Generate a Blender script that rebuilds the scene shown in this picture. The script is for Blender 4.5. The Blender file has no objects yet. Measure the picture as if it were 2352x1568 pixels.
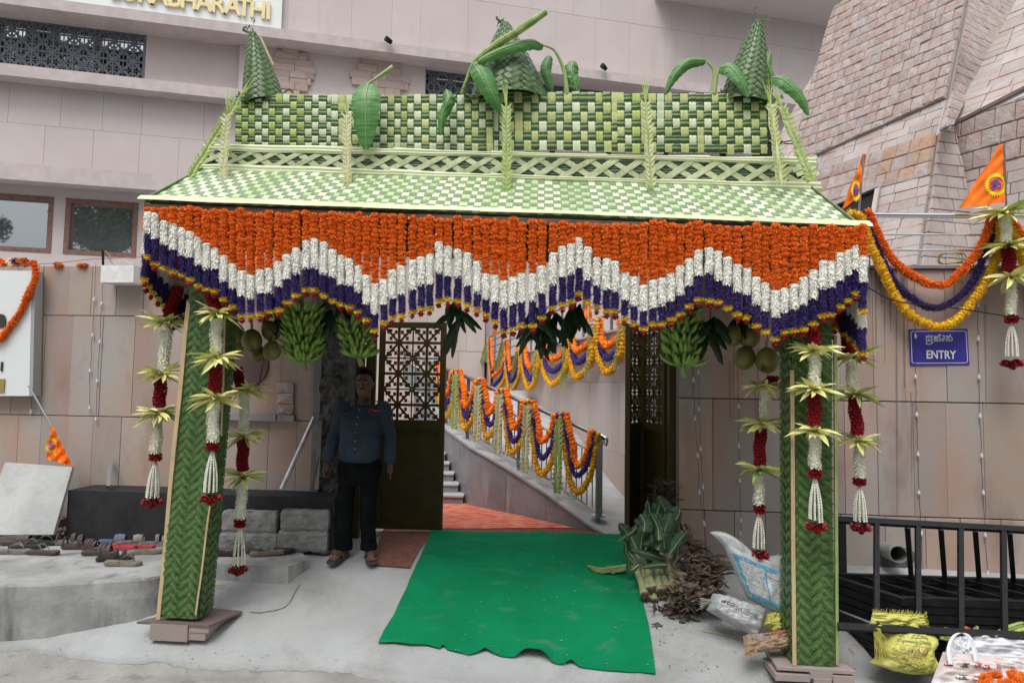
import bpy, math, random
import numpy as np
from mathutils import Vector, Matrix, noise as mnoise
from mathutils.bvhtree import BVHTree
random.seed(11)
rng = np.random.default_rng(11)
SC = bpy.context.scene
COL = SC.collection
R = math.radians
# ------------------------------------------------------------------ camera
FPX, CX, CY = 1568.0, 1176.0, 784.0            # focal length and centre in units of a 2352 px wide picture
PITCH, ROLL, EYE = R(3.7), 0.016, 1.55
fwd = Vector((0, math.cos(PITCH), math.sin(PITCH)))
up0 = Vector((0, -math.sin(PITCH), math.cos(PITCH)))
rt0 = Vector((1, 0, 0))
rt = rt0*math.cos(ROLL) + up0*math.sin(ROLL)
upv = -rt0*math.sin(ROLL) + up0*math.cos(ROLL)
camd = bpy.data.cameras.new('camera'); cam = bpy.data.objects.new('camera', camd); COL.objects.link(cam)
camd.sensor_width = 36; camd.lens = 36*FPX/2352.0
camd.clip_start = 0.05; camd.clip_end = 400
cam.matrix_world = Matrix(((rt.x, upv.x, -fwd.x, 0), (rt.y, upv.y, -fwd.y, 0), (rt.z, upv.z, -fwd.z, EYE), (0, 0, 0, 1)))
SC.camera = cam
CAM = Vector((0, 0, EYE))
# ------------------------------------------------------------------ light: bright overcast sky and a soft sun
SUN_EL, SUN_AZ = R(58), R(200)                 # sun behind the camera, a little to the left
world = bpy.data.worlds.new("World"); SC.world = world; world.use_nodes = True
wn = world.node_tree.nodes; wl = world.node_tree.links
wn.clear()
wo = wn.new('ShaderNodeOutputWorld'); bg = wn.new('ShaderNodeBackground')
sky = wn.new('ShaderNodeTexSky'); sky.sky_type = 'NISHITA'; sky.sun_disc = False
sky.sun_elevation = SUN_EL; sky.sun_rotation = SUN_AZ; sky.air_density = 1.0; sky.dust_density = 4.0; sky.ozone_density = 1.0
hsv = wn.new('ShaderNodeHueSaturation'); hsv.inputs['Saturation'].default_value = 0.3; hsv.inputs['Value'].default_value = 1.0
wtc = wn.new('ShaderNodeTexCoord'); wno = wn.new('ShaderNodeTexNoise'); wno.inputs['Scale'].default_value = 2.2; wno.inputs['Detail'].default_value = 6
wra = wn.new('ShaderNodeValToRGB'); wra.color_ramp.elements[0].position = .36; wra.color_ramp.elements[1].position = .66
wmx = wn.new('ShaderNodeMix'); wmx.data_type = 'RGBA'
wmx.inputs['B'].default_value = (7.9, 7.95, 8.05, 1)   # cloud cover
wl.new(wtc.outputs['Generated'], wno.inputs['Vector']); wl.new(wno.outputs['Fac'], wra.inputs['Fac'])
wl.new(sky.outputs['Color'], hsv.inputs['Color']); wl.new(hsv.outputs['Color'], wmx.inputs['A'])
wl.new(wra.outputs['Color'], wmx.inputs['Factor'])
sx = wn.new('ShaderNodeSeparateXYZ'); wl.new(wtc.outputs['Generated'], sx.inputs[0])     # overcast: the zenith is about three times the horizon
wm = wn.new('ShaderNodeMapRange'); wm.inputs['From Min'].default_value = 0; wm.inputs['From Max'].default_value = 1; wm.inputs['To Min'].default_value = .26; wm.inputs['To Max'].default_value = 1.65
wl.new(sx.outputs['Z'], wm.inputs['Value'])
wv = wn.new('ShaderNodeVectorMath'); wv.operation = 'SCALE'; wl.new(wmx.outputs['Result'], wv.inputs[0]); wl.new(wm.outputs['Result'], wv.inputs['Scale'])
wl.new(wv.outputs['Vector'], bg.inputs['Color']); bg.inputs['Strength'].default_value = 0.12
wl.new(bg.outputs['Background'], wo.inputs['Surface'])
sund = bpy.data.lights.new('sun', 'SUN'); sund.energy = 1.1; sund.angle = R(25); sund.color = (1.0, .97, .92)
sun = bpy.data.objects.new('sun', sund); COL.objects.link(sun)
sun_dir = Vector((math.sin(SUN_AZ)*math.cos(SUN_EL), math.cos(SUN_AZ)*math.cos(SUN_EL), math.sin(SUN_EL)))
sun.rotation_euler = sun_dir.to_track_quat('Z', 'Y').to_euler()
vs = SC.view_settings; vs.view_transform = 'Standard'; vs.look = 'None'; vs.exposure = 0.62; vs.gamma = 1.0; vs.use_curve_mapping = False
SC.cycles.max_bounces = 8; SC.cycles.diffuse_bounces = 4; SC.cycles.transparent_max_bounces = 8
SC.cycles.use_denoising = True

# ------------------------------------------------------------------ materials (procedural)
MATS = {}
def M(name, c, rough=.7, c2=None, scale=4., lo=.4, hi=.6, rnd=0., hue=0., bump=0., bscale=60., stretch=(1, 1, 1),
      spec=.5, metal=0., detail=5., c3=None, s3=12., lo3=.6, hi3=.68, st3=(1, 1, 1), trans=0., alpha=1., emit=None, sub=0., aniso=None):
    m = bpy.data.materials.new(name); m.use_nodes = True
    nt = m.node_tree; N = nt.nodes; L = nt.links
    b = N['Principled BSDF']
    b.inputs['Roughness'].default_value = rough; b.inputs['Metallic'].default_value = metal
    b.inputs['Specular IOR Level'].default_value = spec
    col4 = (*c, 1)
    tc = N.new('ShaderNodeTexCoord')
    def noise(sc, st, det, dist=0.):
        mp = N.new('ShaderNodeMapping'); mp.inputs['Scale'].default_value = st
        L.new(tc.outputs['Object'], mp.inputs['Vector'])
        n = N.new('ShaderNodeTexNoise'); n.inputs['Scale'].default_value = sc; n.inputs['Detail'].default_value = det
        n.inputs['Roughness'].default_value = .6; n.inputs['Distortion'].default_value = dist
        L.new(mp.outputs['Vector'], n.inputs['Vector'])
        return n.outputs['Fac']
    cur = None
    def ramp(fac, a, z):
        r = N.new('ShaderNodeMapRange'); r.inputs['From Min'].default_value = a; r.inputs['From Max'].default_value = z
        L.new(fac, r.inputs['Value']); return r.outputs['Result']
    if c2 is not None:
        mx = N.new('ShaderNodeMix'); mx.data_type = 'RGBA'
        mx.inputs['A'].default_value = col4; mx.inputs['B'].default_value = (*c2, 1)
        L.new(ramp(noise(scale, stretch, detail), lo, hi), mx.inputs['Factor']); cur = mx.outputs['Result']
    if c3 is not None:
        mx = N.new('ShaderNodeMix'); mx.data_type = 'RGBA'
        if cur: L.new(cur, mx.inputs['A'])
        else: mx.inputs['A'].default_value = col4
        mx.inputs['B'].default_value = (*c3, 1)
        L.new(ramp(noise(s3, st3, 8, .3), lo3, hi3), mx.inputs['Factor']); cur = mx.outputs['Result']
    if rnd or hue:
        g = N.new('ShaderNodeNewGeometry'); oi = N.new('ShaderNodeObjectInfo')
        ad = N.new('ShaderNodeMath'); ad.operation = 'ADD'; L.new(g.outputs['Random Per Island'], ad.inputs[0]); L.new(oi.outputs['Random'], ad.inputs[1])
        fr = N.new('ShaderNodeMath'); fr.operation = 'FRACT'; L.new(ad.outputs[0], fr.inputs[0])
        h = N.new('ShaderNodeHueSaturation')
        if cur: L.new(cur, h.inputs['Color'])
        else: h.inputs['Color'].default_value = col4
        mr = N.new('ShaderNodeMapRange'); mr.inputs['To Min'].default_value = 1-rnd; mr.inputs['To Max'].default_value = 1+rnd
        L.new(fr.outputs[0], mr.inputs['Value']); L.new(mr.outputs['Result'], h.inputs['Value'])
        if hue:
            m7 = N.new('ShaderNodeMath'); m7.operation = 'MULTIPLY'; m7.inputs[1].default_value = 7.31; L.new(fr.outputs[0], m7.inputs[0])
            f7 = N.new('ShaderNodeMath'); f7.operation = 'FRACT'; L.new(m7.outputs[0], f7.inputs[0])
            mh = N.new('ShaderNodeMapRange'); mh.inputs['To Min'].default_value = .5-hue; mh.inputs['To Max'].default_value = .5+hue
            L.new(f7.outputs[0], mh.inputs['Value']); L.new(mh.outputs['Result'], h.inputs['Hue'])
        cur = h.outputs['Color']
    if cur: L.new(cur, b.inputs['Base Color'])
    else: b.inputs['Base Color'].default_value = col4
    if bump:
        bp = N.new('ShaderNodeBump'); bp.inputs['Strength'].default_value = 1.0; bp.inputs['Distance'].default_value = bump
        L.new(noise(bscale, stretch, 6), bp.inputs['Height']); L.new(bp.outputs['Normal'], b.inputs['Normal'])
    if trans: b.inputs['Transmission Weight'].default_value = trans
    if alpha < 1: b.inputs['Alpha'].default_value = alpha
    if sub:
        b.inputs['Subsurface Weight'].default_value = sub; b.inputs['Subsurface Radius'].default_value = (.01, .01, .005)
    if emit: b.inputs['Emission Color'].default_value = (*emit[0], 1); b.inputs['Emission Strength'].default_value = emit[1]
    MATS[name] = m
    return m

# ------------------------------------------------------------------ geometry collector
class Geo:
    def __init__(s): s.v = []; s.f = {3: [], 4: []}; s.fm = {3: [], 4: []}; s.poly = []; s.n = 0
    def add(s, V, F, m=0):
        V = np.asarray(V, float).reshape(-1, 3)
        if len(F):
            if not isinstance(F, np.ndarray):
                k3 = [f for f in F if len(f) == 3]; k4 = [f for f in F if len(f) == 4]; kn = [f for f in F if len(f) > 4]
                for f in kn: s.poly.append(([i+s.n for i in f], m))
                for k, fs in ((3, k3), (4, k4)):
                    if fs: s.f[k].append(np.array(fs)+s.n); s.fm[k].append(np.full(len(fs), m))
            else:
                k = F.shape[1]; s.f[k].append(F+s.n); s.fm[k].append(np.full(len(F), m))
        s.v.append(V); s.n += len(V)
        return s
    def many(s, V, F, Ms, m=0):
        V = np.asarray(V, float); F = np.asarray(F); Ms = np.asarray(Ms)
        n = len(Ms)
        if n == 0: return s
        W = np.einsum('nij,vj->nvi', Ms[:, :3, :3], V)+Ms[:, None, :3, 3]
        off = (np.arange(n)*len(V))[:, None, None]
        return s.add(W.reshape(-1, 3), (F[None]+off).reshape(-1, F.shape[1]), m)
    def box(s, c, d, m=0, rot=None, bev=0):
        x, y, z = d[0]/2, d[1]/2, d[2]/2
        V = np.array([(-x, -y, -z), (x, -y, -z), (x, y, -z), (-x, y, -z), (-x, -y, z), (x, -y, z), (x, y, z), (-x, y, z)])
        if rot is not None: V = V @ np.array(rot).T
        return s.add(V+np.array(c), BOXF, m)
    def bar(s, p, q, w, h=None, m=0, up=(0, 0, 1)):
        p = Vector(p); q = Vector(q); h = h or w
        t = (q-p).normalized(); u = Vector(up)
        if abs(t.dot(u)) > .98: u = Vector((1, 0, 0))
        a = t.cross(u).normalized(); b = a.cross(t).normalized()
        V = [p+a*sx*w/2+b*sy*h/2 for sx, sy in ((-1, -1), (1, -1), (1, 1), (-1, 1))]+[q+a*sx*w/2+b*sy*h/2 for sx, sy in ((-1, -1), (1, -1), (1, 1), (-1, 1))]
        return s.add([tuple(v) for v in V], BOXF, m)
    def tube(s, pts, r, n=8, m=0, caps=True):
        pts = [Vector(p) for p in pts]; rs = r if hasattr(r, '__len__') else [r]*len(pts)
        V = []; k = len(pts); prev = None
        for i, p in enumerate(pts):
            t = (pts[min(i+1, k-1)]-pts[max(i-1, 0)]).normalized()
            if prev is None:
                a = t.orthogonal().normalized()
            else:
                a = (prev-t*prev.dot(t))
                a = a.normalized() if a.length > 1e-6 else t.orthogonal().normalized()
            prev = a; b = t.cross(a)
            for j in range(n):
                an = 2*math.pi*j/n
                V.append(p+(a*math.cos(an)+b*math.sin(an))*rs[i])
        F = [(i*n+j, i*n+(j+1) % n, (i+1)*n+(j+1) % n, (i+1)*n+j) for i in range(k-1) for j in range(n)]
        if caps:
            F = [tuple(f) for f in F]; F.append(tuple(range(n-1, -1, -1))); F.append(tuple((k-1)*n+j for j in range(n)))
        return s.add([tuple(v) for v in V], F, m)
    def lathe(s, prof, n=12, m=0, c=(0, 0, 0), scale=(1, 1, 1)):
        V = []; k = len(prof)
        for r_, z in prof:
            for j in range(n):
                an = 2*math.pi*j/n; V.append((c[0]+r_*math.cos(an)*scale[0], c[1]+r_*math.sin(an)*scale[1], c[2]+z*scale[2]))
        F = [(i*n+j, i*n+(j+1) % n, (i+1)*n+(j+1) % n, (i+1)*n+j) for i in range(k-1) for j in range(n)]
        return s.add(V, F, m)
    def grid(s, P, m=0, closeu=False):
        P = np.asarray(P, float); a, b = P.shape[:2]
        F = [(i*b+j, (i+1)*b+j, (i+1)*b+j+1, i*b+j+1) for i in range(a-1) for j in range(b-1)]
        return s.add(P.reshape(-1, 3), F, m)
    def mesh(s, name, smooth=False):
        me = bpy.data.meshes.new(name)
        V = np.concatenate(s.v) if s.v else np.zeros((0, 3))
        tri = np.concatenate(s.f[3]) if s.f[3] else np.zeros((0, 3), int)
        qd = np.concatenate(s.f[4]) if s.f[4] else np.zeros((0, 4), int)
        mi = np.concatenate([*(s.fm[3] or [np.zeros(0, int)]), *(s.fm[4] or [np.zeros(0, int)])])
        loops = np.concatenate([tri.ravel(), qd.ravel()]+[np.array(p) for p, _ in s.poly]).astype(np.int32)
        tot = np.concatenate([np.full(len(tri), 3), np.full(len(qd), 4), np.array([len(p) for p, _ in s.poly], int)]).astype(np.int32)
        mi = np.concatenate([mi, np.array([m for _, m in s.poly], int)]).astype(np.int32)
        st = np.concatenate([[0], np.cumsum(tot)[:-1]]).astype(np.int32) if len(tot) else np.zeros(0, np.int32)
        me.vertices.add(len(V)); me.vertices.foreach_set('co', V.astype(np.float32).ravel())
        me.loops.add(len(loops)); me.loops.foreach_set('vertex_index', loops)
        me.polygons.add(len(tot)); me.polygons.foreach_set('loop_start', st); me.polygons.foreach_set('loop_total', tot)
        me.polygons.foreach_set('material_index', mi)
        me.polygons.foreach_set('use_smooth', np.full(len(tot), bool(smooth)))
        me.update(calc_edges=True); me.validate()
        return me
BOXF = np.array([(0, 3, 2, 1), (4, 5, 6, 7), (0, 1, 5, 4), (1, 2, 6, 5), (2, 3, 7, 6), (3, 0, 4, 7)])

# ------------------------------------------------------------------ objects
WT = {}
def obj(name, g, mats, parent=None, smooth=False, local=False, loc=None):
    me = g.mesh(name, smooth) if isinstance(g, Geo) else g
    if mats is not None and not len(me.materials):
        for m in (mats if isinstance(mats, (list, tuple)) else [mats]): me.materials.append(m)
    o = bpy.data.objects.new(name, me); COL.objects.link(o)
    W = Matrix.Identity(4)
    if parent is not None:
        o.parent = parent
        if not local: o.matrix_parent_inverse = WT[parent.name].inverted()
        else: W = WT[parent.name].copy()
    if loc is not None:
        o.location = loc; W = W @ Matrix.Translation(loc)
    WT[o.name] = W
    return o
def tag(o, label, cat, group=None, kind=None):
    if label: o['label'] = label
    if cat: o['category'] = cat
    if group: o['group'] = group
    if kind: o['kind'] = kind
    return o
def thing(name, label, cat, loc=(0, 0, 0), rz=0., group=None, rot=None):
    o = bpy.data.objects.new(name, None); COL.objects.link(o); o.empty_display_size = .1
    o.location = loc; o.rotation_euler = rot if rot else (0, 0, rz)
    WT[o.name] = Matrix.Translation(Vector(loc)) @ o.rotation_euler.to_matrix().to_4x4()
    return tag(o, label, cat, group)
def copytree(o, parent=None, label=None, loc=None, rot=None, scale=None):
    kids = KIDS.get(o.name, [])
    c = o.copy(); COL.objects.link(c)
    if parent is not None: c.parent = parent
    if label: c['label'] = label
    if loc is not None: c.location = loc
    if rot is not None: c.rotation_euler = rot
    if scale is not None: c.scale = scale
    for k in [k for k in bpy.data.objects if k.parent == o] if o.name not in KIDS else kids:
        copytree(k, c)
    return c
KIDS = {}
def kids_freeze(o):
    ks = [k for k in bpy.data.objects if k.parent == o]; KIDS[o.name] = ks
    for k in ks: kids_freeze(k)
def struct(name, g, m, smooth=False, label=None):
    o = obj(name, g, m, smooth=smooth); o['kind'] = 'structure'
    if label: o['label'] = label
    return o

# ------------------------------------------------------------------ pixel rays on real planes
def ray(x, y): return (fwd + rt*((x-CX)/FPX) - upv*((y-CY)/FPX))
class PL:
    def __init__(s, O, h, up=(0, 0, 1)):
        s.O = Vector(O); s.h = Vector(h).normalized(); u = Vector(up); s.s = (u-s.h*u.dot(s.h)).normalized(); s.n = s.h.cross(s.s).normalized()
    def px(s, x, y, d=0.):
        r = ray(x, y); o = s.O+s.n*d
        return CAM + r*((o-CAM).dot(s.n)/r.dot(s.n))
    def ab(s, x, y, d=0.):
        p = s.px(x, y, d)-s.O; return (p.dot(s.h), p.dot(s.s))
    def pt(s, a, b, d=0.): return s.O+s.h*a+s.s*b+s.n*d
    def off(s, d): return PL(s.O+s.n*d, s.h, s.s)
ASL = -0.075
def ARCH(d): return PL((0, 5.03+d, 0), (1, ASL, 0))
def A(x, y, d=0.): return ARCH(d).px(x, y)
WALL = PL((0, 6.62, 0), (1, -.09, 0))
def Y(x, y, yy): return PL((0, yy, 0), (1, 0, 0)).px(x, y)
def gz(x, y):
    t = max(0., 6.6-y); z = .085*t+.14*t*t
    return -min(z, .5) if z < .5 else -.5
def G(x, y, dz=0.):
    r = ray(x, y); t = 3.0
    lo, hi = 2.0, 14.0
    for _ in range(40):
        mid = (lo+hi)/2; p = CAM+r*mid
        if p.z > gz(p.x, p.y)+dz: lo = mid
        else: hi = mid
    return CAM+r*lo
def pxm(Yd): return FPX/Yd       # pixels per metre at a depth
def clip(poly, clipper):
    out = list(poly); n = len(clipper)
    area = sum(clipper[i][0]*clipper[(i+1) % n][1]-clipper[(i+1) % n][0]*clipper[i][1] for i in range(n))
    sg = 1 if area > 0 else -1
    for i in range(n):
        ax, ay = clipper[i][:2]; bx, by = clipper[(i+1) % n][:2]
        inp = out; out = []
        if not inp: return []
        f = lambda p: sg*((bx-ax)*(p[1]-ay)-(by-ay)*(p[0]-ax))
        for k in range(len(inp)):
            P = inp[k]; Q = inp[(k+1) % len(inp)]; fp, fq = f(P), f(Q)
            if fp >= 0: out.append(P)
            if (fp >= 0) != (fq >= 0):
                t = fp/(fp-fq); out.append(tuple(P[j]+(Q[j]-P[j])*t for j in range(len(P))))
    return out
def area2(p): return abs(sum(p[i][0]*p[(i+1) % len(p)][1]-p[(i+1) % len(p)][0]*p[i][1] for i in range(len(p))))/2
def slab_geo(g, pl, poly, d0, th, bev, gap=0., bulge=0., tilt=0.):
    """one stone with its own edges: poly in plane coordinates, standing th proud of the plane"""
    n = len(poly); cx = sum(p[0] for p in poly)/n; cy = sum(p[1] for p in poly)/n
    if sum(poly[i][0]*poly[(i+1) % n][1]-poly[(i+1) % n][0]*poly[i][1] for i in range(n)) < 0: poly = poly[::-1]
    def ins(k, d, jit=0.):
        out = []
        for p in poly:
            dx, dy = p[0]-cx, p[1]-cy; L = math.hypot(dx, dy)+1e-9
            q = (p[0]-dx/L*k*1.2, p[1]-dy/L*k*1.2)
            out.append(tuple(pl.pt(q[0], q[1], d+(random.uniform(-jit, jit) if jit else 0)+tilt*(p[1]-cy))))
        return out
    V = ins(gap, d0)+ins(gap, d0+th-bev)+ins(gap+bev, d0+th, bulge*.4)+[tuple(pl.pt(cx, cy, d0+th+bulge*random.random()))]
    F = [(i, (i+1) % n, n+(i+1) % n, n+i) for i in range(n)]+[(n+i, n+(i+1) % n, 2*n+(i+1) % n, 2*n+i) for i in range(n)]
    F += [(2*n+i, 2*n+(i+1) % n, 3*n) for i in range(n)]
    g.add(V, F)
def tiles(pl, poly_px, rows, wlo, whi, name, mat, parent, th=.02, bev=.004, gap=.002, bulge=0., d=0., maxn=300, minarea=.0008, ab=False, tilt=0., stagger=True, vjit=0., key=None):
    poly = poly_px if ab else [pl.ab(*p) for p in poly_px]
    a0 = min(p[0] for p in poly); a1 = max(p[0] for p in poly)
    cells = []
    for k in range(len(rows)-1):
        b0, b1 = rows[k], rows[k+1]
        a = a0-random.uniform(0, whi)
        while a < a1:
            w = random.uniform(wlo, whi)
            c = clip(poly, [(a, b0), (a+w, b0), (a+w, b1), (a, b1)])
            if len(c) > 2 and area2(c) > minarea: cells.append(c)
            a += w
    cells.sort(key=lambda c: -area2(c))
    out = []
    rest = Geo(); nr = 0
    for i, c in enumerate(cells):
        if i < maxn:
            g = Geo(); slab_geo(g, pl, c, d+random.uniform(-1, 1)*vjit, th, bev, gap, bulge, tilt)
            out.append(obj(name, g, mat, parent))
        else: slab_geo(rest, pl, c, d+random.uniform(-1, 1)*vjit, th, bev, gap, bulge, tilt); nr += 1
    if nr:
        o = obj(name+'s_rest', rest, mat, parent); o.name = 'far_'+name+'s'; WT[o.name] = Matrix.Identity(4); o['kind'] = 'stuff'
    return out
def frange(a, b, st): return [a+i*st for i in range(int(math.ceil((b-a)/st))+1)]
def spline(pts, n=8):
    """Catmull-Rom through 3D points"""
    P = [Vector(p) for p in pts]; P = [P[0]*2-P[1]]+P+[P[-1]*2-P[-2]]
    out = []
    for i in range(1, len(P)-2):
        for k in range(n):
            t = k/n; a, b, c, d = P[i-1], P[i], P[i+1], P[i+2]
            out.append(0.5*((2*b)+(-a+c)*t+(2*a-5*b+4*c-d)*t*t+(-a+3*b-3*c+d)*t**3))
    out.append(P[-2]); return out
def resample(pts, step):
    out = [pts[0].copy()]; acc = 0.
    for i in range(len(pts)-1):
        a, b = pts[i], pts[i+1]; L = (b-a).length; t = step-acc
        while t <= L:
            out.append(a+(b-a)*(t/L)); t += step
        acc = L-(t-step)
    return out
def mats_from(p, z=None, s=(1, 1, 1), spin=0.):
    """4x4 with z axis along z"""
    z = Vector(z).normalized() if z is not None else Vector((0, 0, 1))
    x = z.orthogonal().normalized(); y = z.cross(x)
    c, sn = math.cos(spin), math.sin(spin); x2 = x*c+y*sn; y2 = -x*sn+y*c
    m = np.eye(4); m[:3, 0] = np.array(x2)*s[0]; m[:3, 1] = np.array(y2)*s[1]; m[:3, 2] = np.array(z)*s[2]; m[:3, 3] = np.array(p); return m
ONES = 'first second third fourth fifth sixth seventh eighth ninth tenth eleventh twelfth thirteenth fourteenth fifteenth sixteenth seventeenth eighteenth nineteenth'.split()
TENS = {2: 'twenty', 3: 'thirty', 4: 'forty', 5: 'fifty', 6: 'sixty', 7: 'seventy', 8: 'eighty', 9: 'ninety'}
def ordn(i):
    i += 1
    if i < 20: return ONES[i-1]
    t, u = divmod(i, 10)
    return TENS[t]+'-'+ONES[u-1] if u else TENS[t][:-1]+'ieth'
# ================================================================== MATERIALS
concrete = M('concrete', (.29, .30, .30), .9, c2=(.39, .405, .405), scale=1.3, lo=.3, hi=.7, bump=.007, bscale=55, detail=9, c3=(.225, .225, .22), s3=1.15, lo3=.48, hi3=.66)
concrete_old = M('concrete_old', (.25, .255, .25), .92, c2=(.36, .365, .36), scale=2.2, bump=.006, bscale=30, c3=(.14, .14, .14), s3=3.2, lo3=.54, hi3=.68, st3=(1, 1, .25))
concrete_rough = M('concrete_rough', (.085, .083, .083), .95, spec=.2, c2=(.15, .145, .14), scale=9, bump=.03, bscale=22)
roadm = M('road_dirt', (.235, .225, .21), .95, c2=(.34, .335, .32), scale=2.2, lo=.35, hi=.65, bump=.012, bscale=26, c3=(.16, .145, .13), s3=6, lo3=.58, hi3=.7)
plaster = M('pink_plaster', (.52, .455, .445), .85, c2=(.56, .50, .49), scale=.8, lo=.3, hi=.7, bump=.0015, bscale=60, rnd=.025, c3=(.44, .385, .37), s3=1.2, lo3=.6, hi3=.85, st3=(1, 1, .22))
plaster_pale = M('pink_ledge', (.53, .47, .46), .85, c2=(.47, .41, .395), scale=3, bump=.002, bscale=40)
stone_pink = M('pink_sandstone', (.41, .28, .22), .6, spec=.3, c2=(.37, .34, .32), scale=1.7, lo=.36, hi=.62, rnd=.10, hue=.012, bump=.0015, bscale=30, stretch=(1, 1, .45), c3=(.25, .155, .115), s3=2.6, lo3=.54, hi3=.8, st3=(1, 1, .35))
stone_inner = M('pink_stone_inner', (.46, .35, .31), .5, c2=(.46, .41, .39), scale=1.2, lo=.38, hi=.62, rnd=.07, stretch=(1, 1, .4))
pj = M('plaster_joint', (.40, .35, .34), .9)
joint = M('joint', (.20, .175, .165), .9)
tower_rough = M('rough_pink_stone', (.37, .27, .24), .9, c2=(.40, .345, .33), scale=5, rnd=.09, hue=.012, bump=.022, bscale=16, c3=(.20, .16, .15), s3=7, lo3=.62, hi3=.75)
tower_smooth = M('smooth_pink_stone', (.42, .33, .30), .7, c2=(.44, .395, .385), scale=4, rnd=.12, hue=.01, bump=.002, bscale=30)
tower_orange = M('orange_stained_stone', (.42, .25, .17), .9, c2=(.40, .30, .25), scale=5, rnd=.12, bump=.022, bscale=16)
deco_stone = M('pink_split_stone', (.50, .36, .31), .9, c2=(.47, .40, .38), scale=9, rnd=.12, bump=.02, bscale=22)
granite = M('grey_granite', (.21, .205, .22), .5, c2=(.29, .27, .29), scale=3, rnd=.06, bump=.001, bscale=80, c3=(.42, .41, .42), s3=9, lo3=.6, hi3=.8, st3=(1, 1, .15))
granite_dark = M('dark_granite', (.022, .022, .025), .7, spec=.2, c2=(.032, .032, .035), scale=6, bump=.001, bscale=70)
granite_lt = M('stair_marble', (.42, .42, .42), .5, c2=(.48, .48, .48), scale=4)
steel = M('stainless_steel', (.62, .63, .65), .18, metal=1.)
steel_dk = M('dull_steel', (.30, .31, .33), .35, metal=.9)
black_metal = M('black_painted_metal', (.008, .009, .011), .5, spec=.2, c2=(.014, .014, .015), scale=14, bump=.0006, bscale=60, c3=(.10, .055, .035), s3=14, lo3=.68, hi3=.74)
olive_metal = M('olive_brown_paint', (.068, .050, .012), .5, spec=.3, c2=(.056, .042, .011), scale=6, bump=.0006, bscale=50)
grille_grey = M('grille_grey_paint', (.115, .135, .16), .5)
red_frame = M('red_brown_frame', (.16, .075, .06), .6, c2=(.22, .12, .10), scale=12)
glass_refl = M('reflective_glass', (.50, .54, .56), .02, metal=.85)
glass_inner = M('window_glass', (.30, .33, .36), .05, metal=.6)
void = M('interior_shade', (.012, .011, .011), .9)  # near-black colour standing in for shade inside openings
white_board = M('white_board', (.72, .76, .76), .45)
gold_letter = M('gold_letter', (.80, .68, .38), .35)
black_letter = M('dark_green_letter', (.045, .05, .03), .4)
white_paint = M('white_paint', (.80, .80, .79), .6, c2=(.70, .70, .69), scale=12, bump=.003, bscale=30)
grey_slab = M('grey_stone_slab', (.42, .43, .43), .8, c2=(.52, .53, .53), scale=2.5, bump=.006, bscale=22, c3=(.30, .29, .27), s3=6, lo3=.6, hi3=.75)
red_carpet = M('red_carpet', (.55, .055, .035), .95, c2=(.70, .30, .18), scale=9, lo=.46, hi=.56, stretch=(.6, 6, 1), bump=.003, bscale=70, c3=(.75, .55, .42), s3=8, lo3=.58, hi3=.64, st3=(.7, 7, 1))
brown_mat = M('brown_coir_mat', (.20, .085, .06), .98, c2=(.14, .055, .04), scale=30, bump=.004, bscale=120, stretch=(1, .5, 1))
green_felt = M('green_felt', (.003, .165, .066), .97, spec=.1, c2=(.004, .195, .080), scale=2, bump=.003, bscale=120, c3=(.07, .20, .115), s3=3.4, lo3=.58, hi3=.85, st3=(1, 2.4, 1))

# ================================================================== GROUND
def ground():
    g = Geo(); xs = np.linspace(-40, 40, 81); ys = np.concatenate([np.linspace(-30, 4, 12)[:-1], np.linspace(4, 7, 31), np.linspace(8, 60, 14)])
    P = np.array([[(x, y, gz(x, y)-.03) for y in ys] for x in xs]); g.grid(P.transpose(1, 0, 2)[:, :, :])
    return struct('ground', g, roadm, smooth=True)
ground()
def pip(p, poly):
    c = False; n = len(poly); j = n-1
    for i in range(n):
        if (poly[i][1] > p[1]) != (poly[j][1] > p[1]) and p[0] < (poly[j][0]-poly[i][0])*(p[1]-poly[i][1])/(poly[j][1]-poly[i][1]+1e-12)+poly[i][0]: c = not c
        j = i
    return c
# concrete apron: strips across from its irregular front edge back into the courtyard
front = [(-60, 1484), (0, 1484), (73, 1487), (160, 1500), (249, 1510), (281, 1517), (345, 1513), (410, 1520), (454, 1528), (560, 1531), (660, 1528), (779, 1534), (838, 1547), (896, 1556), (980, 1562), (1100, 1575), (1300, 1600), (1600, 1625), (2000, 1650), (2500, 1680)]
fr = [G(*p) for p in front]
fx = [-30]+[p.x for p in fr]+[30]; fy = [fr[0].y]+[p.y for p in fr]+[fr[-1].y]
xs = np.concatenate([np.linspace(-30, -4, 10)[:-1], np.linspace(-4, 4, 220), np.linspace(4, 30, 10)[1:]])
P = []
for x in xs:
    y0 = np.interp(x, fx, fy)+.035*mnoise.noise(Vector((x*5, 0, 3)))+.015*mnoise.noise(Vector((x*21, 0, 3)))
    ys = [y0, y0+.012, y0+.05]+list(np.linspace(y0+.15, 6.9, 26))+[7.5, 10, 20, 40]
    P.append([(x, y, gz(x, y)+(-.028 if k == 0 else 0)+.004*mnoise.noise(Vector((x*1.5, y*1.5, 9)))) for k, y in enumerate(ys)])
g = Geo(); g.grid(np.array(P).transpose(1, 0, 2)); struct('concrete_apron', g, concrete, smooth=True)
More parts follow.
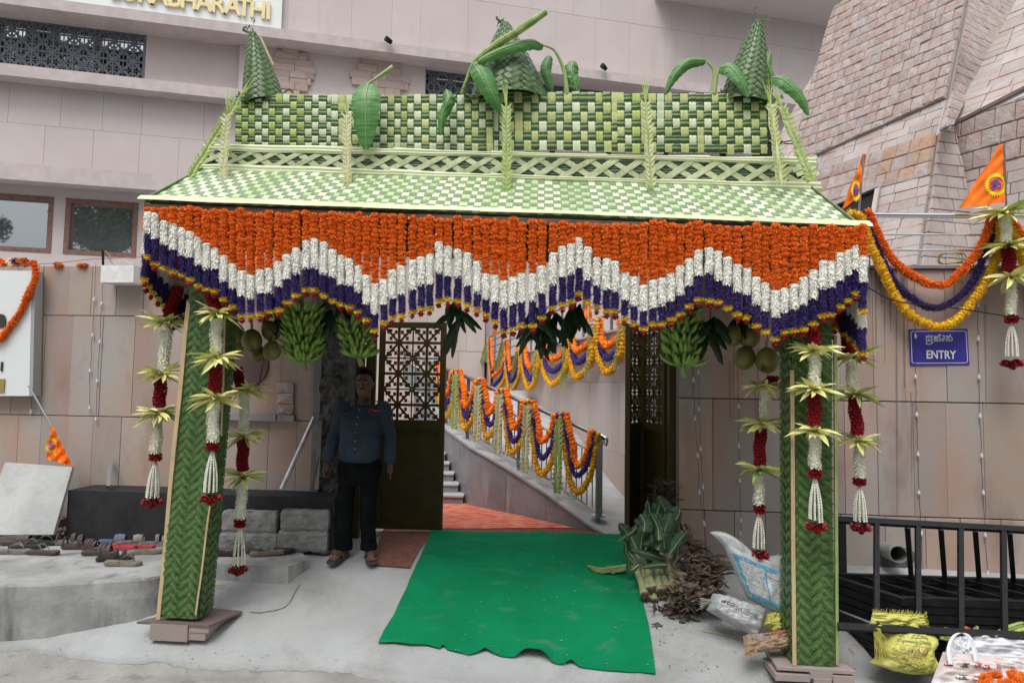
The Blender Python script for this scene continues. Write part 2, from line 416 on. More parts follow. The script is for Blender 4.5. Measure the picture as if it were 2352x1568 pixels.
# platform on the left: top near z 0, curved front
pf = [(-420, 1350), (-150, 1346), (0, 1343), (100, 1342), (205, 1336), (300, 1331), (345, 1326), (372, 1322), (392, 1314)]
PF = [PL((0, 0, .002), (1, 0, 0), (0, 1, 0)).px(*p) for p in pf]
def plat():
    g = Geo(); top = []; fac = []
    pts = spline(PF, 6)
    for i, p in enumerate(pts):
        w = .012*mnoise.noise(Vector((p.x*7, p.y*7, 0)))
        zb = gz(p.x, p.y)-.09
        fac.append([(p.x+.02, p.y-.03+w, zb), (p.x+.012, p.y-.015+w, -.14+w), (p.x, p.y-.012+w, -.10), (p.x, p.y+w, -.012), (p.x, p.y+.012+w, .004)]+[(p.x*(1-t)+t*p.x, p.y+w*(1-t)+(6.9-p.y)*t, .004) for t in np.linspace(.02, 1, 12)])
    g.grid(np.array(fac)); return g
struct('platform', plat(), concrete_old, smooth=False)
struct('platform_top', Geo(), concrete) if False else None
# step with broken corner, in front of the stacked blocks
g = Geo()
st = [G(500, 1318), G(662, 1339), G(708, 1300), G(690, 1275), G(500, 1255)]
top = [PL((0, 0, 0), (1, 0, 0), (0, 1, 0)).px(*p) for p in [(430, 1292), (560, 1296), (662, 1300), (709, 1284), (696, 1270), (660, 1262), (430, 1250)]]
N_ = len(top)
V = [tuple(p) for p in top]+[(p.x*1.0+(.02 if i in (2, 3) else 0), p.y-(.04 if i < 3 else 0), -.26) for i, p in enumerate(top)]
g.add(V, [tuple(range(N_))]+[(i, N_+i, N_+(i+1) % N_, (i+1) % N_) for i in range(N_)])
struct('concrete_step', g, concrete_old)
g = Geo()   # hairline crack in the apron
cr = [G(*p) for p in [(575, 1406), (600, 1408), (640, 1400), (655, 1394), (668, 1380), (676, 1362), (688, 1343)]]
for a, b in zip(cr[:-1], cr[1:]):
    n = 5
    for k in range(n):
        p = a.lerp(b, k/n); q = a.lerp(b, (k+1)/n)
        p = p+Vector((random.uniform(-.006, .006), random.uniform(-.01, .01), .006)); q = q+Vector((0, 0, .006))
        g.bar(p, q, .006+.004*random.random(), .002)
tag(obj('crack', g, joint), None, None, kind='structure')

# ================================================================== FACADE OF THE BUILDING BEHIND
FS = 1.61
class FPL(PL):      # depths in front of the facade are given in facade units
    def px(s, x, y, d=0.): return PL.px(s, x, y, d*FS)
    def pt(s, a, b, d=0.): return PL.pt(s, a, b, d*FS)
    def off(s, d): return FPL(s.O+s.n*d*FS, s.h, s.s)
FAC = FPL((0, 22.8, 0), (1, .24, 0))
def zf(y, d, x=0): return FAC.off(d).px(x, y).z
bld = thing('temple_building', 'pink plastered building with ledges and grilled windows behind the compound wall', 'building', (-6, 13.5, 0))
a_lo = FAC.ab(-500, 500)[0]; a_hi = FAC.ab(2050, 500)[0]
def fbox(g, a0, a1, b0, b1, d0, d1, m=0):
    V = [tuple(FAC.pt(a, b, d)) for d in (d0, d1) for a, b in ((a0, b0), (a1, b0), (a1, b1), (a0, b1))]
    g.add(V, np.array([(0, 1, 2, 3), (7, 6, 5, 4), (4, 5, 1, 0), (5, 6, 2, 1), (6, 7, 3, 2), (7, 4, 0, 3)])[:, ::-1], m)
def frect(x0, y0, x1, y1, d):
    p = FAC.ab(x0, y0, d); q = FAC.ab(x1, y1, d)
    return p[0], q[0], q[1], p[1]
z_band0 = zf(410, .45); z_band1 = zf(176, .45); z_sill0 = zf(173, .75); z_sill1 = zf(146, .75); z_up0 = zf(9, .75); z_up1 = zf(-16, .75)
# windows
wins = [frect(-28, 443, 117, 579, 0), frect(152, 455, 312, 592, 0)]
wins[0] = (wins[0][0]-.1, wins[0][1], wins[1][2], wins[1][3])
pitchw = wins[1][0]-wins[0][0]
wins.append((wins[0][0]-pitchw, wins[0][1]-pitchw, wins[1][2], wins[1][3]))
wins.append((wins[1][0]+pitchw, wins[1][1]+pitchw, wins[1][2], wins[1][3]))
wins.sort()
g = Geo()
aa = a_lo
for w in wins:
    fbox(g, aa, w[0], w[2], w[3], -.3, 0); aa = w[1]
fbox(g, aa, a_hi, wins[0][2], wins[0][3], -.3, 0)
fbox(g, a_lo, a_hi, -.2, wins[0][2], -.3, 0); fbox(g, a_lo, a_hi, wins[0][3], z_band0+.1, -.3, 0)
obj('lower_wall', g, plaster, bld)
for k, w in enumerate(wins):
    f = Geo(); t = .13
    fbox(f, w[0], w[0]+t, w[2], w[3], -.14, .012); fbox(f, w[1]-t, w[1], w[2], w[3], -.14, .012)
    fbox(f, w[0]+t, w[1]-t, w[2], w[2]+t, -.14, .010); fbox(f, w[0]+t, w[1]-t, w[3]-t, w[3], -.14, .010)
    fo = obj('window_frame', f, red_frame, bld)
    f = Geo(); fbox(f, w[0]+t, w[1]-t, w[2]+t, w[3]-t, -.10, -.09); obj('pane', f, glass_refl, fo)
# panelled band with its trim
g = Geo(); fbox(g, a_lo, a_hi, z_band0, z_band1+.02, -.3, .44); obj('band_wall', g, pj, bld)
g = Geo(); fbox(g, a_lo, a_hi, z_band0-.012, z_band0+.46, .2, .475); obj('band_trim', g, plaster_pale, bld)
zm = zf(280, .45)
FB = FAC.off(.44)
def fpoly(b0, b1, a0=None, a1=None):
    return [((a0 if a0 is not None else FAC.ab(-90, 300)[0]), b0), ((a1 if a1 is not None else a_hi), b0), ((a1 if a1 is not None else a_hi), b1), ((a0 if a0 is not None else FAC.ab(-90, 300)[0]), b1)]
abx = lambda x, d=.44: FAC.ab(x, 300, d)[0]
tiles(FB, fpoly(z_band0+.46, z_sill0, abx(-120), a_hi), [z_band0+.462, zm, z_sill0-.002], 1.0, 1.7, 'plaster_panel', plaster, bld, th=.022, bev=.004, gap=.002, ab=True)
# sill ledge and upper ledge
g = Geo(); fbox(g, a_lo, a_hi, z_sill0, z_sill1, -.1, .78); obj('sill_ledge', g, plaster_pale, bld)
g = Geo(); fbox(g, a_lo, a_hi, z_up0, z_up1, -.1, .78); obj('upper_ledge', g, plaster_pale, bld)
# recessed storey between the ledges
gx = frect(-300, 6, 332, 183, .25)
def grid_zone(g):
    a1 = gx[1]; a2 = abx(973, .25); a3 = abx(1090+420, .25)
    for q, (u, v, w_) in enumerate(((a1, abx(545, .25), .25), (abx(545, .25), a2, .36), (a3, a_hi, .25))):
        g = Geo(); fbox(g, u, v, z_sill1, z_up0, -.2, w_); obj('storey_wall', g, plaster, bld)
grid_zone(None)
g = Geo(); fbox(g, a_lo, a_hi, z_sill1, z_up0, -.6, -.5); obj('room_shade', g, void, bld)  # dark slab stands in for the unlit room behind the grilles
# grilles: a jali cell shared by all
def jali_cell(name, s, th, mat):
    g = Geo(); w = .09*s; h = s/2
    g.box((0, 0, 0), (s, th, w)); g.box((0, 0.001, 0), (w, th*.96, s))
    for sx, sz in ((1, 1), (1, -1), (-1, 1), (-1, -1)):
        g.bar((sx*.08*s, 0, sz*.08*s), (sx*h*.98, 0, sz*h*.98), th*.8, w*.7, up=(0, 1, 0))
        for k, (p, q) in enumerate(((.30, .12), (.20, .21), (.12, .30))):
            g.box((sx*(h-.02*s-p*s*.5), -.002*k, sz*(h-.05*s-q*s*.5+0)), (p*s*.55, th*(.7-.05*k), .10*s)) if k < 2 else None
            g.box((sx*(.06+.09*k)*s+sx*.05*s, .001*k, sz*(.34-.10*k)*s), (.10*s, th*(.66-.04*k), .12*s))
    g.box((-h, 0, 0), (.045*s, th*.9, s*.98)); g.box((h, 0, 0), (.045*s, th*.9, s*.98))
    g.box((0, -.001, h), (s*.95, th*.85, .045*s)); g.box((0, -.001, -h), (s*.95, th*.85, .045*s))
    V = [(.13*s*math.cos(i*math.pi/4), y, .13*s*math.sin(i*math.pi/4)) for y in (-th*.6, th*.6) for i in range(8)]
    g.add(V, [tuple(range(8)), tuple(range(15, 7, -1))]+[(i, 8+i, 8+(i+1) % 8, (i+1) % 8) for i in range(8)])
    m = g.mesh(name); m.materials.append(mat); return m
cellm = jali_cell('grille_cell', .235, .04, grille_grey)
rzf = math.atan2(FAC.h.y, FAC.h.x)
def put_cell(me, parent, p, rz, s=(1, 1, 1)):
    o = bpy.data.objects.new(me.name, me); COL.objects.link(o); o.parent = parent; o.matrix_parent_inverse = WT[parent.name].inverted()
    o.location = p; o.rotation_euler = (0, 0, rz); o.scale = s; return o
def grille(a0, a1, b0, b1, d, n_rows):
    cs = (b1-b0)/n_rows; n = int(round((a1-a0)/cs)); ca = (a1-a0)/n
    w = Geo()
    fbox(w, a0-.08, a0, b0, b1, d-.03, d+.03); fbox(w, a1, a1+.08, b0, b1, d-.03, d+.03); fbox(w, a0, a1, b1-.04, b1-.001, d-.028, d+.028); fbox(w, a0, a1, b0+.001, b0+.04, d-.028, d+.028)
    wf = obj('window_grille', w, grille_grey, bld)
    for i in range(n):
        for j in range(n_rows):
            put_cell(cellm, wf, FAC.pt(a0+(i+.5)*ca, b0+(j+.5)*cs, d), rzf, (ca/.235, 1, cs/.235))
grille(abx(-60, .2), gx[1]-.08, z_sill1, z_up0, .22, 3)
grille(abx(975, .2), abx(1505, .2), z_sill1, z_up0, .22, 3)
# inner red frames and curtains of the grilled window
g = Geo()
for x0, x1 in ((-60, -10), (42, 58), (100, 118), (205, 220), (318, 330), (975, 990), (1150, 1165), (1300, 1315)):
    fbox(g, abx(x0, 0), abx(x1, 0), z_sill1, z_up0, -.1, -.03)
fbox(g, abx(-60, 0), abx(330, 0), z_sill1, z_sill1+.12, -.1, -.035)
obj('inner_frame', g, red_frame, bld)
curt = M('pale_curtain', (.20, .20, .19), .9, c2=(.26, .26, .25), scale=3, stretch=(6, 6, .3))
g = Geo(); fbox(g, abx(58, 0), abx(100, 0), z_sill1+.05, z_up0, -.2, -.12); obj('curtain', g, curt, bld); g = Geo(); fbox(g, abx(990, 0), abx(1150, 0), z_sill1+.05, z_up0, -.2, -.12); obj('curtain', g, curt, bld)
g = Geo(); fbox(g, abx(118, 0), abx(205, 0), z_sill1+.15, z_up0-.3, -.2, -.12); obj('pane', g, glass_inner, bld); g = Geo(); fbox(g, abx(-40, 0), abx(42, 0), z_sill1+.15, z_up0-.3, -.2, -.12); obj('pane', g, glass_inner, bld)
# upper wall, panels, sign
z_top = zf(-420, .3)
g = Geo(); fbox(g, a_lo, a_hi, z_up1, z_top+2, -.3, .30); obj('upper_wall', g, pj, bld)
FU = FAC.off(.30)
zr1 = FAC.off(.32).px(1500, 62).z; step_u = 1.75
rows = [z_up1, zr1, zr1+step_u*FS, zr1+2*step_u*FS]
tiles(FU, [(abx(-120, .3), z_up1), (a_hi, z_up1), (a_hi, z_top+1), (abx(-120, .3), z_top+1)], rows, .9, 1.7, 'plaster_panel', plaster, bld, th=.022, bev=.004, gap=.002, ab=True)
g = Geo(); fbox(g, abx(1500, .3), a_hi+3, FAC.off(.9).px(1760, 1).z, FAC.off(.9).px(1760, 1).z+.5, .28, 1.4); obj('roof_soffit', g, plaster, bld)
for (cx, cy, half, nr) in ((668, 166, 56, 8), (873, 187, 66, 8)):     # diamond shaped clusters of split stone
    ca, cb = FAC.ab(cx, cy, .36); hs = half/pxm(21.5)
    hh = hs*1.02; rh = 2*hh/nr
    for r_ in range(nr):
        b = cb+hh-rh*(r_+1); wd = hs*(1.05-abs((r_+.5)/nr-.5)*2*.75)+random.uniform(-.08, .08)
        a = ca-wd; sh = random.uniform(.28, .42)
        while a < ca+wd-.09:
            w = min(random.uniform(.45, .85), ca+wd-a)
            gg = Geo(); slab_geo(gg, FAC, [(a, b), (a+w, b), (a+w, b+rh), (a, b+rh)], .362, .05+random.uniform(-.01, .02), .006, .002, .014)
            obj('split_stone', gg, deco_stone, bld); a += w
# small floodlights on the upper ledge
for (x, y) in ((895, 97), (1388, 158)):
    p = FAC.off(.84).px(x, y); t = thing('floodlight', 'small black spotlight fixed on the building ledge above the %s' % ('second stone diamond' if x < 1000 else 'banana leaves right of centre'), 'light', tuple(p), group='spotlights on the building ledge')
    g = Geo(); g.tube([p+Vector((-.09, -.16, .03)), p+Vector((.05, .0, -.01))], [.09, .07], 10); obj('lamp_body', g, black_metal, t)
    g = Geo(); g.bar(p+Vector((.03, 0, -.08)), p+Vector((.02, 0, 0)), .02); obj('bracket', g, black_metal, t)

def text_geo(body, size, depth=.0, bold=0., shear=0., space=1.):
    cu = bpy.data.curves.new('text', 'FONT'); cu.body = body; cu.size = size; cu.extrude = depth; cu.offset = bold; cu.align_x = 'CENTER'; cu.shear = shear; cu.space_character = space
    cu.resolution_u = 4
    o = bpy.data.objects.new('text', cu); COL.objects.link(o); bpy.context.view_layer.update()
    dg = bpy.context.evaluated_depsgraph_get(); me = bpy.data.meshes.new_from_object(o.evaluated_get(dg))
    bpy.data.objects.remove(o)
    return me
def text_on(body, p, h, up, size, mat, name, parent, depth=.002, bold=0., sx=1., space=1., d=.003):
    """lettering laid on a flat surface: p centre of the baseline"""
    me = text_geo(body, size, depth, bold, 0, space)
    h = Vector(h).normalized(); up = Vector(up).normalized(); n = h.cross(up)
    for v in me.vertices:
        c = v.co; v.co = Vector(p)+h*(c.x*sx)+up*c.y+n*(c.z+d)
    me.name = name; me.materials.clear(); me.materials.append(mat)
    return obj(name, me, None, parent)
# big sign board top left
sa1 = FAC.ab(646, 70, .38)[0]; sa0 = FAC.ab(-60, 0, .38)[0]
sgn = thing('name_board', 'white building name board with raised gold letters above the grilled window', 'sign', tuple(FAC.pt(sa1-4, z_up1+.8, .4)))
g = Geo(); fbox(g, sa0, sa1, z_up1+.005, z_up1+4, .33, .42); obj('board', g, white_board, sgn)
# letters: right end at px 623, baseline just above the lower edge
pI = FAC.off(.42).px(612, 41); pS = FAC.off(.42).px(392, 8)
la, lb = FAC.ab(612, 42, .42)
base_b = FAC.ab(617, 46, .42)[1]
for c, x in (('S', 265), ('U', 297), ('R', 333), ('A', 367), ('B', 401), ('H', 434), ('A', 469), ('R', 501), ('A', 535), ('T', 562), ('H', 593), ('I', 617)):
    a, _ = FAC.ab(x, 20, .42)
    text_on(c, FAC.pt(a, base_b, .42), FAC.h, FAC.s, 1.61*.47, gold_letter, 'letter', sgn, depth=.04, bold=.018, sx=.9, d=.045)

# ================================================================== STONE TOWER (right)
tow = thing('stone_tower', 'tall sloping pink stone tower base of rough and smooth courses at the right', 'tower', (6, 10, 0))
def battered(P0, h, ang):
    h = Vector(h).normalized(); n = h.cross(Vector((0, 0, 1))); return PL(P0, h, Vector((0, 0, 1))*math.cos(ang)-n*math.sin(ang))
TA = battered(Y(2179, 231, 9.3), (.47, -.88, 0), R(23))
TBp = battered(Y(2179, 231, 9.3), (.867, .5, 0), R(23))
TC = battered(TBp.px(2214, 231), (.47, -.88, 0), R(38))
TD = battered(TC.px(2183, 293)+Vector((.02, .12, 0)), (.47, -.88, 0), R(10))
TE = battered(TA.px(2155, 308), (.966, .256, 0), R(10))
TW = battered(TA.px(1868, 366)+Vector((-.15, .6, 0)), (.47, -.88, 0), R(32))
def core(pl, poly, d=-.02, mat=pj):
    g = Geo(); V = [tuple(pl.pt(*pl.ab(*p), d)) for p in poly]+[tuple(pl.pt(*pl.ab(*p), d-.03)) for p in poly]; n = len(poly)
    g.add(V, [tuple(range(n)), tuple(range(2*n-1, n-1, -1))]+[(i, n+i, n+(i+1) % n, (i+1) % n) for i in range(n)])
    obj('core', g, mat, tow)
def rowsfor(pl, poly, st, b_anchor=None):
    bs = [pl.ab(*p)[1] for p in poly]; b0 = min(bs) if b_anchor is None else b_anchor; lo = min(bs)-st
    while b0 > lo: b0 -= st
    return frange(b0, max(bs)+st, st)
pa = [(1825, 372), (1850, 264), (1868, 182), (1908, 59), (1921, 25), (1960, 0), (2060, -70), (2239, -70), (2224, 0), (2179, 231), (2172, 234), (1868, 366)]
bq = TA.ab(2179, 231)[1]
pa1 = [(1825, 386), (1850, 264), (1908, 59), (1921, 25), (2040, -70), (2239, -70), (2176, 231)]
core(TA, [(1815, 600), (1850, 264), (1908, 59), (1921, 25), (2040, -70), (2239, -70), (2176, 231), (2150, 310), (2110, 620)])
tiles(TA, pa1, rowsfor(TA, pa1, .21, TA.ab(2172, 234)[1]), .12, .19, 'stone_block', tower_rough, tow, th=.07, bev=.012, gap=.003, bulge=.016, vjit=.008, maxn=210, d=.02)
bB = TA.ab(2172, 234)[1]; bC = TA.ab(2158, 308)[1]
allp = [(1815, 640), (1850, 264), (2176, 231), (2158, 308), (2132, 460), (2105, 640)]
ab_all = [TA.ab(*p) for p in allp]
def strip(b0, b1): return clip(ab_all, [(-9, b0), (9, b0), (9, b1), (-9, b1)])
tiles(TA, strip(bC, bB), frange(bC, bB, (bB-bC)/4)[:5], .2, .45, 'smooth_block', tower_smooth, tow, th=.04, bev=.004, gap=.004, ab=True, vjit=.004)
bD = TA.ab(2137, 408)[1]
rr = frange(bD, bC, (bC-bD)/3)[:4]
cellsA = tiles(TA, strip(bD, bC), rr, .15, .24, 'stone_block', tower_rough, tow, th=.06, bev=.01, gap=.003, bulge=.014, ab=True, vjit=.006)
for o in cellsA:     # rust-stained stones near the corner
    c = np.mean([v.co[:] for v in o.data.vertices], axis=0); u = Vector(c)-CAM
    px_ = CX+FPX*(u.dot(rt)/u.dot(fwd))
    if 2030 < px_ < 2150 and random.random() < .8: o.data.materials.clear(); o.data.materials.append(tower_orange)
bE = TA.ab(2105, 640)[1]
tiles(TA, strip(bE, bD), rowsfor(TA, [(2105, 640), (2137, 408)], .155, bD), .25, .42, 'smooth_block', tower_smooth, tow, th=.05, bev=.004, gap=.004, ab=True, vjit=.006)
pb = [(2176, 231), (2224, 0), (2239, -70), (2372, -70), (2337, 0), (2326, 30), (2214, 233), (2200, 262), (2183, 292), (2158, 306)]
core(TBp, pb)
tiles(TBp, [(2158, 300), (2176, 231), (2224, 0), (2239, -70), (2372, -70), (2330, 20), (2214, 233), (2183, 292)], rowsfor(TBp, pb, .235, TBp.ab(2179, 231)[1]), .16, .26, 'stone_block', tower_rough, tow, th=.05, bev=.008, gap=.004, bulge=.01, vjit=.003)
pc = [(2183, 292), (2214, 233), (2330, 20), (2372, -70), (2600, -70), (2600, 130), (2352, 205)]
core(TC, pc)
tiles(TC, pc, rowsfor(TC, pc, .16), .25, .5, 'smooth_block', tower_smooth, tow, th=.05, bev=.005, gap=.004, vjit=.006, maxn=90)
pd = [(2183, 296), (2352, 222), (2600, 120), (2600, 640), (2262, 640), (2215, 460), (2202, 380)]
core(TD, pd)
pd1 = [(2183, 296), (2352, 222), (2600, 120), (2600, 330), (2206, 400)]
bdm = TD.ab(2206, 400)[1]
tiles(TD, pd, [bdm-.0, bdm+.27, bdm+.54, bdm+.81, bdm+1.08, bdm+1.4], .16, .26, 'stone_block', tower_rough, tow, th=.05, bev=.012, gap=.005, bulge=.012, vjit=.006, maxn=60)
tiles(TD, pd, frange(bdm-8*.16, bdm-.01, .16)[:9], .25, .4, 'smooth_block', tower_smooth, tow, th=.04, bev=.006, gap=.005, vjit=.004, maxn=90)
pe = [(2150, 309), (2160, 306), (2184, 293), (2204, 380), (2218, 460), (2266, 640), (2105, 640), (2132, 460)]
core(TE, pe)
tiles(TE, pe, rowsfor(TE, pe, .17, TE.ab(2150, 330)[1]), .16, .34, 'smooth_block', tower_smooth, tow, th=.06, bev=.008, gap=.005, bulge=.004, vjit=.004)
pw = [(1760, 640), (1795, 330), (1850, 180), (1870, 178), (1858, 262), (1838, 640)]
TW2 = battered(TA.px(1852, 262)+Vector((-.05, .35, 0)), (.47, -.88, 0), R(30))
core(TW2, [(1700, 640), (1800, 300), (1866, 180), (1890, 180), (1860, 640)])
tiles(TW2, [(1700, 640), (1800, 300), (1866, 180), (1890, 180), (1860, 640)], rowsfor(TW2, pw, .16), .3, .55, 'smooth_block', tower_smooth, tow, th=.04, bev=.004, gap=.004, vjit=.004)
# near-black sheet stands in for the shaded window opening; pale lintel and jamb
g = Geo(); q = [TA.ab(*p) for p in ((1915, 485), (2026, 440), (2014, 520), (1905, 520))]
V = [tuple(TA.pt(a, b, d)) for d in (.066, .074) for a, b in q]; g.add(V, BOXF); ow = obj('window_opening', g, void, tow)
g = Geo(); a, b = TA.ab(1912, 484); c, e = TA.ab(2030, 434); g.bar(TA.pt(a, b, .11), TA.pt(c, e, .11), .09, .06); obj('lintel', g, plaster_pale, ow)
g = Geo(); a, b = TA.ab(2026, 440); c, e = TA.ab(2012, 520); g.bar(TA.pt(a, b, .1), TA.pt(c, e, .1), .06, .05); obj('jamb', g, plaster_pale, ow)

# ================================================================== COMPOUND WALL
def wbox(g, a0, a1, b0, b1, d0, d1, m=0, P=WALL):
    V = [tuple(P.pt(a, b, d)) for d in (d0, d1) for a, b in ((a0, b0), (a1, b0), (a1, b1), (a0, b1))]
    g.add(V, np.array([(0, 1, 2, 3), (7, 6, 5, 4), (4, 5, 1, 0), (5, 6, 2, 1), (6, 7, 3, 2), (7, 4, 0, 3)])[:, ::-1], m)
wa = lambda x, d=0.: WALL.ab(x, 900, d)[0]
Lw = thing('compound_wall', 'pink sandstone clad compound wall left of the gate', 'wall', tuple(WALL.pt(wa(300), 0)))
Rw = thing('compound_wall', 'pink sandstone clad compound wall right of the gate with grey drip stains', 'wall', tuple(WALL.pt(wa(1900), 0)))
ztop = 2.72
g = Geo(); wbox(g, wa(-700), wa(736), -.3, ztop, -.30, -.03); obj('core', g, joint, Lw)
g = Geo(); wbox(g, wa(1558), wa(2700), -.3, ztop-.02, -.30, -.03); obj('core', g, joint, Rw)
WP = WALL.off(-.03)
tiles(WP, [(wa(-330), -.1), (wa(736), -.1), (wa(736), ztop), (wa(-330), ztop)], [-.1, .14, 1.17, 2.20, ztop], .24, .36, 'stone_panel', stone_pink, Lw, th=.03, bev=.003, gap=.0035, ab=True, vjit=.004)
tiles(WP, [(wa(1560), -.2), (wa(2560), -.2), (wa(2560), ztop-.03), (wa(1560), ztop-.03)], [-.2, .42, 1.46, ztop-.03], .25, .42, 'stone_panel', stone_pink, Rw, th=.03, bev=.003, gap=.0045, ab=True, vjit=.005)
g = Geo(); wbox(g, wa(1985), wa(2560), ztop-.028, ztop, -.3, .03); obj('coping', g, granite, Rw)
# grey cement drips running down the right wall
g = Geo()
for x, y0, y1, w in ((2010, 615, 800, 5), (2022, 615, 700, 7), (2030, 615, 830, 4), (2043, 615, 760, 6), (2058, 615, 1180, 5), (2075, 615, 890, 8), (2083, 620, 800, 4), (2190, 615, 690, 7), (2205, 615, 650, 6), (2262, 700, 940, 4), (2092, 900, 1140, 3), (1995, 640, 720, 4), (2072, 615, 700, 16), (2016, 615, 665, 20), (2196, 615, 650, 18), (1740, 800, 1010, 4), (1675, 830, 960, 4)):
    p = WALL.off(.002).px(x, y0); q = WALL.off(.002).px(x+2, y1); wd = w/pxm(6.4)
    n = 7; L_, R_ = [], []
    for k in range(n+1):
        t = k/n; c = p.lerp(q, t); ww = wd*(1-.55*t)*(1+.35*random.uniform(-1, 1))*.5
        L_.append(c-WALL.h*ww+WALL.n*.006); R_.append(c+WALL.h*ww+WALL.n*.006)
    V = [tuple(v) for v in L_]+[tuple(v) for v in R_]
    g.add(V, [(k, n+1+k, n+2+k, k+1) for k in range(n)])
drip = M('cement_drips', (.20, .20, .20), .9, alpha=.5)
obj('cement_drips', g, drip, Rw)
# rough concrete pier and strip behind the guard
pier = thing('concrete_pier', 'rough unfinished dark concrete gate pier behind the guard', 'pillar', tuple(WALL.pt(wa(770), 0)))
def rough_box(P, a0, a1, b0, b1, d0, d1, step, amp, seed=0):
    g = Geo(); na = max(2, int((a1-a0)/step)); nb = int((b1-b0)/step)
    Pn = [[None]*(nb+1) for _ in range(na+3)]
    rows_ = []
    outline = [(a0, d0)]+[(a0+(a1-a0)*i/na, d1) for i in range(na+1)]+[(a1, d0)]
    G_ = []
    for (a, d) in outline:
        col = []
        for j in range(nb+1):
            b = b0+(b1-b0)*j/nb; w = amp*mnoise.turbulence(Vector((a*9+seed, b*9, d*9)), 4, False)+amp*.6*mnoise.noise(Vector((a*30, b*30, seed)))
            col.append(tuple(P.pt(a, b, d+(w if d == d1 else 0))))
        G_.append(col)
    g.grid(np.array(G_)); return g
obj('pier_shaft', rough_box(WALL, wa(738), wa(803), -.1, 2.8, -.3, .04, .03, .05), concrete_rough, pier)
g = Geo(); wbox(g, wa(722), wa(739), -.1, 2.74, -.28, .03); obj('plaster_strip', g, M('grey_plaster', (.17, .165, .165), .9, c2=(.24, .23, .23), scale=5, bump=.003, bscale=30), pier)
# details of the left wall below the canopy
disc = Geo(); c = WALL.off(.02).px(566, 838); rr_ = 52/pxm(6.7)
V = [tuple(c)]+[tuple(c+WALL.h*rr_*math.cos(t)+WALL.s*rr_*math.sin(t)+WALL.n*.0) for t in np.linspace(0, 2*math.pi, 37)[:-1]]
V2 = [tuple(Vector(v)+WALL.n*-.03) for v in V[1:]]
disc.add(V+V2, [(0, 1+i, 1+(i+1) % 36) for i in range(36)]+[(1+i, 37+i, 37+(i+1) % 36, 1+(i+1) % 36) for i in range(36)])
tag(obj('round_plaque', disc, M('brown_stone', (.085, .05, .045), .6)), 'dark brown round plaque on the wall behind the left coconuts', 'plaque')
t = thing('rock_tile_column', 'three rough square rock tiles set on the wall left of the concrete pier', 'stonework', tuple(WALL.px(656, 950)))
for k in range(3):
    y0 = 878+k*25; a0, b0 = WALL.ab(637, y0+24); a1, b1 = WALL.ab(677, y0)
    gg = Geo(); slab_geo(gg, WALL, [(a0, b0), (a1, b0), (a1, b1), (a0, b1)], .0, .03, .006, .002, .02); obj('rock_tile', gg, tower_rough, t)
t = thing('wall_shelf', 'narrow grey stone shelf of two strips under the rock tiles', 'shelf', tuple(WALL.px(600, 958)))
for (x0, x1, y0, y1, dd) in ((500, 640, 951, 963, .07), (641, 680, 953, 966, .06)):
    a0, b0 = WALL.ab(x0, y1); a1, b1 = WALL.ab(x1, y0); gg = Geo(); wbox(gg, a0, a1, b0, b1, 0, dd); obj('shelf_strip', gg, granite, t)

# ================================================================== GATE
def gate_leaf(P, a0, a1, b0, b1, nc, nr, midz, label, name='gate_leaf'):
    t = thing(name, label, 'gate', tuple(P.pt((a0+a1)/2, b0, 0)))
    fr_ = .055; g = Geo()
    def pb(a, b, c, d, e=-.02, f=.02): V = [tuple(P.pt(x, y, z)) for z in (e, f) for x, y in ((a, c), (b, c), (b, d), (a, d))]; g.add(V, np.array([(0, 1, 2, 3), (7, 6, 5, 4), (4, 5, 1, 0), (5, 6, 2, 1), (6, 7, 3, 2), (7, 4, 0, 3)])[:, ::-1])
    pb(a0, a0+fr_, b0, b1, -.025, .025); pb(a1-fr_, a1, b0, b1, -.025, .025)
    pb(a0+fr_, a1-fr_, b0, b0+fr_, -.023, .023); pb(a0+fr_, a1-fr_, b1-fr_, b1, -.023, .023); pb(a0+fr_, a1-fr_, midz-.04, midz+.04, -.023, .023)
    obj('gate_frame', g, olive_metal, t)
    g = Geo(); pb(a0+fr_, a1-fr_, b0+fr_, midz-.04, -.006, .004); obj('sheet_panel', g, olive_metal, t)
    A0, A1, B0, B1 = a0+fr_, a1-fr_, midz+.04, b1-fr_
    ca = (A1-A0)/nc; cb = (B1-B0)/nr; rz = math.atan2(P.h.y, P.h.x)
    for i in range(nc):
        for j in range(nr):
            put_cell(gcell, t, P.pt(A0+(i+.5)*ca, B0+(j+.5)*cb, 0), rz, (ca/.15, 1, cb/.15))
    return t
gcell = jali_cell('grille_cell', .15, .014, olive_metal)
GP = PL((0, 7.2, 0), (1, -.06, 0))
z0g = GP.px(935, 1214).z
gate_leaf(GP, GP.ab(861, 1200)[0], GP.ab(1016, 1200)[0], z0g, GP.px(935, 740).z, 2, 3, GP.px(935, 974).z, 'olive brown gate leaf with pierced pattern above a solid panel right of the guard')
def two(p, q, zz=0): p = Vector(p); q = Vector(q); return PL(p, (q-p))
def atY(x, yy): v = Y(x, 1000, yy); return (v.x, v.y, 0)
P1 = atY(1440, 6.9); P2 = atY(1474, 7.35); P3 = atY(1532, 6.78)
for (p, q, lb, ncol) in ((P1, P2, 'narrow folded olive gate leaf at the right, nearest the opening', 1), (P2, P3, 'narrow folded olive gate leaf at the right, against the post', 2)):
    P_ = two(p, q); L_ = (Vector(q)-Vector(p)).length
    gate_leaf(P_, 0.01, L_-.01, z0g, 2.2, ncol, 3, P_.px((1455 if ncol == 1 else 1500), 981).z, lb)
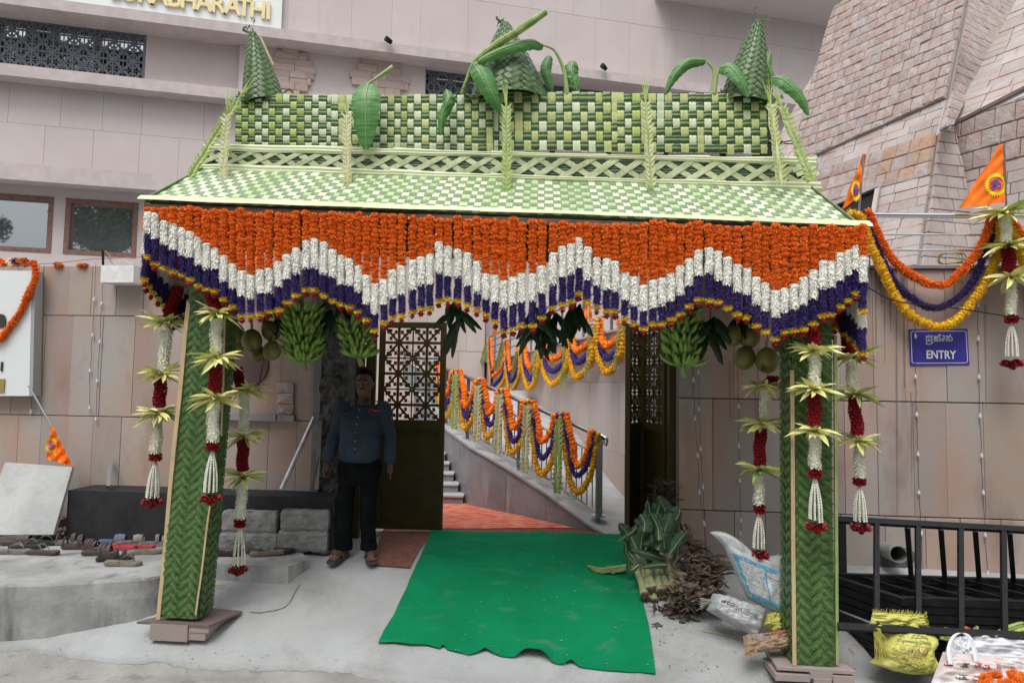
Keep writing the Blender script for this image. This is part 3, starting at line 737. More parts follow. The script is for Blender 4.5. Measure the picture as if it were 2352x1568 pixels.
def post(x0, x1, yy, z1, label, w=.1, z0=-.15):
    p = Y((x0+x1)/2, 1000, yy); wd = abs(x1-x0)/pxm(yy)
    g = Geo(); g.box((p.x, p.y+w/2, (z0+z1)/2), (wd, w, z1-z0)); o = obj('gate_post', g, olive_metal); tag(o, label, 'post'); return o
post(801, 829, 6.95, 2.75, 'olive brown steel gate post beside the concrete pier')
post(836, 858, 7.25, 2.3, 'second olive steel post just left of the gate leaf', .06)
post(1538, 1558, 6.62, 2.75, 'dark steel gate post at the edge of the right wall', .12, -.2)
# carpets and mats on the ground
def laid(px, dz, mat, name, label, cat, n=24, m=24, wave=0., th=.006, fringe=None):
    """px: four pixel corners BL BR TR TL on the ground"""
    c = [G(*p) for p in px]; g = Geo(); P = []
    for i in range(n+1):
        row = []
        for j in range(m+1):
            u, v = i/n, j/m; p = c[0].lerp(c[1], u).lerp(c[3].lerp(c[2], u), v)
            row.append((p.x, p.y, gz(p.x, p.y)+dz+(wave(u, v) if wave else 0)))
        P.append(row)
    P = np.array(P); g.grid(P); lo = P.copy(); lo[:, :, 2] -= th; g.grid(lo[::-1])
    o = obj(name, g, mat, smooth=True); tag(o, label, cat); return o
laid([(880, 1216), (1320, 1214), (1075, 1157), (985, 1150)], .012, red_carpet, 'red_carpet', 'red and cream patterned carpet on the courtyard floor beyond the gate', 'carpet')
laid([(860, 1232), (1425, 1228), (1405, 1206), (985, 1146)], .006, brown_mat, 'coir_mat', 'brown woven mat lying under the red carpet in the gateway', 'mat')
laid([(852, 1300), (942, 1306), (1000, 1222), (880, 1222)], .012, brown_mat, 'coir_mat', 'brown herringbone mat beside the feet of the guard', 'mat')
# green felt with wavy front edge
def green():
    fl = [(868, 1482), (900, 1482), (940, 1487), (980, 1486), (1010, 1493), (1018, 1489), (1030, 1496), (1080, 1507), (1115, 1500), (1150, 1510), (1185, 1514), (1215, 1518), (1240, 1521), (1262, 1525), (1300, 1531), (1312, 1528), (1330, 1535), (1395, 1543), (1440, 1546), (1470, 1547), (1506, 1552)]
    bot = [G(x, y) for x, y in fl]; 
    lx = [(868, 1482), (905, 1412), (935, 1350), (962, 1290), (985, 1240), (988, 1221)]
    rx = [(1506, 1552), (1497, 1480), (1486, 1420), (1470, 1360), (1450, 1300), (1436, 1250), (1430, 1229)]
    Lp = resample_n([G(*p) for p in lx], 60); Rp = resample_n([G(*p) for p in rx], 60); Bp = resample_n(bot, 110)
    b0, b1 = Bp[0], Bp[-1]; P = []
    for j in range(61):
        v = j/60; row = []
        for i in range(111):
            u = i/110; base = Lp[j].lerp(Rp[j], u); dev = Bp[i]-b0.lerp(b1, u); k = max(0, 1-v*6)
            p = base+Vector((dev.x*k, dev.y*k, 0))
            z = gz(p.x, p.y)+.014
            bump = .075*math.exp(-((u-.575)/.055)**4)*math.exp(-v/.05)+.015*math.exp(-((u-.40)/.02)**2)*math.exp(-v/.035)+.02*math.exp(-((u-.24)/.008)**2)*math.exp(-v/.02)+.02*math.exp(-((u-.70)/.02)**2)*math.exp(-v/.02)
            z += bump+.010*abs(mnoise.noise(Vector((p.x*2.2, p.y*2.2, 1))))+.016*max(0, .12-abs(mnoise.noise(Vector((p.x*1.1+p.y*.5, p.y*2.2, 4)))))/.12+.006*mnoise.noise(Vector((p.x*7, p.y*7, 4)))
            z += .012*math.exp(-((v-.93)/.012)**2)
            row.append((p.x, p.y, z))
        P.append(row)
    P = np.array(P); g = Geo(); g.grid(P.transpose(1, 0, 2)); lo = P.copy(); lo[:, :, 2] -= .004; g.grid(lo.transpose(1, 0, 2)[::-1])
    # thin rim
    tag(obj('green_carpet', g, green_felt, smooth=True), 'green felt runner sloping down from the gate to the road', 'carpet')
def resample_n(pts, n):
    L = [0]
    for a, b in zip(pts[:-1], pts[1:]): L.append(L[-1]+(b-a).length)
    out = []
    for i in range(n+1):
        s = L[-1]*i/n; k = max(0, min(len(L)-2, np.searchsorted(L, s)-1)); t = (s-L[k])/(L[k+1]-L[k]+1e-9); out.append(pts[k].lerp(pts[k+1], min(1, max(0, t))))
    return out
green()

# ================================================================== COURTYARD BEYOND THE GATE
fA = Vector((1.05, 7.34, 0)); fB = Vector((-.52, 8.9, 0))
RP = PL(fA, fA-fB)         # side wall plane of the ramp, a grows to the near end; n faces camera
ramp = thing('ramp', 'grey granite walled access ramp climbing to the left behind the gate', 'ramp', tuple(fA))
fC = Vector((-1.0, 10.3, 0)); fD = Vector((-1.45, 11.9, 0)); fE = Vector((-1.9, 13.4, 0))
OUT = [(1.05, 7.34, .0), (.85, 7.53, .09), (.42, 7.97, .34), (-.05, 8.43, .57), (-.52, 8.9, .77), (-1.0, 10.3, .93), (-1.45, 11.9, 1.15), (-1.9, 13.4, 1.4)]
INN = [(1.56, 7.3, .0), (1.45, 8.0, .15), (1.33, 8.8, .31), (1.25, 9.4, .45), (1.06, 10.5, .80), (.8, 12.0, .98), (.56, 13.5, 1.2), (.3, 15, 1.45)]
OUTV = [Vector(p) for p in OUT]; INV = [Vector(p) for p in INN]
for k in range(7):
    p, q = OUTV[k], OUTV[k+1]; P_ = PL((p.x, p.y, 0), (p.x-q.x, p.y-q.y, 0)); w_ = Vector((p.x-q.x, p.y-q.y, 0)).length
    n_ = 1 if k < 4 else 3
    for j in range(n_):
        u0, u1 = -w_+w_*j/n_, -w_+w_*(j+1)/n_
        zt = lambda u: p.z+(q.z-p.z)*(-u/w_)-.028
        gg = Geo(); slab_geo(gg, P_, [(u0, -.02), (u1, -.02), (u1, max(zt(u1), 0)), (u0, max(zt(u0), .01))], -.03, .03, .003, .0015); obj('granite_panel', gg, granite, ramp)
g = Geo()
def outw(i, dd):
    a = OUTV[max(0, i-1)]; b = OUTV[min(7, i+1)]; t = (a-b); t.z = 0; t.normalize(); n = t.cross(Vector((0, 0, 1))); return OUTV[i]+n*dd
Pt = np.array([[tuple(outw(i, .025)+Vector((0, 0, -.028))) for i in range(8)], [tuple(outw(i, .025)) for i in range(8)], [tuple(OUTV[i].lerp(INV[i], .5)) for i in range(8)], [tuple(INV[i]) for i in range(8)]])
g.grid(Pt[:, ::-1]); obj('ramp_deck', g, M('ramp_granite', (.36, .365, .375), .6, c2=(.45, .45, .46), scale=3, bump=.001, bscale=60), ramp)
g = Geo(); Pt = np.array([[tuple(outw(i, -.035)*1.0) for i in range(8)], [(outw(i, -.035).x, outw(i, -.035).y, -.1) for i in range(8)]]); Pt[0, :, 2] -= .04; g.grid(Pt[:, ::-1]); obj('core', g, joint, ramp)
RP2 = PL(fB, fB-fC)
def rpt(x, y, d=0.):      # point on the rail line of the ramp seen at a pixel
    return (RP if x > 1086 else RP2).off(-.10+d).px(x, y)
# steps
stp = thing('stairs', 'grey stone steps rising behind the gate leaf', 'stairs', (-1.2, 9.0, 0))
xr = lambda yy: -.555-(yy-9.0)*.343-.02
for k in range(7):
    y0 = 9.0+.25*k; g = Geo(); x1 = xr(y0+.15)+.02; x0 = -3.2
    g.box(((x0+x1)/2, y0+.15, .11*k+.045), (x1-x0, .32, .10)); s_ = obj('riser', g, granite, stp)
    g = Geo(); g.box(((x0+x1)/2+.0, y0+.14, .11*k+.105), (x1-x0+.015, .34, .02)); obj('tread', g, granite_lt, s_)
# side wall running straight back, and far wall
SW = PL((1.4, 8.3, 0), (.164, -1, 0))     # n faces left/camera
sw = thing('side_wall', 'tall pale pink stone wall along the ramp inside the courtyard', 'wall', (1.0, 10, 0))
swz = 2.26
a_n, a_f = SW.ab(1475, 900)[0], SW.ab(1108, 900)[0]
def sbox(g, a0, a1, b0, b1, d0, d1): V = [tuple(SW.pt(a, b, d)) for d in (d0, d1) for a, b in ((a0, b0), (a1, b0), (a1, b1), (a0, b1))]; g.add(V, np.array([(0, 1, 2, 3), (7, 6, 5, 4), (4, 5, 1, 0), (5, 6, 2, 1), (6, 7, 3, 2), (7, 4, 0, 3)])[:, ::-1])
g = Geo(); sbox(g, a_f, a_n+1.2, -.2, swz, -.3, -.03); obj('core', g, pj, sw)
tiles(SW.off(-.03), [(a_f, -.1), (a_n+1.2, -.1), (a_n+1.2, swz), (a_f, swz)], [-.1, .72, 1.62, swz], .22, .42, 'stone_panel', stone_inner, sw, th=.03, bev=.003, gap=.0015, ab=True, vjit=.003)
g = Geo(); sbox(g, a_f, a_n+1.2, swz+.002, swz+.03, -.34, .04); obj('coping', g, granite_lt, sw)
g = Geo()
for k in range(12):
    a = a_f+.3+(a_n+1-a_f)*k/11; g.bar(SW.pt(a, swz+.02, -.15), SW.pt(a, swz+.85, -.15), .04)
for z in (.3, .5, .7, .85): g.tube([SW.pt(a_f, swz+z, -.15), SW.pt(a_n+1, swz+z, -.15)], .018 if z < .8 else .028, 8)
tag(obj('steel_railing', g, steel_dk), 'steel railing along the top of the courtyard side wall', 'railing')
fw = thing('courtyard_back_wall', 'pale stone wall closing the courtyard behind the steps', 'wall', (-2, 21.6, 0))
FWp = PL((0, 21.6, 0), (1, 0, 0)); g = Geo(); g.box((-4.8, 21.8, 2), (7.9, .3, 6)); obj('core', g, joint, fw)
tiles(FWp, [(-8.6, 0), (-.86, 0), (-.86, 5), (-8.6, 5)], [0, 1.0, 2.6, 4.2, 5], .5, .8, 'stone_panel', stone_inner, fw, th=.03, bev=.004, gap=.006, d=.05, ab=True)
g = Geo(); g.box((-4.6, 12.5, 1.1), (.2, 9, 2.3)); tag(obj('courtyard_left_wall', g, stone_inner), 'pale wall on the left side of the courtyard seen through the gate lattice', 'wall')
# ================================================================== LEAF AND FLOWER MATERIALS
leaf_dark = M('coconut_leaf_dark', (.036, .092, .024), .38, c2=(.075, .155, .042), scale=14, lo=.3, hi=.7, rnd=.25, stretch=(1, 1, 8), bump=.0008, bscale=90)
leaf_dark_h = M('coconut_leaf_dark_h', (.030, .085, .026), .38, c2=(.05, .12, .04), scale=10, lo=.3, hi=.7, rnd=.22, stretch=(1, 1, 10), bump=.0008, bscale=90)
leaf_roof_h = M('coconut_leaf_roof', (.19, .28, .15), .36, c2=(.26, .35, .21), scale=10, rnd=.18, stretch=(1, 10, 1), bump=.0008, bscale=90)
leaf_lime = M('young_leaf_lime', (.34, .44, .10), .45, c2=(.44, .52, .17), scale=12, rnd=.15, stretch=(8, 8, .8), bump=.0008, bscale=60)
leaf_pale = M('young_leaf_pale', (.55, .64, .40), .45, c2=(.64, .70, .50), scale=12, rnd=.10, stretch=(8, 8, .8), bump=.0008, bscale=60)
leaf_yell = M('young_leaf_yellow', (.44, .50, .17), .45, c2=(.52, .56, .26), scale=12, rnd=.12, stretch=(8, 8, .8), bump=.0008, bscale=60)
leaf_lat = M('lattice_leaf', (.44, .50, .26), .45, c2=(.56, .60, .40), scale=9, rnd=.10, stretch=(3, 3, 3), bump=.0008, bscale=80)
leaf_edge = M('border_leaf', (.58, .64, .36), .45, c2=(.66, .70, .48), scale=5, rnd=.08, stretch=(.6, 1, 8), bump=.001, bscale=60)
midrib = M('leaf_midrib', (.26, .32, .09), .5)
bamboo = M('bamboo_strip', (.55, .42, .24), .6, c2=(.48, .36, .20), scale=9, stretch=(5, 5, .7))
banana_leaf = M('banana_leaf', (.045, .17, .03), .4, c2=(.08, .24, .05), scale=10, rnd=.05, c3=(.25, .28, .04), s3=3.2, lo3=.66, hi3=.8, bump=.004, bscale=26, stretch=(.25, .25, 3))
banana_stem = M('banana_petiole', (.30, .38, .15), .5, c2=(.22, .32, .10), scale=9)
marigold = M('orange_marigold', (.95, .25, .008), .8, rnd=.28, hue=.010)
flower_white = M('white_flower', (.93, .93, .87), .7, rnd=.12)
flower_purple = M('purple_flower', (.062, .030, .245), .7, rnd=.5, hue=.012)
flower_yellow = M('yellow_flower', (.78, .52, .02), .75, rnd=.18, hue=.01)
yel_marigold = M('yellow_marigold', (.78, .42, .010), .8, rnd=.22, hue=.01)
rose_red = M('red_rose', (.30, .006, .014), .6, rnd=.35, hue=.006)
tuberose = M('tuberose_white', (.84, .85, .70), .65, rnd=.18)
tassel_m = M('tassel_white', (.70, .70, .60), .6, rnd=.1)
core_or = M('string_core_orange', (.55, .09, .004), .9)
core_wh = M('string_core_white', (.80, .80, .72), .9)
core_pu = M('string_core_purple', (.018, .012, .05), .9)
fold_y = M('folded_leaf_yellow', (.70, .67, .23), .45, c2=(.78, .76, .38), scale=18, rnd=.14, hue=.012)
fold_g = M('folded_leaf_green', (.34, .46, .11), .45, c2=(.34, .43, .12), scale=18, rnd=.2, hue=.012)
cloth_red = M('maroon_cloth', (.10, .006, .018), .9)
wood = M('raw_timber', (.16, .11, .075), .8, c2=(.10, .07, .05), scale=7, stretch=(1, 6, 6))

# ------------------------------------------------------------------ weaving
def ribbon(fn, pts, w, z, mid=None):
    pass
def weave_ortho(pl, quad, nv, nh, amp, pick_v, mat_h, parent, d=0., names=('woven_strip', 'woven_cross_strip'), sag=0., jit=.12, gapf=.06, skip=.0):
    """plain weave of upright strips over and under level strips; quad = BL BR TR TL in plane coordinates"""
    BL, BR, TR, TL = [Vector((*q, 0)) for q in quad]
    def Q(u, v): return BL.lerp(BR, u).lerp(TL.lerp(TR, u), v)
    us = [0.]
    for i in range(nv): us.append(us[-1]+random.uniform(1-jit, 1+jit))
    us = [u/us[-1] for u in us]
    vsn = [j/nh for j in range(nh+1)]
    def P(u, v, dd):
        q = Q(u, v); s = sag*mnoise.noise(Vector((q.x*1.3, q.y*2, 3)))
        return tuple(pl.pt(q.x, q.y, d+dd+s))
    over = {}
    for i in range(nv):
        for j in range(nh):
            over[i, j] = ((i+j) % 2 == 0)
            if skip and random.random() < skip: over[i, j] = not over[i, j]
    for i in range(nv):
        g = Geo(); u0, u1 = us[i], us[i+1]; w = u1-u0; u0 += w*gapf; u1 -= w*gapf; um = (u0+u1)/2; tw = random.uniform(-.12, .12)*w
        row = []; e0 = -random.uniform(.0, .03); e1 = 1+random.uniform(0, .03)
        samples = []
        for j in range(nh):
            for f in (0, .22, .5, .78):
                s = 1 if over[i, j] else -1
                pr = (1 if over[i, j-1] else -1) if j else s
                k = {0: (s+pr)/2*.5, .22: s*.85, .5: s, .78: s*.85}[f]
                samples.append(((j+f)/nh, k))
        samples.append((1., samples[-1][1]*.5)); samples[0] = (e0, samples[0][1]); samples[-1] = (e1, samples[-1][1])
        for v, k in samples:
            sh = tw*(v-.5)
            row.append([P(u0+sh, v, amp*k-.0015), P(u0+sh+w*.2, v, amp*k+.0012), P(um+sh, v, amp*k-.0008), P(u1+sh-w*.2, v, amp*k+.0012), P(u1+sh, v, amp*k-.0015)])
        g.grid(np.array(row)); obj(names[0], g, pick_v(i), parent)
    for j in range(nh):
        g = Geo(); v0, v1 = vsn[j], vsn[j+1]; w = v1-v0; v0 += w*gapf; v1 -= w*gapf
        A_, B_ = [], []
        for i in range(nv):
            s = -1 if over[i, j] else 1; pr = (-1 if over[i-1, j] else 1) if i else s
            for f, k in ((0, (s+pr)/2*.5), (.25, s*.9), (.5, s), (.75, s*.9)):
                u = us[i]+(us[i+1]-us[i])*f; wob = w*.06*mnoise.noise(Vector((u*30, j, 0)))
                vv = [v0+wob, v0+w*.30+wob, v0+w*.40+wob, v0+w*.48+wob, v0+w*.56+wob, v1-w*.0+wob]
                A_.append([P(u, vv[0], amp*k-.001), P(u, vv[1], amp*k+.002), P(u, vv[2], amp*k+.0005)])
                B_.append([P(u, vv[4], amp*k+.0005), P(u, vv[4]+w*.2, amp*k+.002), P(u, vv[5], amp*k-.001)])
        lastu = 1.0
        A_.append([P(lastu+.004, vv[0], 0), P(lastu+.004, vv[1], 0), P(lastu+.004, vv[2], 0)]); B_.append([P(lastu+.004, vv[4], 0), P(lastu+.004, vv[4]+w*.2, 0), P(lastu+.004, vv[5], 0)])
        g.grid(np.array(A_).transpose(1, 0, 2)); g.grid(np.array(B_).transpose(1, 0, 2))
        Mr = np.array([[a[2], b[0]] for a, b in zip(A_, B_)]); g.grid(Mr.transpose(1, 0, 2), 1)
        obj(names[1], g, [mat_h, midrib], parent)
def twill(fn, W, H, c, amp, mats, parent, name='woven_leaflet', ang=45., taper=0.):
    """2/2 twill of slanting leaflets over a face W x H; fn(x, y, z) -> point.  each leaflet is its own part"""
    ca, sa = math.cos(R(ang)), math.sin(R(ang)); rect = [(0, 0), (W, 0), (W, H), (0, H)]
    corners = [(x*ca+y*sa, -x*sa+y*ca) for x, y in rect]
    p0, p1 = min(k[0] for k in corners), max(k[0] for k in corners); q0, q1 = min(k[1] for k in corners), max(k[1] for k in corners)
    ni = int((p1-p0)/c)+2; nj = int((q1-q0)/c)+2
    def ontop(i, j): return ((i-j) % 4) < 2        # p-running strip on top?
    for dirn in (0, 1):
        for s in range(nj if dirn == 0 else ni):
            g = Geo(); any_ = False
            for k in range(ni if dirn == 0 else nj):
                i, j = (k, s) if dirn == 0 else (s, k)
                def top(kk):
                    ii, jj = (kk, s) if dirn == 0 else (s, kk); t = ontop(ii, jj); return (1 if t else -1) if dirn == 0 else (-1 if t else 1)
                h0 = (top(k-1)+top(k))/2*amp; h1 = (top(k)+top(k+1))/2*amp
                if top(k) < 0 and top(k-1) < 0 and top(k+1) < 0: continue
                hm = top(k)*amp
                a0 = p0+i*c; b0 = q0+j*c; g_ = c*.05
                def cell(x0, x1, y0, y1, hh0, hh1, m, lift=0.):
                    nonlocal any_
                    if dirn == 0: qd = [(x0, y0, hh0), (x1, y0, hh1), (x1, y1, hh1), (x0, y1, hh0)]
                    else: qd = [(y0, x0, hh0), (y1, x0, hh0), (y1, x1, hh1), (y0, x1, hh1)]
                    pts = []
                    for (p, q, h) in qd: pts.append((p*ca-q*sa, p*sa+q*ca, h+lift))
                    cl = clip(pts, rect)
                    if len(cl) > 2 and area2(cl) > 1e-6:
                        g.add([tuple(fn(*v)) for v in cl], [tuple(range(len(cl)))], m); any_ = True
                if dirn == 0: s0, s1, t0, t1 = a0, a0+c, b0+g_, b0+c-g_
                else: s0, s1, t0, t1 = b0, b0+c, a0+g_, a0+c-g_
                tm = (t0+t1)/2; mw = c*.028
                # two half blades folded along the rib, and the rib itself
                for (f0, f1, ha, hb) in ((0, .5, h0, hm), (.5, 1, hm, h1)):
                    x0 = s0+c*f0; x1 = s0+c*f1
                    cell(x0, x1, t0, tm-mw, ha, hb, 0); cell(x0, x1, tm+mw, t1, ha, hb, 0)
                    if top(k) > 0: cell(x0, x1, tm-mw, tm+mw, ha, hb, 1, .0012)
            if any_: obj(name, g, mats, parent)

# ================================================================== FESTIVAL ARCH
arch = thing('festival_arch', 'wide welcome arch of woven green coconut leaves on two square pillars', 'arch', tuple(A(1176, 1500, .2)))
def aq(d, pts): P_ = ARCH(d); return P_, [P_.ab(*p) for p in pts]
# crest panel
dC = .50
Pc, q = aq(dC, [(540, 342), (1762, 352), (1760, 216), (541, 219)])
q[2] = (q[2][0], q[2][1]); 
def pick_crest(i):
    t = i/72
    r_ = random.random()
    if t < .13: return leaf_lime if r_ < .75 else leaf_pale
    if t < .42: return leaf_pale if r_ < .72 else (leaf_yell if r_ < .9 else leaf_lime)
    if t < .66: return leaf_pale if r_ < .5 else leaf_yell
    return leaf_yell if r_ < .65 else (leaf_lime if r_ < .8 else leaf_pale)
def subq(q, u0, u1):
    BL, BR, TR, TL = [Vector(p) for p in q]; return [tuple(BL.lerp(BR, u0)), tuple(BL.lerp(BR, u1)), tuple(TL.lerp(TR, u1)), tuple(TL.lerp(TR, u0))]
crest = thing('x', None, None) if False else None
segs = [(0, .195, 14, 8, 0.0, 0), (.19, .50, 23, 7, .012, -.01), (.495, .735, 16, 6, 0., .01), (.73, 1.0, 19, 7, .005, 0)]
cnt = 0
for (u0, u1, nv, nh, dd, dz) in segs:
    qq = subq(q, u0, u1); qq = [(x, y+dz) for x, y in qq]
    base = cnt
    weave_ortho(Pc, qq, nv, nh, .0045, lambda i: pick_crest(base+i), leaf_dark_h, arch, d=dd, sag=.010, names=('crest_strip', 'crest_cross_strip'), skip=.03)
    cnt += nv
# crest box: back sheet and end board
g = Geo()
def abox(g, P_, a0, a1, b0, b1, d0, d1, m=0): wbox(g, a0, a1, b0, b1, d0, d1, m, P=P_)
abox(g, Pc, q[0][0]+.02, q[1][0]-.005, q[0][1]+.06, q[3][1]-.03, -.05, -.02); obj('crest_board', g, wood, arch)
g = Geo(); abox(g, Pc, q[1][0]-.0, q[1][0]+.045, q[1][1]-.03, q[2][1]+.01, -.45, -.01); obj('crest_end_board', g, M('dark_board', (.03, .022, .02), .8), arch)
g = Geo(); abox(g, Pc, q[0][0]+.0, q[0][0]+.03, q[0][1]+.02, q[3][1]-.03, -.45, -.02); abox(g, Pc, q[0][0]+.03, q[1][0], q[3][1]-.09, q[3][1]-.06, -.45, -.05); obj('crest_frame', g, wood, arch)
for k in range(9):
    u = .08+.105*k; a = q[0][0]+(q[1][0]-q[0][0])*u; g = Geo(); abox(g, Pc, a, a+.045, q[0][1]-.25, q[0][1]+.12, -.10, -.055); obj('crest_batten', g, wood, arch)
# dark gap under the crest: bundle of dark leaves
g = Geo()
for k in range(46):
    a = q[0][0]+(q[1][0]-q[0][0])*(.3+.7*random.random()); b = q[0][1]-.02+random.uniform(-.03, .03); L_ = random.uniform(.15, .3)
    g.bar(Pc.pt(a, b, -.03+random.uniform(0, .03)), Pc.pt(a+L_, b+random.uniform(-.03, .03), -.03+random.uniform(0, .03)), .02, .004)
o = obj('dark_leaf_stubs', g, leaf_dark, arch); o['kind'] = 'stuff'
# lattice band
dB = .42
Pb, qb = aq(dB, [(466, 388), (1862, 432), (1850, 371), (482, 339)])
BLb, BRb, TRb, TLb = [Vector(p) for p in qb]
def QB(u, v, d=0.): p = BLb.lerp(BRb, u).lerp(TLb.lerp(TRb, u), v); return Pb.pt(p.x, p.y, d)
for j in range(9):
    g = Geo(); v0 = .08+.1*j; row = []
    for i in range(41):
        u = .01+.98*i/40; w_ = .012*mnoise.noise(Vector((u*9, j, 1)))
        row.append([tuple(QB(u, v0+w_, .0)), tuple(QB(u, v0+.05+w_, .005)), tuple(QB(u, v0+.095+w_, .0))])
    g.grid(np.array(row)[:, ::-1]); obj('backing_strip', g, leaf_dark_h, arch)
nL = 24
for k in range(nL+1):
    for sgn_ in (1, -1):
        u0 = -.01+(k)/nL*.985; du = .052
        ua, ub = (u0, u0+du) if sgn_ > 0 else (u0+du, u0)
        if max(ua, ub) > 1.01 : continue
        g = Geo(); row = []; wd = .0084+random.uniform(-.0008, .0008)
        ja, jb = random.uniform(-.004, .004), random.uniform(-.004, .004)
        for t in np.linspace(0, 1, 9):
            u = ua+ja+(ub+jb-ua-ja)*t; v = .10+.80*t; dd = .012+(.004 if sgn_ > 0 else -.001)+.002*math.sin(t*7+k)
            row.append([tuple(QB(u-wd*sgn_, v+.10*-1*0, dd)), tuple(QB(u-wd*.35*sgn_, v, dd+.0010)), tuple(QB(u, v, dd)), tuple(QB(u+wd*.35*sgn_, v, dd+.0010)), tuple(QB(u+wd*sgn_, v, dd))])
        g.grid(np.array(row)[:, ::-1] if sgn_ > 0 else np.array(row)); obj('lattice_strip', g, leaf_lat, arch)
def border(f0, f1, wv, name, n=5, mat=leaf_edge, d=.02):
    """overlapping pale leaf lengths running along an edge; f(u) gives plane point"""
    for k in range(n):
        u0, u1 = k/n-.01, (k+1)/n+.015; g = Geo(); row = []
        for t in np.linspace(0, 1, 15):
            u = u0+(u1-u0)*t; wob = .10*mnoise.noise(Vector((u*14, k, 0))); ww = wv*(.85+.3*math.sin(t*2.6+k))
            row.append([tuple(f0(u, -.5*ww+wob*wv, d)), tuple(f0(u, -.15*ww+wob*wv, d+.008+.003*(k % 2))), tuple(f0(u, .02*ww+wob*wv, d+.005)), tuple(f0(u, .25*ww+wob*wv, d+.009)), tuple(f0(u, .5*ww+wob*wv, d))])
        g.grid(np.array(row)[:, ::-1]); obj(name, g, mat, arch)
border(lambda u, v, d: QB(u, .98+v/.0+0 if False else .98+v, d), None, .30, 'band_border', 6)
border(lambda u, v, d: QB(u, .03+v, d), None, .34, 'band_border', 6)
# ends of the band wrap back
for s_, u in ((-1, 0.), (1, 1.)):
    g = Geo()
    for j in range(7):
        v = .05+.13*j; p = QB(u, v, .0); g.bar(p, p-Pb.n*.5+Vector((0, 0, .01)), .03, .006, up=(1, 0, 0))
    o = obj('band_end', g, leaf_dark_h, arch); o['kind'] = 'stuff'
for k in range(6):     # folded pale ends at the right corner
    p = QB(.985+random.uniform(-.01, .005), .9-.15*k, .02); g = Geo(); g.bar(p, p+Pb.h*.13+Vector((0, 0, .05)), .035, .008, up=tuple(Pb.n)); obj('folded_end', g, leaf_edge, arch)
# roof slope: plane through eave line and band foot
e0, e1 = A(334, 461, -.18), A(1974, 521, -.18); t0, t1 = A(466, 390, .40), A(1863, 433, .40)
hR = (e1-e0).normalized(); upR = ((t0+t1)/2-(e0+e1)/2)
PR = PL(e0, hR, upR)
def pab(p): p = p-PR.O; return (p.dot(PR.h), p.dot(PR.s))
qr = [pab(e0), pab(e1), pab(t1), pab(t0)]
# a straight weave clipped to the trapezium: build a rectangle weave cell by cell
def roof():
    a0, a1 = qr[0][0], qr[1][0]; nv = 88; nh = 10; Hh = (qr[2][1]+qr[3][1])/2
    sl_l = (qr[3][0]-qr[0][0])/qr[3][1]; sl_r = (qr[1][0]-qr[2][0])/qr[2][1]
    def X(u, v):      # u across, v up; strips fan slightly
        l = a0+sl_l*v*Hh; r = a1-sl_r*v*Hh; return l+(r-l)*u
    # strips stay mostly parallel: mix fan and straight
    us = np.linspace(0, 1, nv+1); us = us+np.array([0]+[random.uniform(-.0016, .0016) for _ in range(nv-1)]+[0])
    def P(u, v, dd): return tuple(PR.pt(X(u, v), v*Hh, dd+.012*mnoise.noise(Vector((u*9, v*2, 0)))))
    amp = .0038
    for i in range(nv):
        row = []; w = us[i+1]-us[i]; u0, u1 = us[i]+w*.05, us[i+1]-w*.05; um = (u0+u1)/2
        ph = (i//1)
        for j in range(nh):
            s = 1 if (i+j) % 2 == 0 else -1
            for f, k in ((0, 0), (.25, s*.9), (.5, s), (.75, s*.9)): row.append([P(u, (j+f)/nh, amp*k+c_) for u, c_ in ((u0, -.001), (u0+w*.22, .001), (um, -.0008), (u1-w*.22, .001), (u1, -.001))])
        row.append([P(u, 1, 0) for u in (u0, u0+w*.22, um, u1-w*.22, u1)])
        r_ = random.random(); g = Geo(); g.grid(np.array(row)); obj('roof_strip', g, leaf_pale_r if r_ < .62 else leaf_lime_r, arch)
    for j in range(nh):
        w = 1/nh; v0 = j*w+w*.05; A_, B_ = [], []
        for i in range(nv):
            s = -1 if (i+j) % 2 == 0 else 1
            for f, k in ((0, 0), (.3, s*.95), (.7, s*.95)):
                u = us[i]+(us[i+1]-us[i])*f; wb = w*.05*mnoise.noise(Vector((u*30, j, 5)))
                A_.append([P(u, v0+wb, amp*k), P(u, v0+wb+w*.24, amp*k+.002), P(u, v0+wb+w*.40, amp*k+.001)])
                B_.append([P(u, v0+wb+w*.47, amp*k+.001), P(u, v0+wb+w*.66, amp*k+.002), P(u, v0+wb+w*.90, amp*k)])
        g = Geo(); g.grid(np.array(A_).transpose(1, 0, 2)); g.grid(np.array(B_).transpose(1, 0, 2)); g.grid(np.array([[a[2], b[0]] for a, b in zip(A_, B_)]).transpose(1, 0, 2), 1)
        obj('roof_cross_strip', g, [leaf_roof_h, leaf_dark], arch)
leaf_pale_r = M('roof_leaf_pale', (.66, .73, .47), .4, c2=(.75, .79, .58), scale=12, rnd=.10, stretch=(8, 1, .8), bump=.0008, bscale=60)
leaf_lime_r = M('roof_leaf_lime', (.42, .56, .26), .4, c2=(.52, .64, .34), scale=12, rnd=.12, stretch=(8, 1, .8), bump=.0008, bscale=60)
roof()
def QE(u, v, d): p = e0.lerp(e1, u); return p+PR.s*(v)+PR.n*d
border(lambda u, v, d: QE(u, .02+v, d), None, .085, 'eave_border', 6)
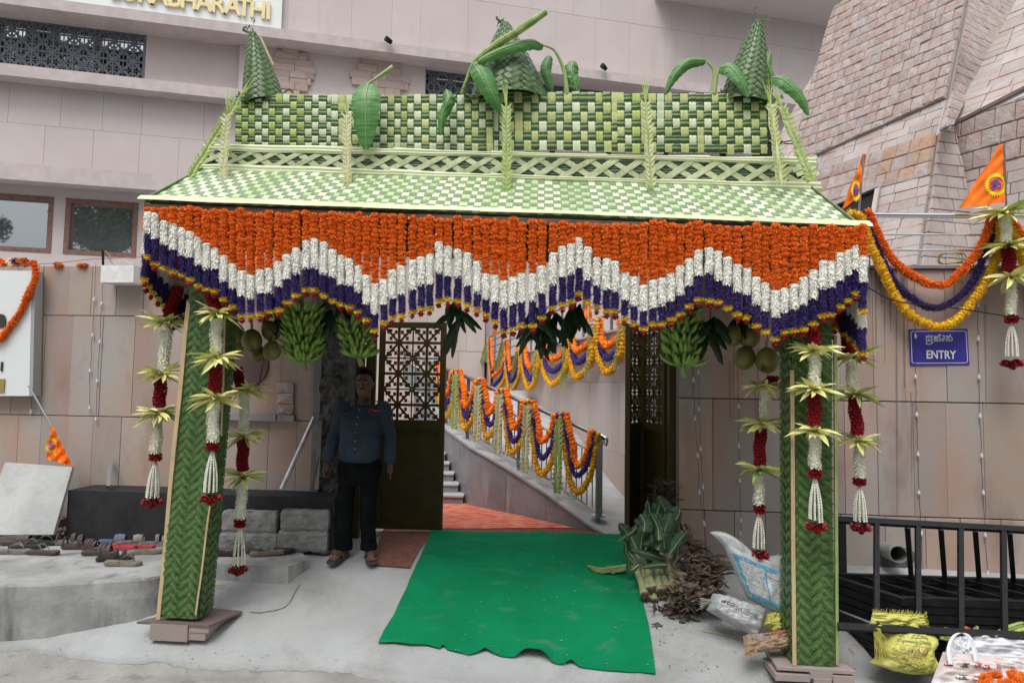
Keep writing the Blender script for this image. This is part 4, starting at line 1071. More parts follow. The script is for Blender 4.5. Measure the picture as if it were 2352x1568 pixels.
# underlay, hips, back slope, ceiling
canopy_d = 1.72
yb = -ARCH(0).n*canopy_d
g = Geo()
T = [e0, e1, t1, t0]
b0_, b1_ = e0+yb, e1+yb; s0_, s1_ = t0-ARCH(0).n*.45, t1-ARCH(0).n*.45
dn = PR.n*-.014
g.add([tuple(v+dn) for v in T], [(0, 1, 2, 3)])
g.add([tuple(v) for v in (b1_, b0_, s0_, s1_)], [(0, 1, 2, 3)])
g.add([tuple(v) for v in (e0, t0, s0_, b0_)], [(0, 1, 2, 3)]); g.add([tuple(v) for v in (e1, b1_, s1_, t1)], [(0, 1, 2, 3)])
g.add([tuple(v) for v in (t0, t1, s1_, s0_)], [(0, 1, 2, 3)])
obj('roof_underlay', g, leaf_roof_h, arch)
g = Geo(); g.add([tuple(v-Vector((0, 0, .03))) for v in (e0, e1, b1_, b0_)], [(0, 3, 2, 1)]); obj('ceiling_matting', g, M('ceiling_matting', (.02, .028, .014), .9), arch)  # ceiling out of view, coloured near black to cut light bounced under the canopy
for k in range(5):
    a = e0.lerp(b0_, k/4); b = t0.lerp(s0_, k/4)
for (a, b, c, d_) in ((e0, t0, s0_, b0_), (e1, t1, s1_, b1_)):
    for k in range(26):
        u0 = k/26; g = Geo(); p = a.lerp(d_, u0); qv = b.lerp(c, u0); nrm = Vector((-1 if a is e0 else 1, 0, .6)).normalized()
        g.bar(p+nrm*.006, qv+nrm*.006, .05, .004, up=tuple(nrm)); obj('hip_leaf', g, leaf_roof_h, arch)
# ceiling beams and eave rope
for k in range(8):
    p = e0.lerp(e1, .02+.96*k/7)-Vector((0, 0, .07)); g = Geo(); g.bar(p, p+yb*1.0, .05); obj('ceiling_beam', g, wood, arch)
for dd, nm in ((0.02, 'eave_beam'), (1.5, 'rear_beam')):
    g = Geo(); off = -ARCH(0).n*dd; g.bar(e0+off-Vector((0, 0, .045)), e1+off-Vector((0, 0, .045)), .045); obj(nm, g, wood, arch)
g = Geo(); offv = -ARCH(0).n*.10; row = []
for i in range(81):
    p = e0.lerp(e1, i/80)+offv; w_ = .02*math.sin(i*1.9); row.append([tuple(p-Vector((0, 0, .05))-ARCH(0).n*w_), tuple(p-Vector((0, 0, .22))-ARCH(0).n*w_*1.4)])
g.grid(np.array(row)); obj('cloth_valance', g, cloth_red, arch)
# pillars
def pillar(pxbl, pxbr, pxtl, pxtr, d, depth, cell, side, label):
    """front face from pixels on the arch plane; woven herringbone of leaflets"""
    P_ = ARCH(d); bl, br, tl, tr = [P_.ab(*p) for p in (pxbl, pxbr, pxtl, pxtr)]
    Wf = ((br[0]-bl[0])+(tr[0]-tl[0]))/2; zb = (bl[1]+br[1])/2; zt = (tl[1]+tr[1])/2; H = zt-zb
    lean0 = bl[0]; lean1 = tl[0]
    def F(x, y, z):
        v = y/H; a = lean0+(lean1-lean0)*v+x; bow = .012*math.sin(v*9+x*3); return P_.pt(a, zb+y, z+bow)
    twill(F, Wf, H, cell, .006, [leaf_dark, midrib], arch)
    def S(x, y, z):
        v = y/H
        if side > 0: a = lean0+(lean1-lean0)*v+Wf; return P_.pt(a+z, zb+y, -x)
        a = lean0+(lean1-lean0)*v; return P_.pt(a-z, zb+y, -depth+x)
    twill(S, depth, H, cell, .006, [leaf_dark, midrib], arch)
    g = Geo(); n = 8; P4 = []
    for k in range(n+1):
        v = k/n; a = lean0+(lean1-lean0)*v; y = zb+H*v
        P4.append([tuple(P_.pt(a+.012, y, -.012)), tuple(P_.pt(a+Wf-.012, y, -.012)), tuple(P_.pt(a+Wf-.012, y, -depth+.012)), tuple(P_.pt(a+.012, y, -depth+.012)), tuple(P_.pt(a+.012, y, -.012))])
    g.grid(np.array(P4)); obj('pillar_core', g, M('dark_leaf_core', (.012, .03, .012), .9) if 'dark_leaf_core' not in MATS else MATS['dark_leaf_core'], arch)
    return P_, lean0, lean1, Wf, zb, H
pL = pillar((368, 1424), (458, 1412), (447, 560), (531, 560), .0, .20, .050, 1, 'left')
pR = pillar((1822, 1526), (1912, 1526), (1817, 590), (1911, 590), .0, .26, .054, -1, 'right')
# bamboo slats tied along the edges
def slat(P_, x0, y0, x1, y1, w, d=.012, mat=bamboo, name='bamboo_slat'):
    g = Geo(); pts = [P_.px(x0+(x1-x0)*t, y0+(y1-y0)*t)+P_.n*(d+.004*math.sin(t*8)) for t in np.linspace(0, 1, 9)]
    for a, b in zip(pts[:-1], pts[1:]): g.bar(a, b, w, .008, up=tuple(P_.n))
    obj(name, g, mat, arch)
slat(pL[0], 436, 690, 400, 1050, .032); slat(pL[0], 400, 1050, 366, 1420, .030)
slat(pL[0], 521, 700, 512, 1000, .012, d=.02); slat(pL[0], 487, 1160, 455, 1408, .012, d=.03)
slat(pR[0], 1817, 850, 1822, 1524, .026, d=.02); 
g = Geo(); p = pR[0].px(1918, 770); q_ = pR[0].px(1922, 1525); g.bar(p, q_, .018, .02); obj('green_rib', g, MATS['banana_petiole'], arch)
# folded leaflet tips along the right edge of the right pillar
for k in range(34):
    v = .01+k/34; y = pR[4]+pR[5]*v; a = pR[1]+(pR[2]-pR[1])*v+pR[3]
    g = Geo(); p0 = pR[0].pt(a-.085, y+.035, .012); p1 = pR[0].pt(a-.085, y-.012, .010); p2 = pR[0].pt(a+.012, y-.016+random.uniform(-.01, .01), .012); p3 = pR[0].pt(a-.04, y+.02, .03)
    g.add([tuple(p0), tuple(p1), tuple(p2), tuple(p3)], [(0, 1, 3), (1, 2, 3), (2, 0, 3)]); obj('folded_leaf_tip', g, leaf_dark, arch)
# plinth pieces under the pillars
def stone_piece(P_, x0, x1, y0, y1, d0, d1, mat, label, name='stone_slab', cat='stone', rot=0.):
    a0, b0 = P_.ab(x0, y1); a1, b1 = P_.ab(x1, y0); g = Geo(); wbox(g, a0, a1, b0, b1, d0, d1, P=P_)
    o = obj(name, g, mat); return tag(o, label, cat)
tile_pink = M('pink_tile', (.34, .265, .245), .8, c2=(.30, .26, .25), scale=6, rnd=.06)
tile_brown = M('brown_tile', (.15, .11, .10), .6, c2=(.15, .11, .10), scale=5)
PB = ARCH(-.02)
stone_piece(PB, 349, 436, 1432, 1466, -.34, .03, tile_pink, 'thick pink stone block under the left pillar, longest of three')
stone_piece(PB, 437, 483, 1432, 1449, -.30, .02, tile_pink, 'small chipped pink stone on top of another under the left pillar')
stone_piece(PB, 435, 474, 1450, 1467, -.28, .015, tile_pink, 'small pink stone resting on the ground under the left pillar')
g = Geo(); c4 = [PB.px(318, 1425)+PB.n*.02, PB.px(486, 1427)+PB.n*.03, PB.px(514, 1414)-PB.n*.30, PB.px(395, 1412)-PB.n*.36]
zt_ = PB.px(400, 1428).z
V = [(v.x, v.y, zt_+.0) for v in c4]+[(v.x, v.y, zt_-.016) for v in c4]; g.add(V, BOXF[:, ::-1]); tag(obj('base_tile', g, tile_brown), 'thin brown tile under the foot of the left pillar', 'tile')
PB2 = ARCH(-.03)
zt2 = PB2.px(1870, 1532).z
g = Geo(); c4 = [PB2.px(1782, 1534)+PB2.n*.02, PB2.px(1962, 1534)+PB2.n*.04, PB2.px(1945, 1510)-PB2.n*.34, PB2.px(1790, 1512)-PB2.n*.36]
V = [(v.x, v.y, zt2) for v in c4]+[(v.x, v.y, zt2-.02) for v in c4]; g.add(V, BOXF[:, ::-1]); tag(obj('base_tile', g, tile_pink), 'grey pink tile under the foot of the right pillar', 'tile')
for (x0, x1, y0, y1, lb) in ((1777, 1856, 1545, 1556, 'long flat stone strip under the right pillar tile'), (1857, 1908, 1540, 1553, 'square pink stone directly under the right pillar tile'), (1864, 1904, 1553, 1566, 'lowest small stone under the right pillar'), (1908, 1956, 1547, 1567, 'rough stone chunk at the right edge under the right pillar tile')):
    stone_piece(PB2, x0, x1, y0, y1, -.25, .03+random.uniform(0, .02), tile_pink, lb)
# cones of woven leaf
def cone(px_apex, px_bl, px_br, d, cell, label, lean=0.):
    P_ = ARCH(d); ap = P_.px(*px_apex); bl = P_.px(*px_bl); br = P_.px(*px_br)
    c = (bl+br)/2; c.z -= .10; r0 = (br-bl).length/2; H = (ap-c).length; ax = (ap-c).normalized()
    u = P_.h.copy(); u = (u-ax*u.dot(ax)).normalized(); w = ax.cross(u)
    t = thing('leaf_cone', label, 'decoration', tuple(c), group='woven leaf cones on the arch crest')
    Wd = math.pi*1.25*r0*1.15
    def Fn(x, y, z):
        v = y/H; rad = r0*((1-v)**.85)*(1+.12*math.sin(v*3.1))+.012; th = (x/Wd-.5)*2*math.pi*.98
        return c+ax*(y)+(u*math.sin(th)-w*math.cos(th))*(rad+z)*1.0
    twill(Fn, Wd, H*.97, cell, .007, [leaf_dark, midrib], t, ang=40)
    g = Geo(); g.lathe([(r0*.92*((1-v)**.85)*(1+.12*math.sin(v*3.1)), v*H*.96) for v in np.linspace(0, 1, 9)], 14)
    V = np.concatenate(g.v); g.v = [np.array([tuple(c+u*v[0]+w*v[1]+ax*v[2]) for v in V])]
    obj('cone_core', g, MATS['dark_leaf_core'], t)
    for k in range(16):       # loose loops and frayed ends at the foot and tip
        th = random.uniform(-1.9, 1.9); v = random.choice((0.0, .03, .06, .02, .1, .97)); rad = r0*((1-v)**.85)+.02
        p = c+ax*(H*v)+(u*math.sin(th)-w*math.cos(th))*rad; q2 = p+(u*math.sin(th)-w*math.cos(th))*random.uniform(.02, .05)+Vector((random.uniform(-.05, .05), 0, random.uniform(-.03, .06)))
        q3 = q2+Vector((random.uniform(-.05, .05), -.01, random.uniform(-.06, .02)))
        gg = Geo(); P3 = spline([p, q2, q3], 4); gg.grid(np.array([[tuple(v_-Vector((0, 0, .012))), tuple(v_+Vector((0, 0, .012)))] for v_ in P3])); obj('loose_leaflet', gg, leaf_dark, t)
    return t, c, ap
cone((580, 70), (567, 218), (650, 218), .62, .038, 'narrow woven leaf cone standing at the left end of the arch crest')
g = Geo(); g.bar(ARCH(.55).px(597, 82), ARCH(.55).px(628, 150), .014); obj('cone_stick', g, bamboo, [o for o in bpy.data.objects if o.name.startswith('leaf_cone')][0])
cone((1160, 48), (1084, 218), (1254, 218), .66, .042, 'broad woven leaf cone at the middle of the arch crest behind banana leaves')
cone((1742, 42), (1655, 220), (1768, 220), .62, .038, 'slim woven leaf cone standing at the right end of the arch crest')
# ================================================================== FLOWERS
def fib(n):
    i = np.arange(n)+.5; ph = np.arccos(1-2*i/n); th = math.pi*(1+5**.5)*i
    return np.stack([np.cos(th)*np.sin(ph), np.sin(th)*np.sin(ph), np.cos(ph)], 1)
def ball_core(r=.8, n=8, m=5):
    V = [(0, 0, r)]+[(r*math.sin(math.pi*k/m)*math.cos(2*math.pi*j/n), r*math.sin(math.pi*k/m)*math.sin(2*math.pi*j/n), r*math.cos(math.pi*k/m)) for k in range(1, m) for j in range(n)]+[(0, 0, -r)]
    F = [(1+(k-1)*n+j, 1+k*n+j, 1+k*n+(j+1) % n, 1+(k-1)*n+(j+1) % n) for k in range(1, m-1) for j in range(n)]
    F += [(0, 1+j, 1+(j+1) % n, 1+(j+1) % n) for j in range(n)]+[(1+(m-1)*n, 1+(m-2)*n+(j+1) % n, 1+(m-2)*n+j, 1+(m-2)*n+j) for j in range(n)]
    return np.array(V), [f if len(set(f)) == 4 else f[:3] for f in F]
def petals(n, seed, l0=.72, l1=1.1, w=.30, curl=.35):
    rg = np.random.default_rng(seed); D = fib(n)+rg.normal(0, .08, (n, 3)); D /= np.linalg.norm(D, axis=1)[:, None]
    T = rg.normal(size=(n, 3)); T -= D*(T*D).sum(1)[:, None]; T /= np.linalg.norm(T, axis=1)[:, None]; B = np.cross(D, T)
    L1 = l1*rg.uniform(.88, 1.08, n)[:, None]; W = w*rg.uniform(.7, 1.2, n)[:, None]; C = curl*rg.uniform(-.3, 1, n)[:, None]
    V = np.stack([D*l0-T*W*.3, D*l0+T*W*.3, D*L1+T*W*.5+B*C*.5, D*L1-T*W*.5+B*C*.5], 1)
    F = np.arange(n*4).reshape(n, 4); return V.reshape(-1, 3), F
BALLS = [petals(70, s) for s in range(3)]; BALLS_LO = [petals(26, s+9, w=.42) for s in range(2)]
def petals_shell(n, seed): return petals(n, seed, .3, 1.05, .5, .5)
CORE_V, CORE_F = ball_core(.86)
CQ = np.array([f for f in CORE_F if len(f) == 4]); CT = np.array([f for f in CORE_F if len(f) == 3])
def balls(g, Ms, lo=False, mp=0, mc=1):
    Ms = np.array(Ms)
    if not len(Ms): return
    T = BALLS_LO if lo else BALLS; k = rng.integers(0, len(T), len(Ms))
    for i, (V, F) in enumerate(T): g.many(V, F, Ms[k == i], mp)
    if not lo: g.many(CORE_V, CQ, Ms, mc); g.many(CORE_V, CT, Ms, mc)
    else: g.many(CORE_V, CQ, Ms, mp); g.many(CORE_V, CT, Ms, mp)
def sleeve(g, path, Rad, pitch, n, pl, pw, tilt=.5, mp=0, mc=1, core=.72, jit=.35):
    """rings of small pointed florets round a path (list of Vectors)"""
    P = resample(path, pitch); k = len(P)
    if k < 2: return
    Vs = []
    for i, p in enumerate(P):
        t = (P[min(i+1, k-1)]-P[max(i-1, 0)]).normalized(); a = t.orthogonal().normalized(); b = t.cross(a)
        th = 2*math.pi*(np.arange(n)+random.random())/n+rng.normal(0, .15, n)
        rad = np.outer(np.cos(th), np.array(a))+np.outer(np.sin(th), np.array(b)); tan = -np.outer(np.sin(th), np.array(a))+np.outer(np.cos(th), np.array(b))
        tv = np.array(t); tl = tilt+rng.normal(0, jit, n); d = rad*np.cos(tl)[:, None]+tv[None]*np.sin(tl)[:, None]
        o = np.array(p)+rad*(Rad-pl*.75)+tv*rng.uniform(-.5, .5, n)[:, None]*pitch
        L = pl*rng.uniform(.75, 1.2, n)[:, None]; W = pw*rng.uniform(.7, 1.2, n)[:, None]; nr = np.cross(d, tan)*W*.35
        Vs.append(np.stack([o, o+d*L*.55+tan*W-nr, o+d*L+nr, o+d*L*.55-tan*W-nr], 1))
    V = np.concatenate(Vs).reshape(-1, 3); g.add(V, np.arange(len(V)).reshape(-1, 4), mp)
    g.tube([P[0]]+P[max(1, k//4):-1:max(1, k//4)]+[P[-1]], Rad*core, 8, mc)
def small_flower(c, r, col_name, mat, corem, parent, name, sq=.7, lo=False, axis=None):
    g = Geo(); balls(g, [mats_from(c, axis, (r, r, r*sq), random.random()*6)], lo); return obj(name, g, [mat, corem], parent)
M('rose_core', (.07, .002, .005), .8)
def _rose_template():
    V = []; F = []
    for ring, (rr, n, h) in enumerate(((1, 5, 0), (.66, 4, .3), (.34, 3, .5))):
        for j in range(n):
            th = 2*math.pi*(j+.5*ring)/n
            b = len(V)
            for v in (0, 1):
                for u in (-1, 0, 1):
                    a = th+u*.7; ra = rr*(.55+.5*v-.1*abs(u)); V.append((ra*math.cos(a), ra*math.sin(a), h+(.0 if v == 0 else .75-.15*abs(u)-.2*(ring == 0))))
            F += [(b, b+1, b+4, b+3), (b+1, b+2, b+5, b+4)]
    return np.array(V), np.array(F)
RT_V, RT_F = _rose_template()
def rose_tpl(g, Ms, m=0): g.many(RT_V, RT_F, Ms, m)
rose_me = None
def rose_at(c, nrm, r, parent):
    global rose_me
    if rose_me is None:
        g = Geo(); rose_tpl(g, [np.eye(4)]); g.many(CORE_V*np.array([.7, .7, .5]), CQ, [np.eye(4)], 1); rose_me = g.mesh('rose'); rose_me.materials.append(rose_red); rose_me.materials.append(MATS['rose_core'])
    o = bpy.data.objects.new('rose', rose_me); COL.objects.link(o); o.parent = parent; o.matrix_parent_inverse = WT[parent.name].inverted()
    o.location = c; o.rotation_euler = nrm.to_track_quat('Z', 'Y').to_euler(); o.scale = (r, r, r)
# front fringe: positions and colour changes read off the arch, one row per string: x, orange end, white end, bottom
FR = [(340, 487, 535, 604), (356, 490, 546, 619), (378, 507, 562, 630), (398, 515, 572, 638), (419, 524, 584, 645), (436, 532, 590, 655), (456, 545, 607, 670), (475, 559, 616, 677), (494, 570, 617, 682), (514, 587, 644, 701), (535, 606, 661, 718), (555, 623, 680, 739), (576, 631, 685, 739), (598, 620, 672, 736), (618, 616, 672, 729), (640, 602, 658, 726), (659, 585, 642, 708), (680, 569, 626, 692), (704, 553, 616, 679), (723, 548, 613, 680), (744, 556, 628, 692), (764, 573, 635, 704), (783, 587, 654, 713), (803, 594, 655, 718), (823, 610, 670, 730), (842, 633, 695, 748), (861, 651, 718, 773), (882, 642, 698, 757), (902, 619, 683, 745), (923, 611, 676, 739), (948, 598, 664, 730), (968, 590, 653, 723), (987, 584, 651, 723), (1009, 556, 625, 705), (1028, 566, 633, 702), (1052, 573, 635, 705), (1074, 581, 654, 715), (1096, 600, 670, 726), (1116, 628, 683, 737), (1137, 632, 691, 754), (1157, 644, 707, 774), (1178, 636, 698, 770), (1198, 628, 692, 762), (1223, 629, 689, 762), (1245, 611, 672, 743), (1270, 581, 653, 721), (1292, 566, 635, 714), (1311, 560, 629, 708), (1330, 546, 613, 689), (1349, 568, 639, 708), (1371, 591, 654, 720), (1393, 595, 664, 729), (1413, 600, 667, 730), (1435, 626, 689, 746), (1456, 636, 701, 758), (1478, 655, 713, 768), (1500, 644, 705, 758), (1520, 638, 698, 757), (1541, 628, 691, 748), (1561, 611, 677, 735), (1583, 594, 655, 717), (1604, 575, 633, 702), (1629, 569, 625, 704), (1649, 578, 642, 708), (1671, 591, 654, 721), (1693, 607, 669, 736), (1715, 616, 676, 743), (1737, 636, 699, 762), (1757, 650, 713, 776), (1781, 667, 726, 792), (1801, 661, 717, 777), (1823, 653, 707, 773), (1845, 636, 699, 770), (1868, 620, 686, 758), (1890, 598, 661, 740), (1909, 600, 660, 736), (1928, 581, 644, 718), (1946, 575, 631, 704), (1965, 565, 619, 689), (1982, 588, 645, 729)]
def topy(x): return float(np.interp(x, [334, 700, 1263, 1980], [477, 489, 509, 521]))
SWAY = Vector((0, 0, -1))
def flower_string(pt, pa, pb, pe, label, group):
    """top, end of orange, end of white, bottom: points on a nearly vertical line"""
    t = thing('flower_string', label, 'garland', tuple(pt), group=group)
    def path(p, q): return [p.lerp(q, k/6)+Vector((.003*math.sin(k+p.x*50), .003*math.cos(k*1.3+p.x*40), 0)) for k in range(7)]
    g = Geo(); Ms = []; z = 0; L = (pa-pt).length; r = random.uniform(.031, .0345)
    if L > .02:
        n = max(1, int(round(L/.036)))
        for k in range(n):
            p = pt.lerp(pa, (k+.5)/n)+Vector((random.uniform(-.004, .004), random.uniform(-.004, .004), 0)); s = r*random.uniform(.92, 1.12)
            Ms.append(mats_from(p, (random.uniform(-.2, .2), random.uniform(-.2, .2), 1), (s, s, s*.78), random.random()*6))
        balls(g, Ms); obj('marigold_sleeve', g, [marigold, core_or], t)
    g = Geo(); sleeve(g, path(pa, pb), .0365, .0115, 26, .022, .0062, tilt=.95, jit=.3); obj('white_flower_sleeve', g, [flower_white, core_wh], t)
    pc = pe.lerp(pb, .045/max(.05, (pe-pb).length)); pc2 = pb.lerp(pe, max(.1, 1-.055/max(.06, (pe-pb).length)))
    g = Geo(); sleeve(g, path(pb, pc2), .0315, .0105, 24, .017, .0042, tilt=.5, jit=.6); obj('purple_flower_sleeve', g, [flower_purple, core_pu], t)
    g = Geo(); c = pe-Vector((0, 0, -.030)); V, F = petals(60, random.randrange(99), .25, 1.08, .26, .25)
    g.many(V, F, [mats_from(c+Vector((0, 0, .006)), (0, 0, 1), (.034, .034, .024), random.random()*6)]); g.many(CORE_V, CQ, [mats_from(c, None, (.022, .022, .018))], 1); obj('yellow_flower', g, [flower_yellow, MATS['yellow_flower']], t)
    if random.random() < .93: rose_at(pe+Vector((random.uniform(-.004, .004), random.uniform(-.01, 0), .012)), Vector((random.uniform(-.3, .3), random.uniform(-.5, 0), -1)), .025*random.uniform(.85, 1.15), t)
    return t
nF = len(FR)
for i, (x, a, b, e) in enumerate(FR):
    d = -.215+random.uniform(-.014, .014); P_ = ARCH(d); y0 = topy(x)+random.uniform(-6, 5)
    f = lambda y, dx=0: P_.px(x+dx, y)
    if i < nF//2: lab = 'orange, white and violet flower string, %s from the left in the front fringe' % ordn(i)
    elif i == nF-1: lab = 'orange, white and violet flower string at the right corner of the front fringe'
    else: lab = 'orange, white and violet flower string, %s from the right in the front fringe' % ordn(nF-1-i)
    flower_string(f(y0), f(a), f(b), f(e-2), lab, 'flower strings of the front fringe')
# side fringes run back from the corners
def side(x0, sgn, name):
    base = ARCH(-.20).px(x0, topy(x0)); 
    for k in range(22):
        dd = .055+.062*k; p = base+Vector((-ASL*dd*-1*0+.0, 0, 0))-ARCH(0).n*dd; p.x += sgn*.012*math.sin(k)
        ph = k/14*2; tri = 1-abs((ph % 1)*2-1)           # zigzag
        w = abs(((k+1)/8) % 2-1); Lo = .12+.34*(1-w); Lw = .19; Lp = .22
        if sgn > 0: Lo = .24+.26*abs(((k)/7) % 2-1)
        pa, pb, pe = p-Vector((0, 0, Lo)), p-Vector((0, 0, Lo+Lw)), p-Vector((0, 0, Lo+Lw+Lp))
        flower_string(p, pa, pb, pe, 'tricolour flower string, %s from the front in the %s side fringe' % (ordn(k), name), 'flower strings of the %s side fringe' % name)
side(330, -1, 'left'); side(1984, 1, 'right')

# ------------------------------------------------------------------ folded leaf parts
def blade_mesh(name, L, w, mat, fold=.35, droop=.15):
    g = Geo(); row = []
    for t in np.linspace(0, 1, 5):
        ww = w*(.55+.9*t-1.45*t**3) if t < 1 else .0005; z = -droop*L*t*t
        row.append([(L*t, -ww, z+ww*fold), (L*t, 0, z), (L*t, ww, z+ww*fold)])
    g.grid(np.array(row)); m = g.mesh(name); m.materials.append(mat); return m
BL_Y = [blade_mesh('leaf_blade', .20, .025, fold_y, .3+.2*k, .1*k) for k in range(3)]
BL_G = [blade_mesh('leaf_blade', .20, .022, fold_g, .3+.2*k, .12*k) for k in range(2)]
def rosette(c, parent, s=1., green=.2, n=30, up=.15, front=True):
    g = Geo(); g.lathe([(.0, .012*s), (.018*s, .0), (.0, -.012*s)], 8, c=tuple(c)); r_ = obj('leaf_rosette', g, fold_y, parent)
    for k in range(n):
        az = 2*math.pi*(k+random.random()*.7)/n; el = random.choice((-.35, -.15, .0, .12, .35))+random.uniform(-.15, .15)+up-.12
        me = random.choice(BL_G) if random.random() < green else random.choice(BL_Y)
        o = bpy.data.objects.new('leaf_blade', me); COL.objects.link(o); o.parent = r_
        o.location = c; o.rotation_euler = (random.uniform(-.7, .7), -el, az); sc = s*random.uniform(.75, 1.15); o.scale = (sc, sc, sc)
def hanging(label, seq, Pf, width=.045, green=.2, sc=1., n=30):
    """seq: list of (kind, y0, x0, y1, x1); Pf plane"""
    P0 = Pf.px(seq[0][2], seq[0][1]); t = thing('hanging_garland', label, 'garland', tuple(P0), group='hanging tuberose and rose garlands')
    lastp = None
    for (kind, y0, x0, y1, x1) in seq:
        p, q = Pf.px(x0, y0), Pf.px(x1, y1)
        def curve(): return [p.lerp(q, k/8)+Pf.h*.006*math.sin(k*1.1+x0) for k in range(9)]
        if kind == 'W':
            g = Geo(); sleeve(g, curve(), width, .0115, 28, .019, .0056, tilt=.6, jit=.7); obj('tuberose_sleeve', g, [tuberose, core_wh], t)
        elif kind == 'R':
            g = Geo(); pts = resample(curve(), .026*sc); Ms = []
            for i, c in enumerate(pts):
                for j in range(7):
                    th = 2*math.pi*(j+.5*(i % 2))/7; nrm = Vector((math.cos(th), math.sin(th), 0)); cc = c+nrm*width*.70
                    Ms.append(mats_from(cc, nrm, (.020*sc, .020*sc, .015*sc), random.random()*6))
            rose_tpl(g, Ms); g.tube([p, q], width*.72, 10, 1); obj('rose_sleeve', g, [rose_red, MATS['rose_core']], t)
        elif kind == 'B': rosette((p+q)/2, t, sc*(1. if width > .03 else .8), green, n)
        elif kind == 'r':
            for j in range(8):
                th = 2*math.pi*j/8+.2
                for zz in (0, 1): rose_at((p.lerp(q, .25+.5*zz))+Vector((math.cos(th+zz*.4), math.sin(th+zz*.4), 0))*width*.55, Vector((math.cos(th), math.sin(th), 0)), .021*sc, t)
        elif kind == 'T':
            for j in range(9):
                th = 2*math.pi*j/9; b = q+Vector((math.cos(th), math.sin(th), 0))*width*.95; a = p+Vector((math.cos(th), math.sin(th), 0))*width*.15
                pts = resample([a.lerp(b, k/10)+Vector((math.cos(th), math.sin(th), 0))*width*.25*math.sin(k/10*3.1) for k in range(11)], .019); g = Geo()
                for c in pts: g.lathe([(.0025, .010), (.0045, .002), (.0085, -.009), (.002, -.006)], 6, c=tuple(c), scale=(random.uniform(.8, 1.1),)*2+(1,))
                obj('bud_strand', g, tassel_m, t)
        elif kind == 'E':
            for j in range(6):
                th = 2*math.pi*j/6+.3; rose_at((p+q)/2+Vector((math.cos(th), math.sin(th), -.1*(j % 2)))*width*.95, Vector((math.cos(th), math.sin(th), -.6)), .032*sc, t)
            rose_at((p+q)/2-Vector((0, 0, .02)), Vector((0, -.4, -1)), .034*sc, t)
    return t
hanging('rose and tuberose garland hanging over the front of the left leaf pillar', [('R', 680, 485, 712, 495), ('B', 718, 500, 722, 500), ('W', 732, 497, 808, 496), ('B', 820, 497, 824, 497), ('R', 832, 494, 902, 494), ('B', 912, 494, 918, 494), ('W', 928, 491, 1014, 488), ('r', 1015, 488, 1034, 488), ('T', 1036, 488, 1130, 483), ('E', 1132, 484, 1150, 484)], ARCH(-.15), .046, .06, 1.0)
hanging('rose and tuberose garland hanging left of the left leaf pillar in front of the wall', [('R', 662, 408, 732, 386), ('B', 740, 378, 744, 378), ('W', 758, 382, 850, 376), ('B', 856, 370, 862, 370), ('R', 868, 369, 936, 366), ('B', 945, 362, 951, 362), ('W', 957, 361, 1040, 358), ('r', 1040, 357, 1057, 357), ('T', 1060, 357, 1140, 350), ('E', 1142, 350, 1158, 350)], ARCH(.12), .046, .25, 1.0)
hanging('rose and tuberose garland hanging behind and right of the left leaf pillar', [('R', 846, 542, 892, 556), ('B', 894, 568, 898, 568), ('W', 905, 562, 990, 559), ('B', 1000, 562, 1006, 562), ('R', 1010, 558, 1082, 557), ('B', 1092, 560, 1098, 560), ('W', 1104, 557, 1190, 552), ('r', 1190, 551, 1210, 551), ('T', 1212, 551, 1294, 549), ('E', 1297, 547, 1313, 547)], ARCH(.42), .046, .35, 1.0)
hanging('rose and tuberose garland hanging over the front of the right leaf pillar', [('R', 745, 1868, 792, 1872), ('B', 802, 1870, 808, 1870), ('W', 815, 1871, 885, 1872), ('B', 892, 1871, 898, 1871), ('R', 905, 1870, 976, 1871), ('B', 988, 1871, 993, 1871), ('W', 1000, 1871, 1076, 1872), ('r', 1077, 1872, 1096, 1872), ('T', 1098, 1872, 1194, 1874), ('E', 1198, 1875, 1214, 1875)], ARCH(-.15), .043, .08, .95)
hanging('rose and tuberose garland hanging right of the right leaf pillar', [('R', 700, 1932, 812, 1952), ('B', 818, 1962, 822, 1962), ('W', 832, 1954, 895, 1958), ('B', 902, 1966, 908, 1966), ('R', 916, 1962, 998, 1970), ('B', 1010, 1974, 1016, 1974), ('W', 1022, 1973, 1096, 1974), ('r', 1097, 1974, 1113, 1974), ('T', 1114, 1974, 1196, 1976), ('E', 1200, 1977, 1216, 1977)], ARCH(.14), .043, .35, .95)
hanging('rose and tuberose garland hanging left of the right leaf pillar over the sacks', [('R', 868, 1776, 880, 1764), ('B', 884, 1756, 890, 1756), ('W', 896, 1759, 962, 1754), ('B', 970, 1750, 976, 1750), ('R', 988, 1747, 1066, 1744), ('B', 1075, 1744, 1081, 1744), ('W', 1090, 1744, 1156, 1744), ('r', 1158, 1744, 1178, 1744), ('T', 1180, 1744, 1258, 1743), ('E', 1262, 1744, 1278, 1744)], ARCH(.42), .043, .55, 1.)

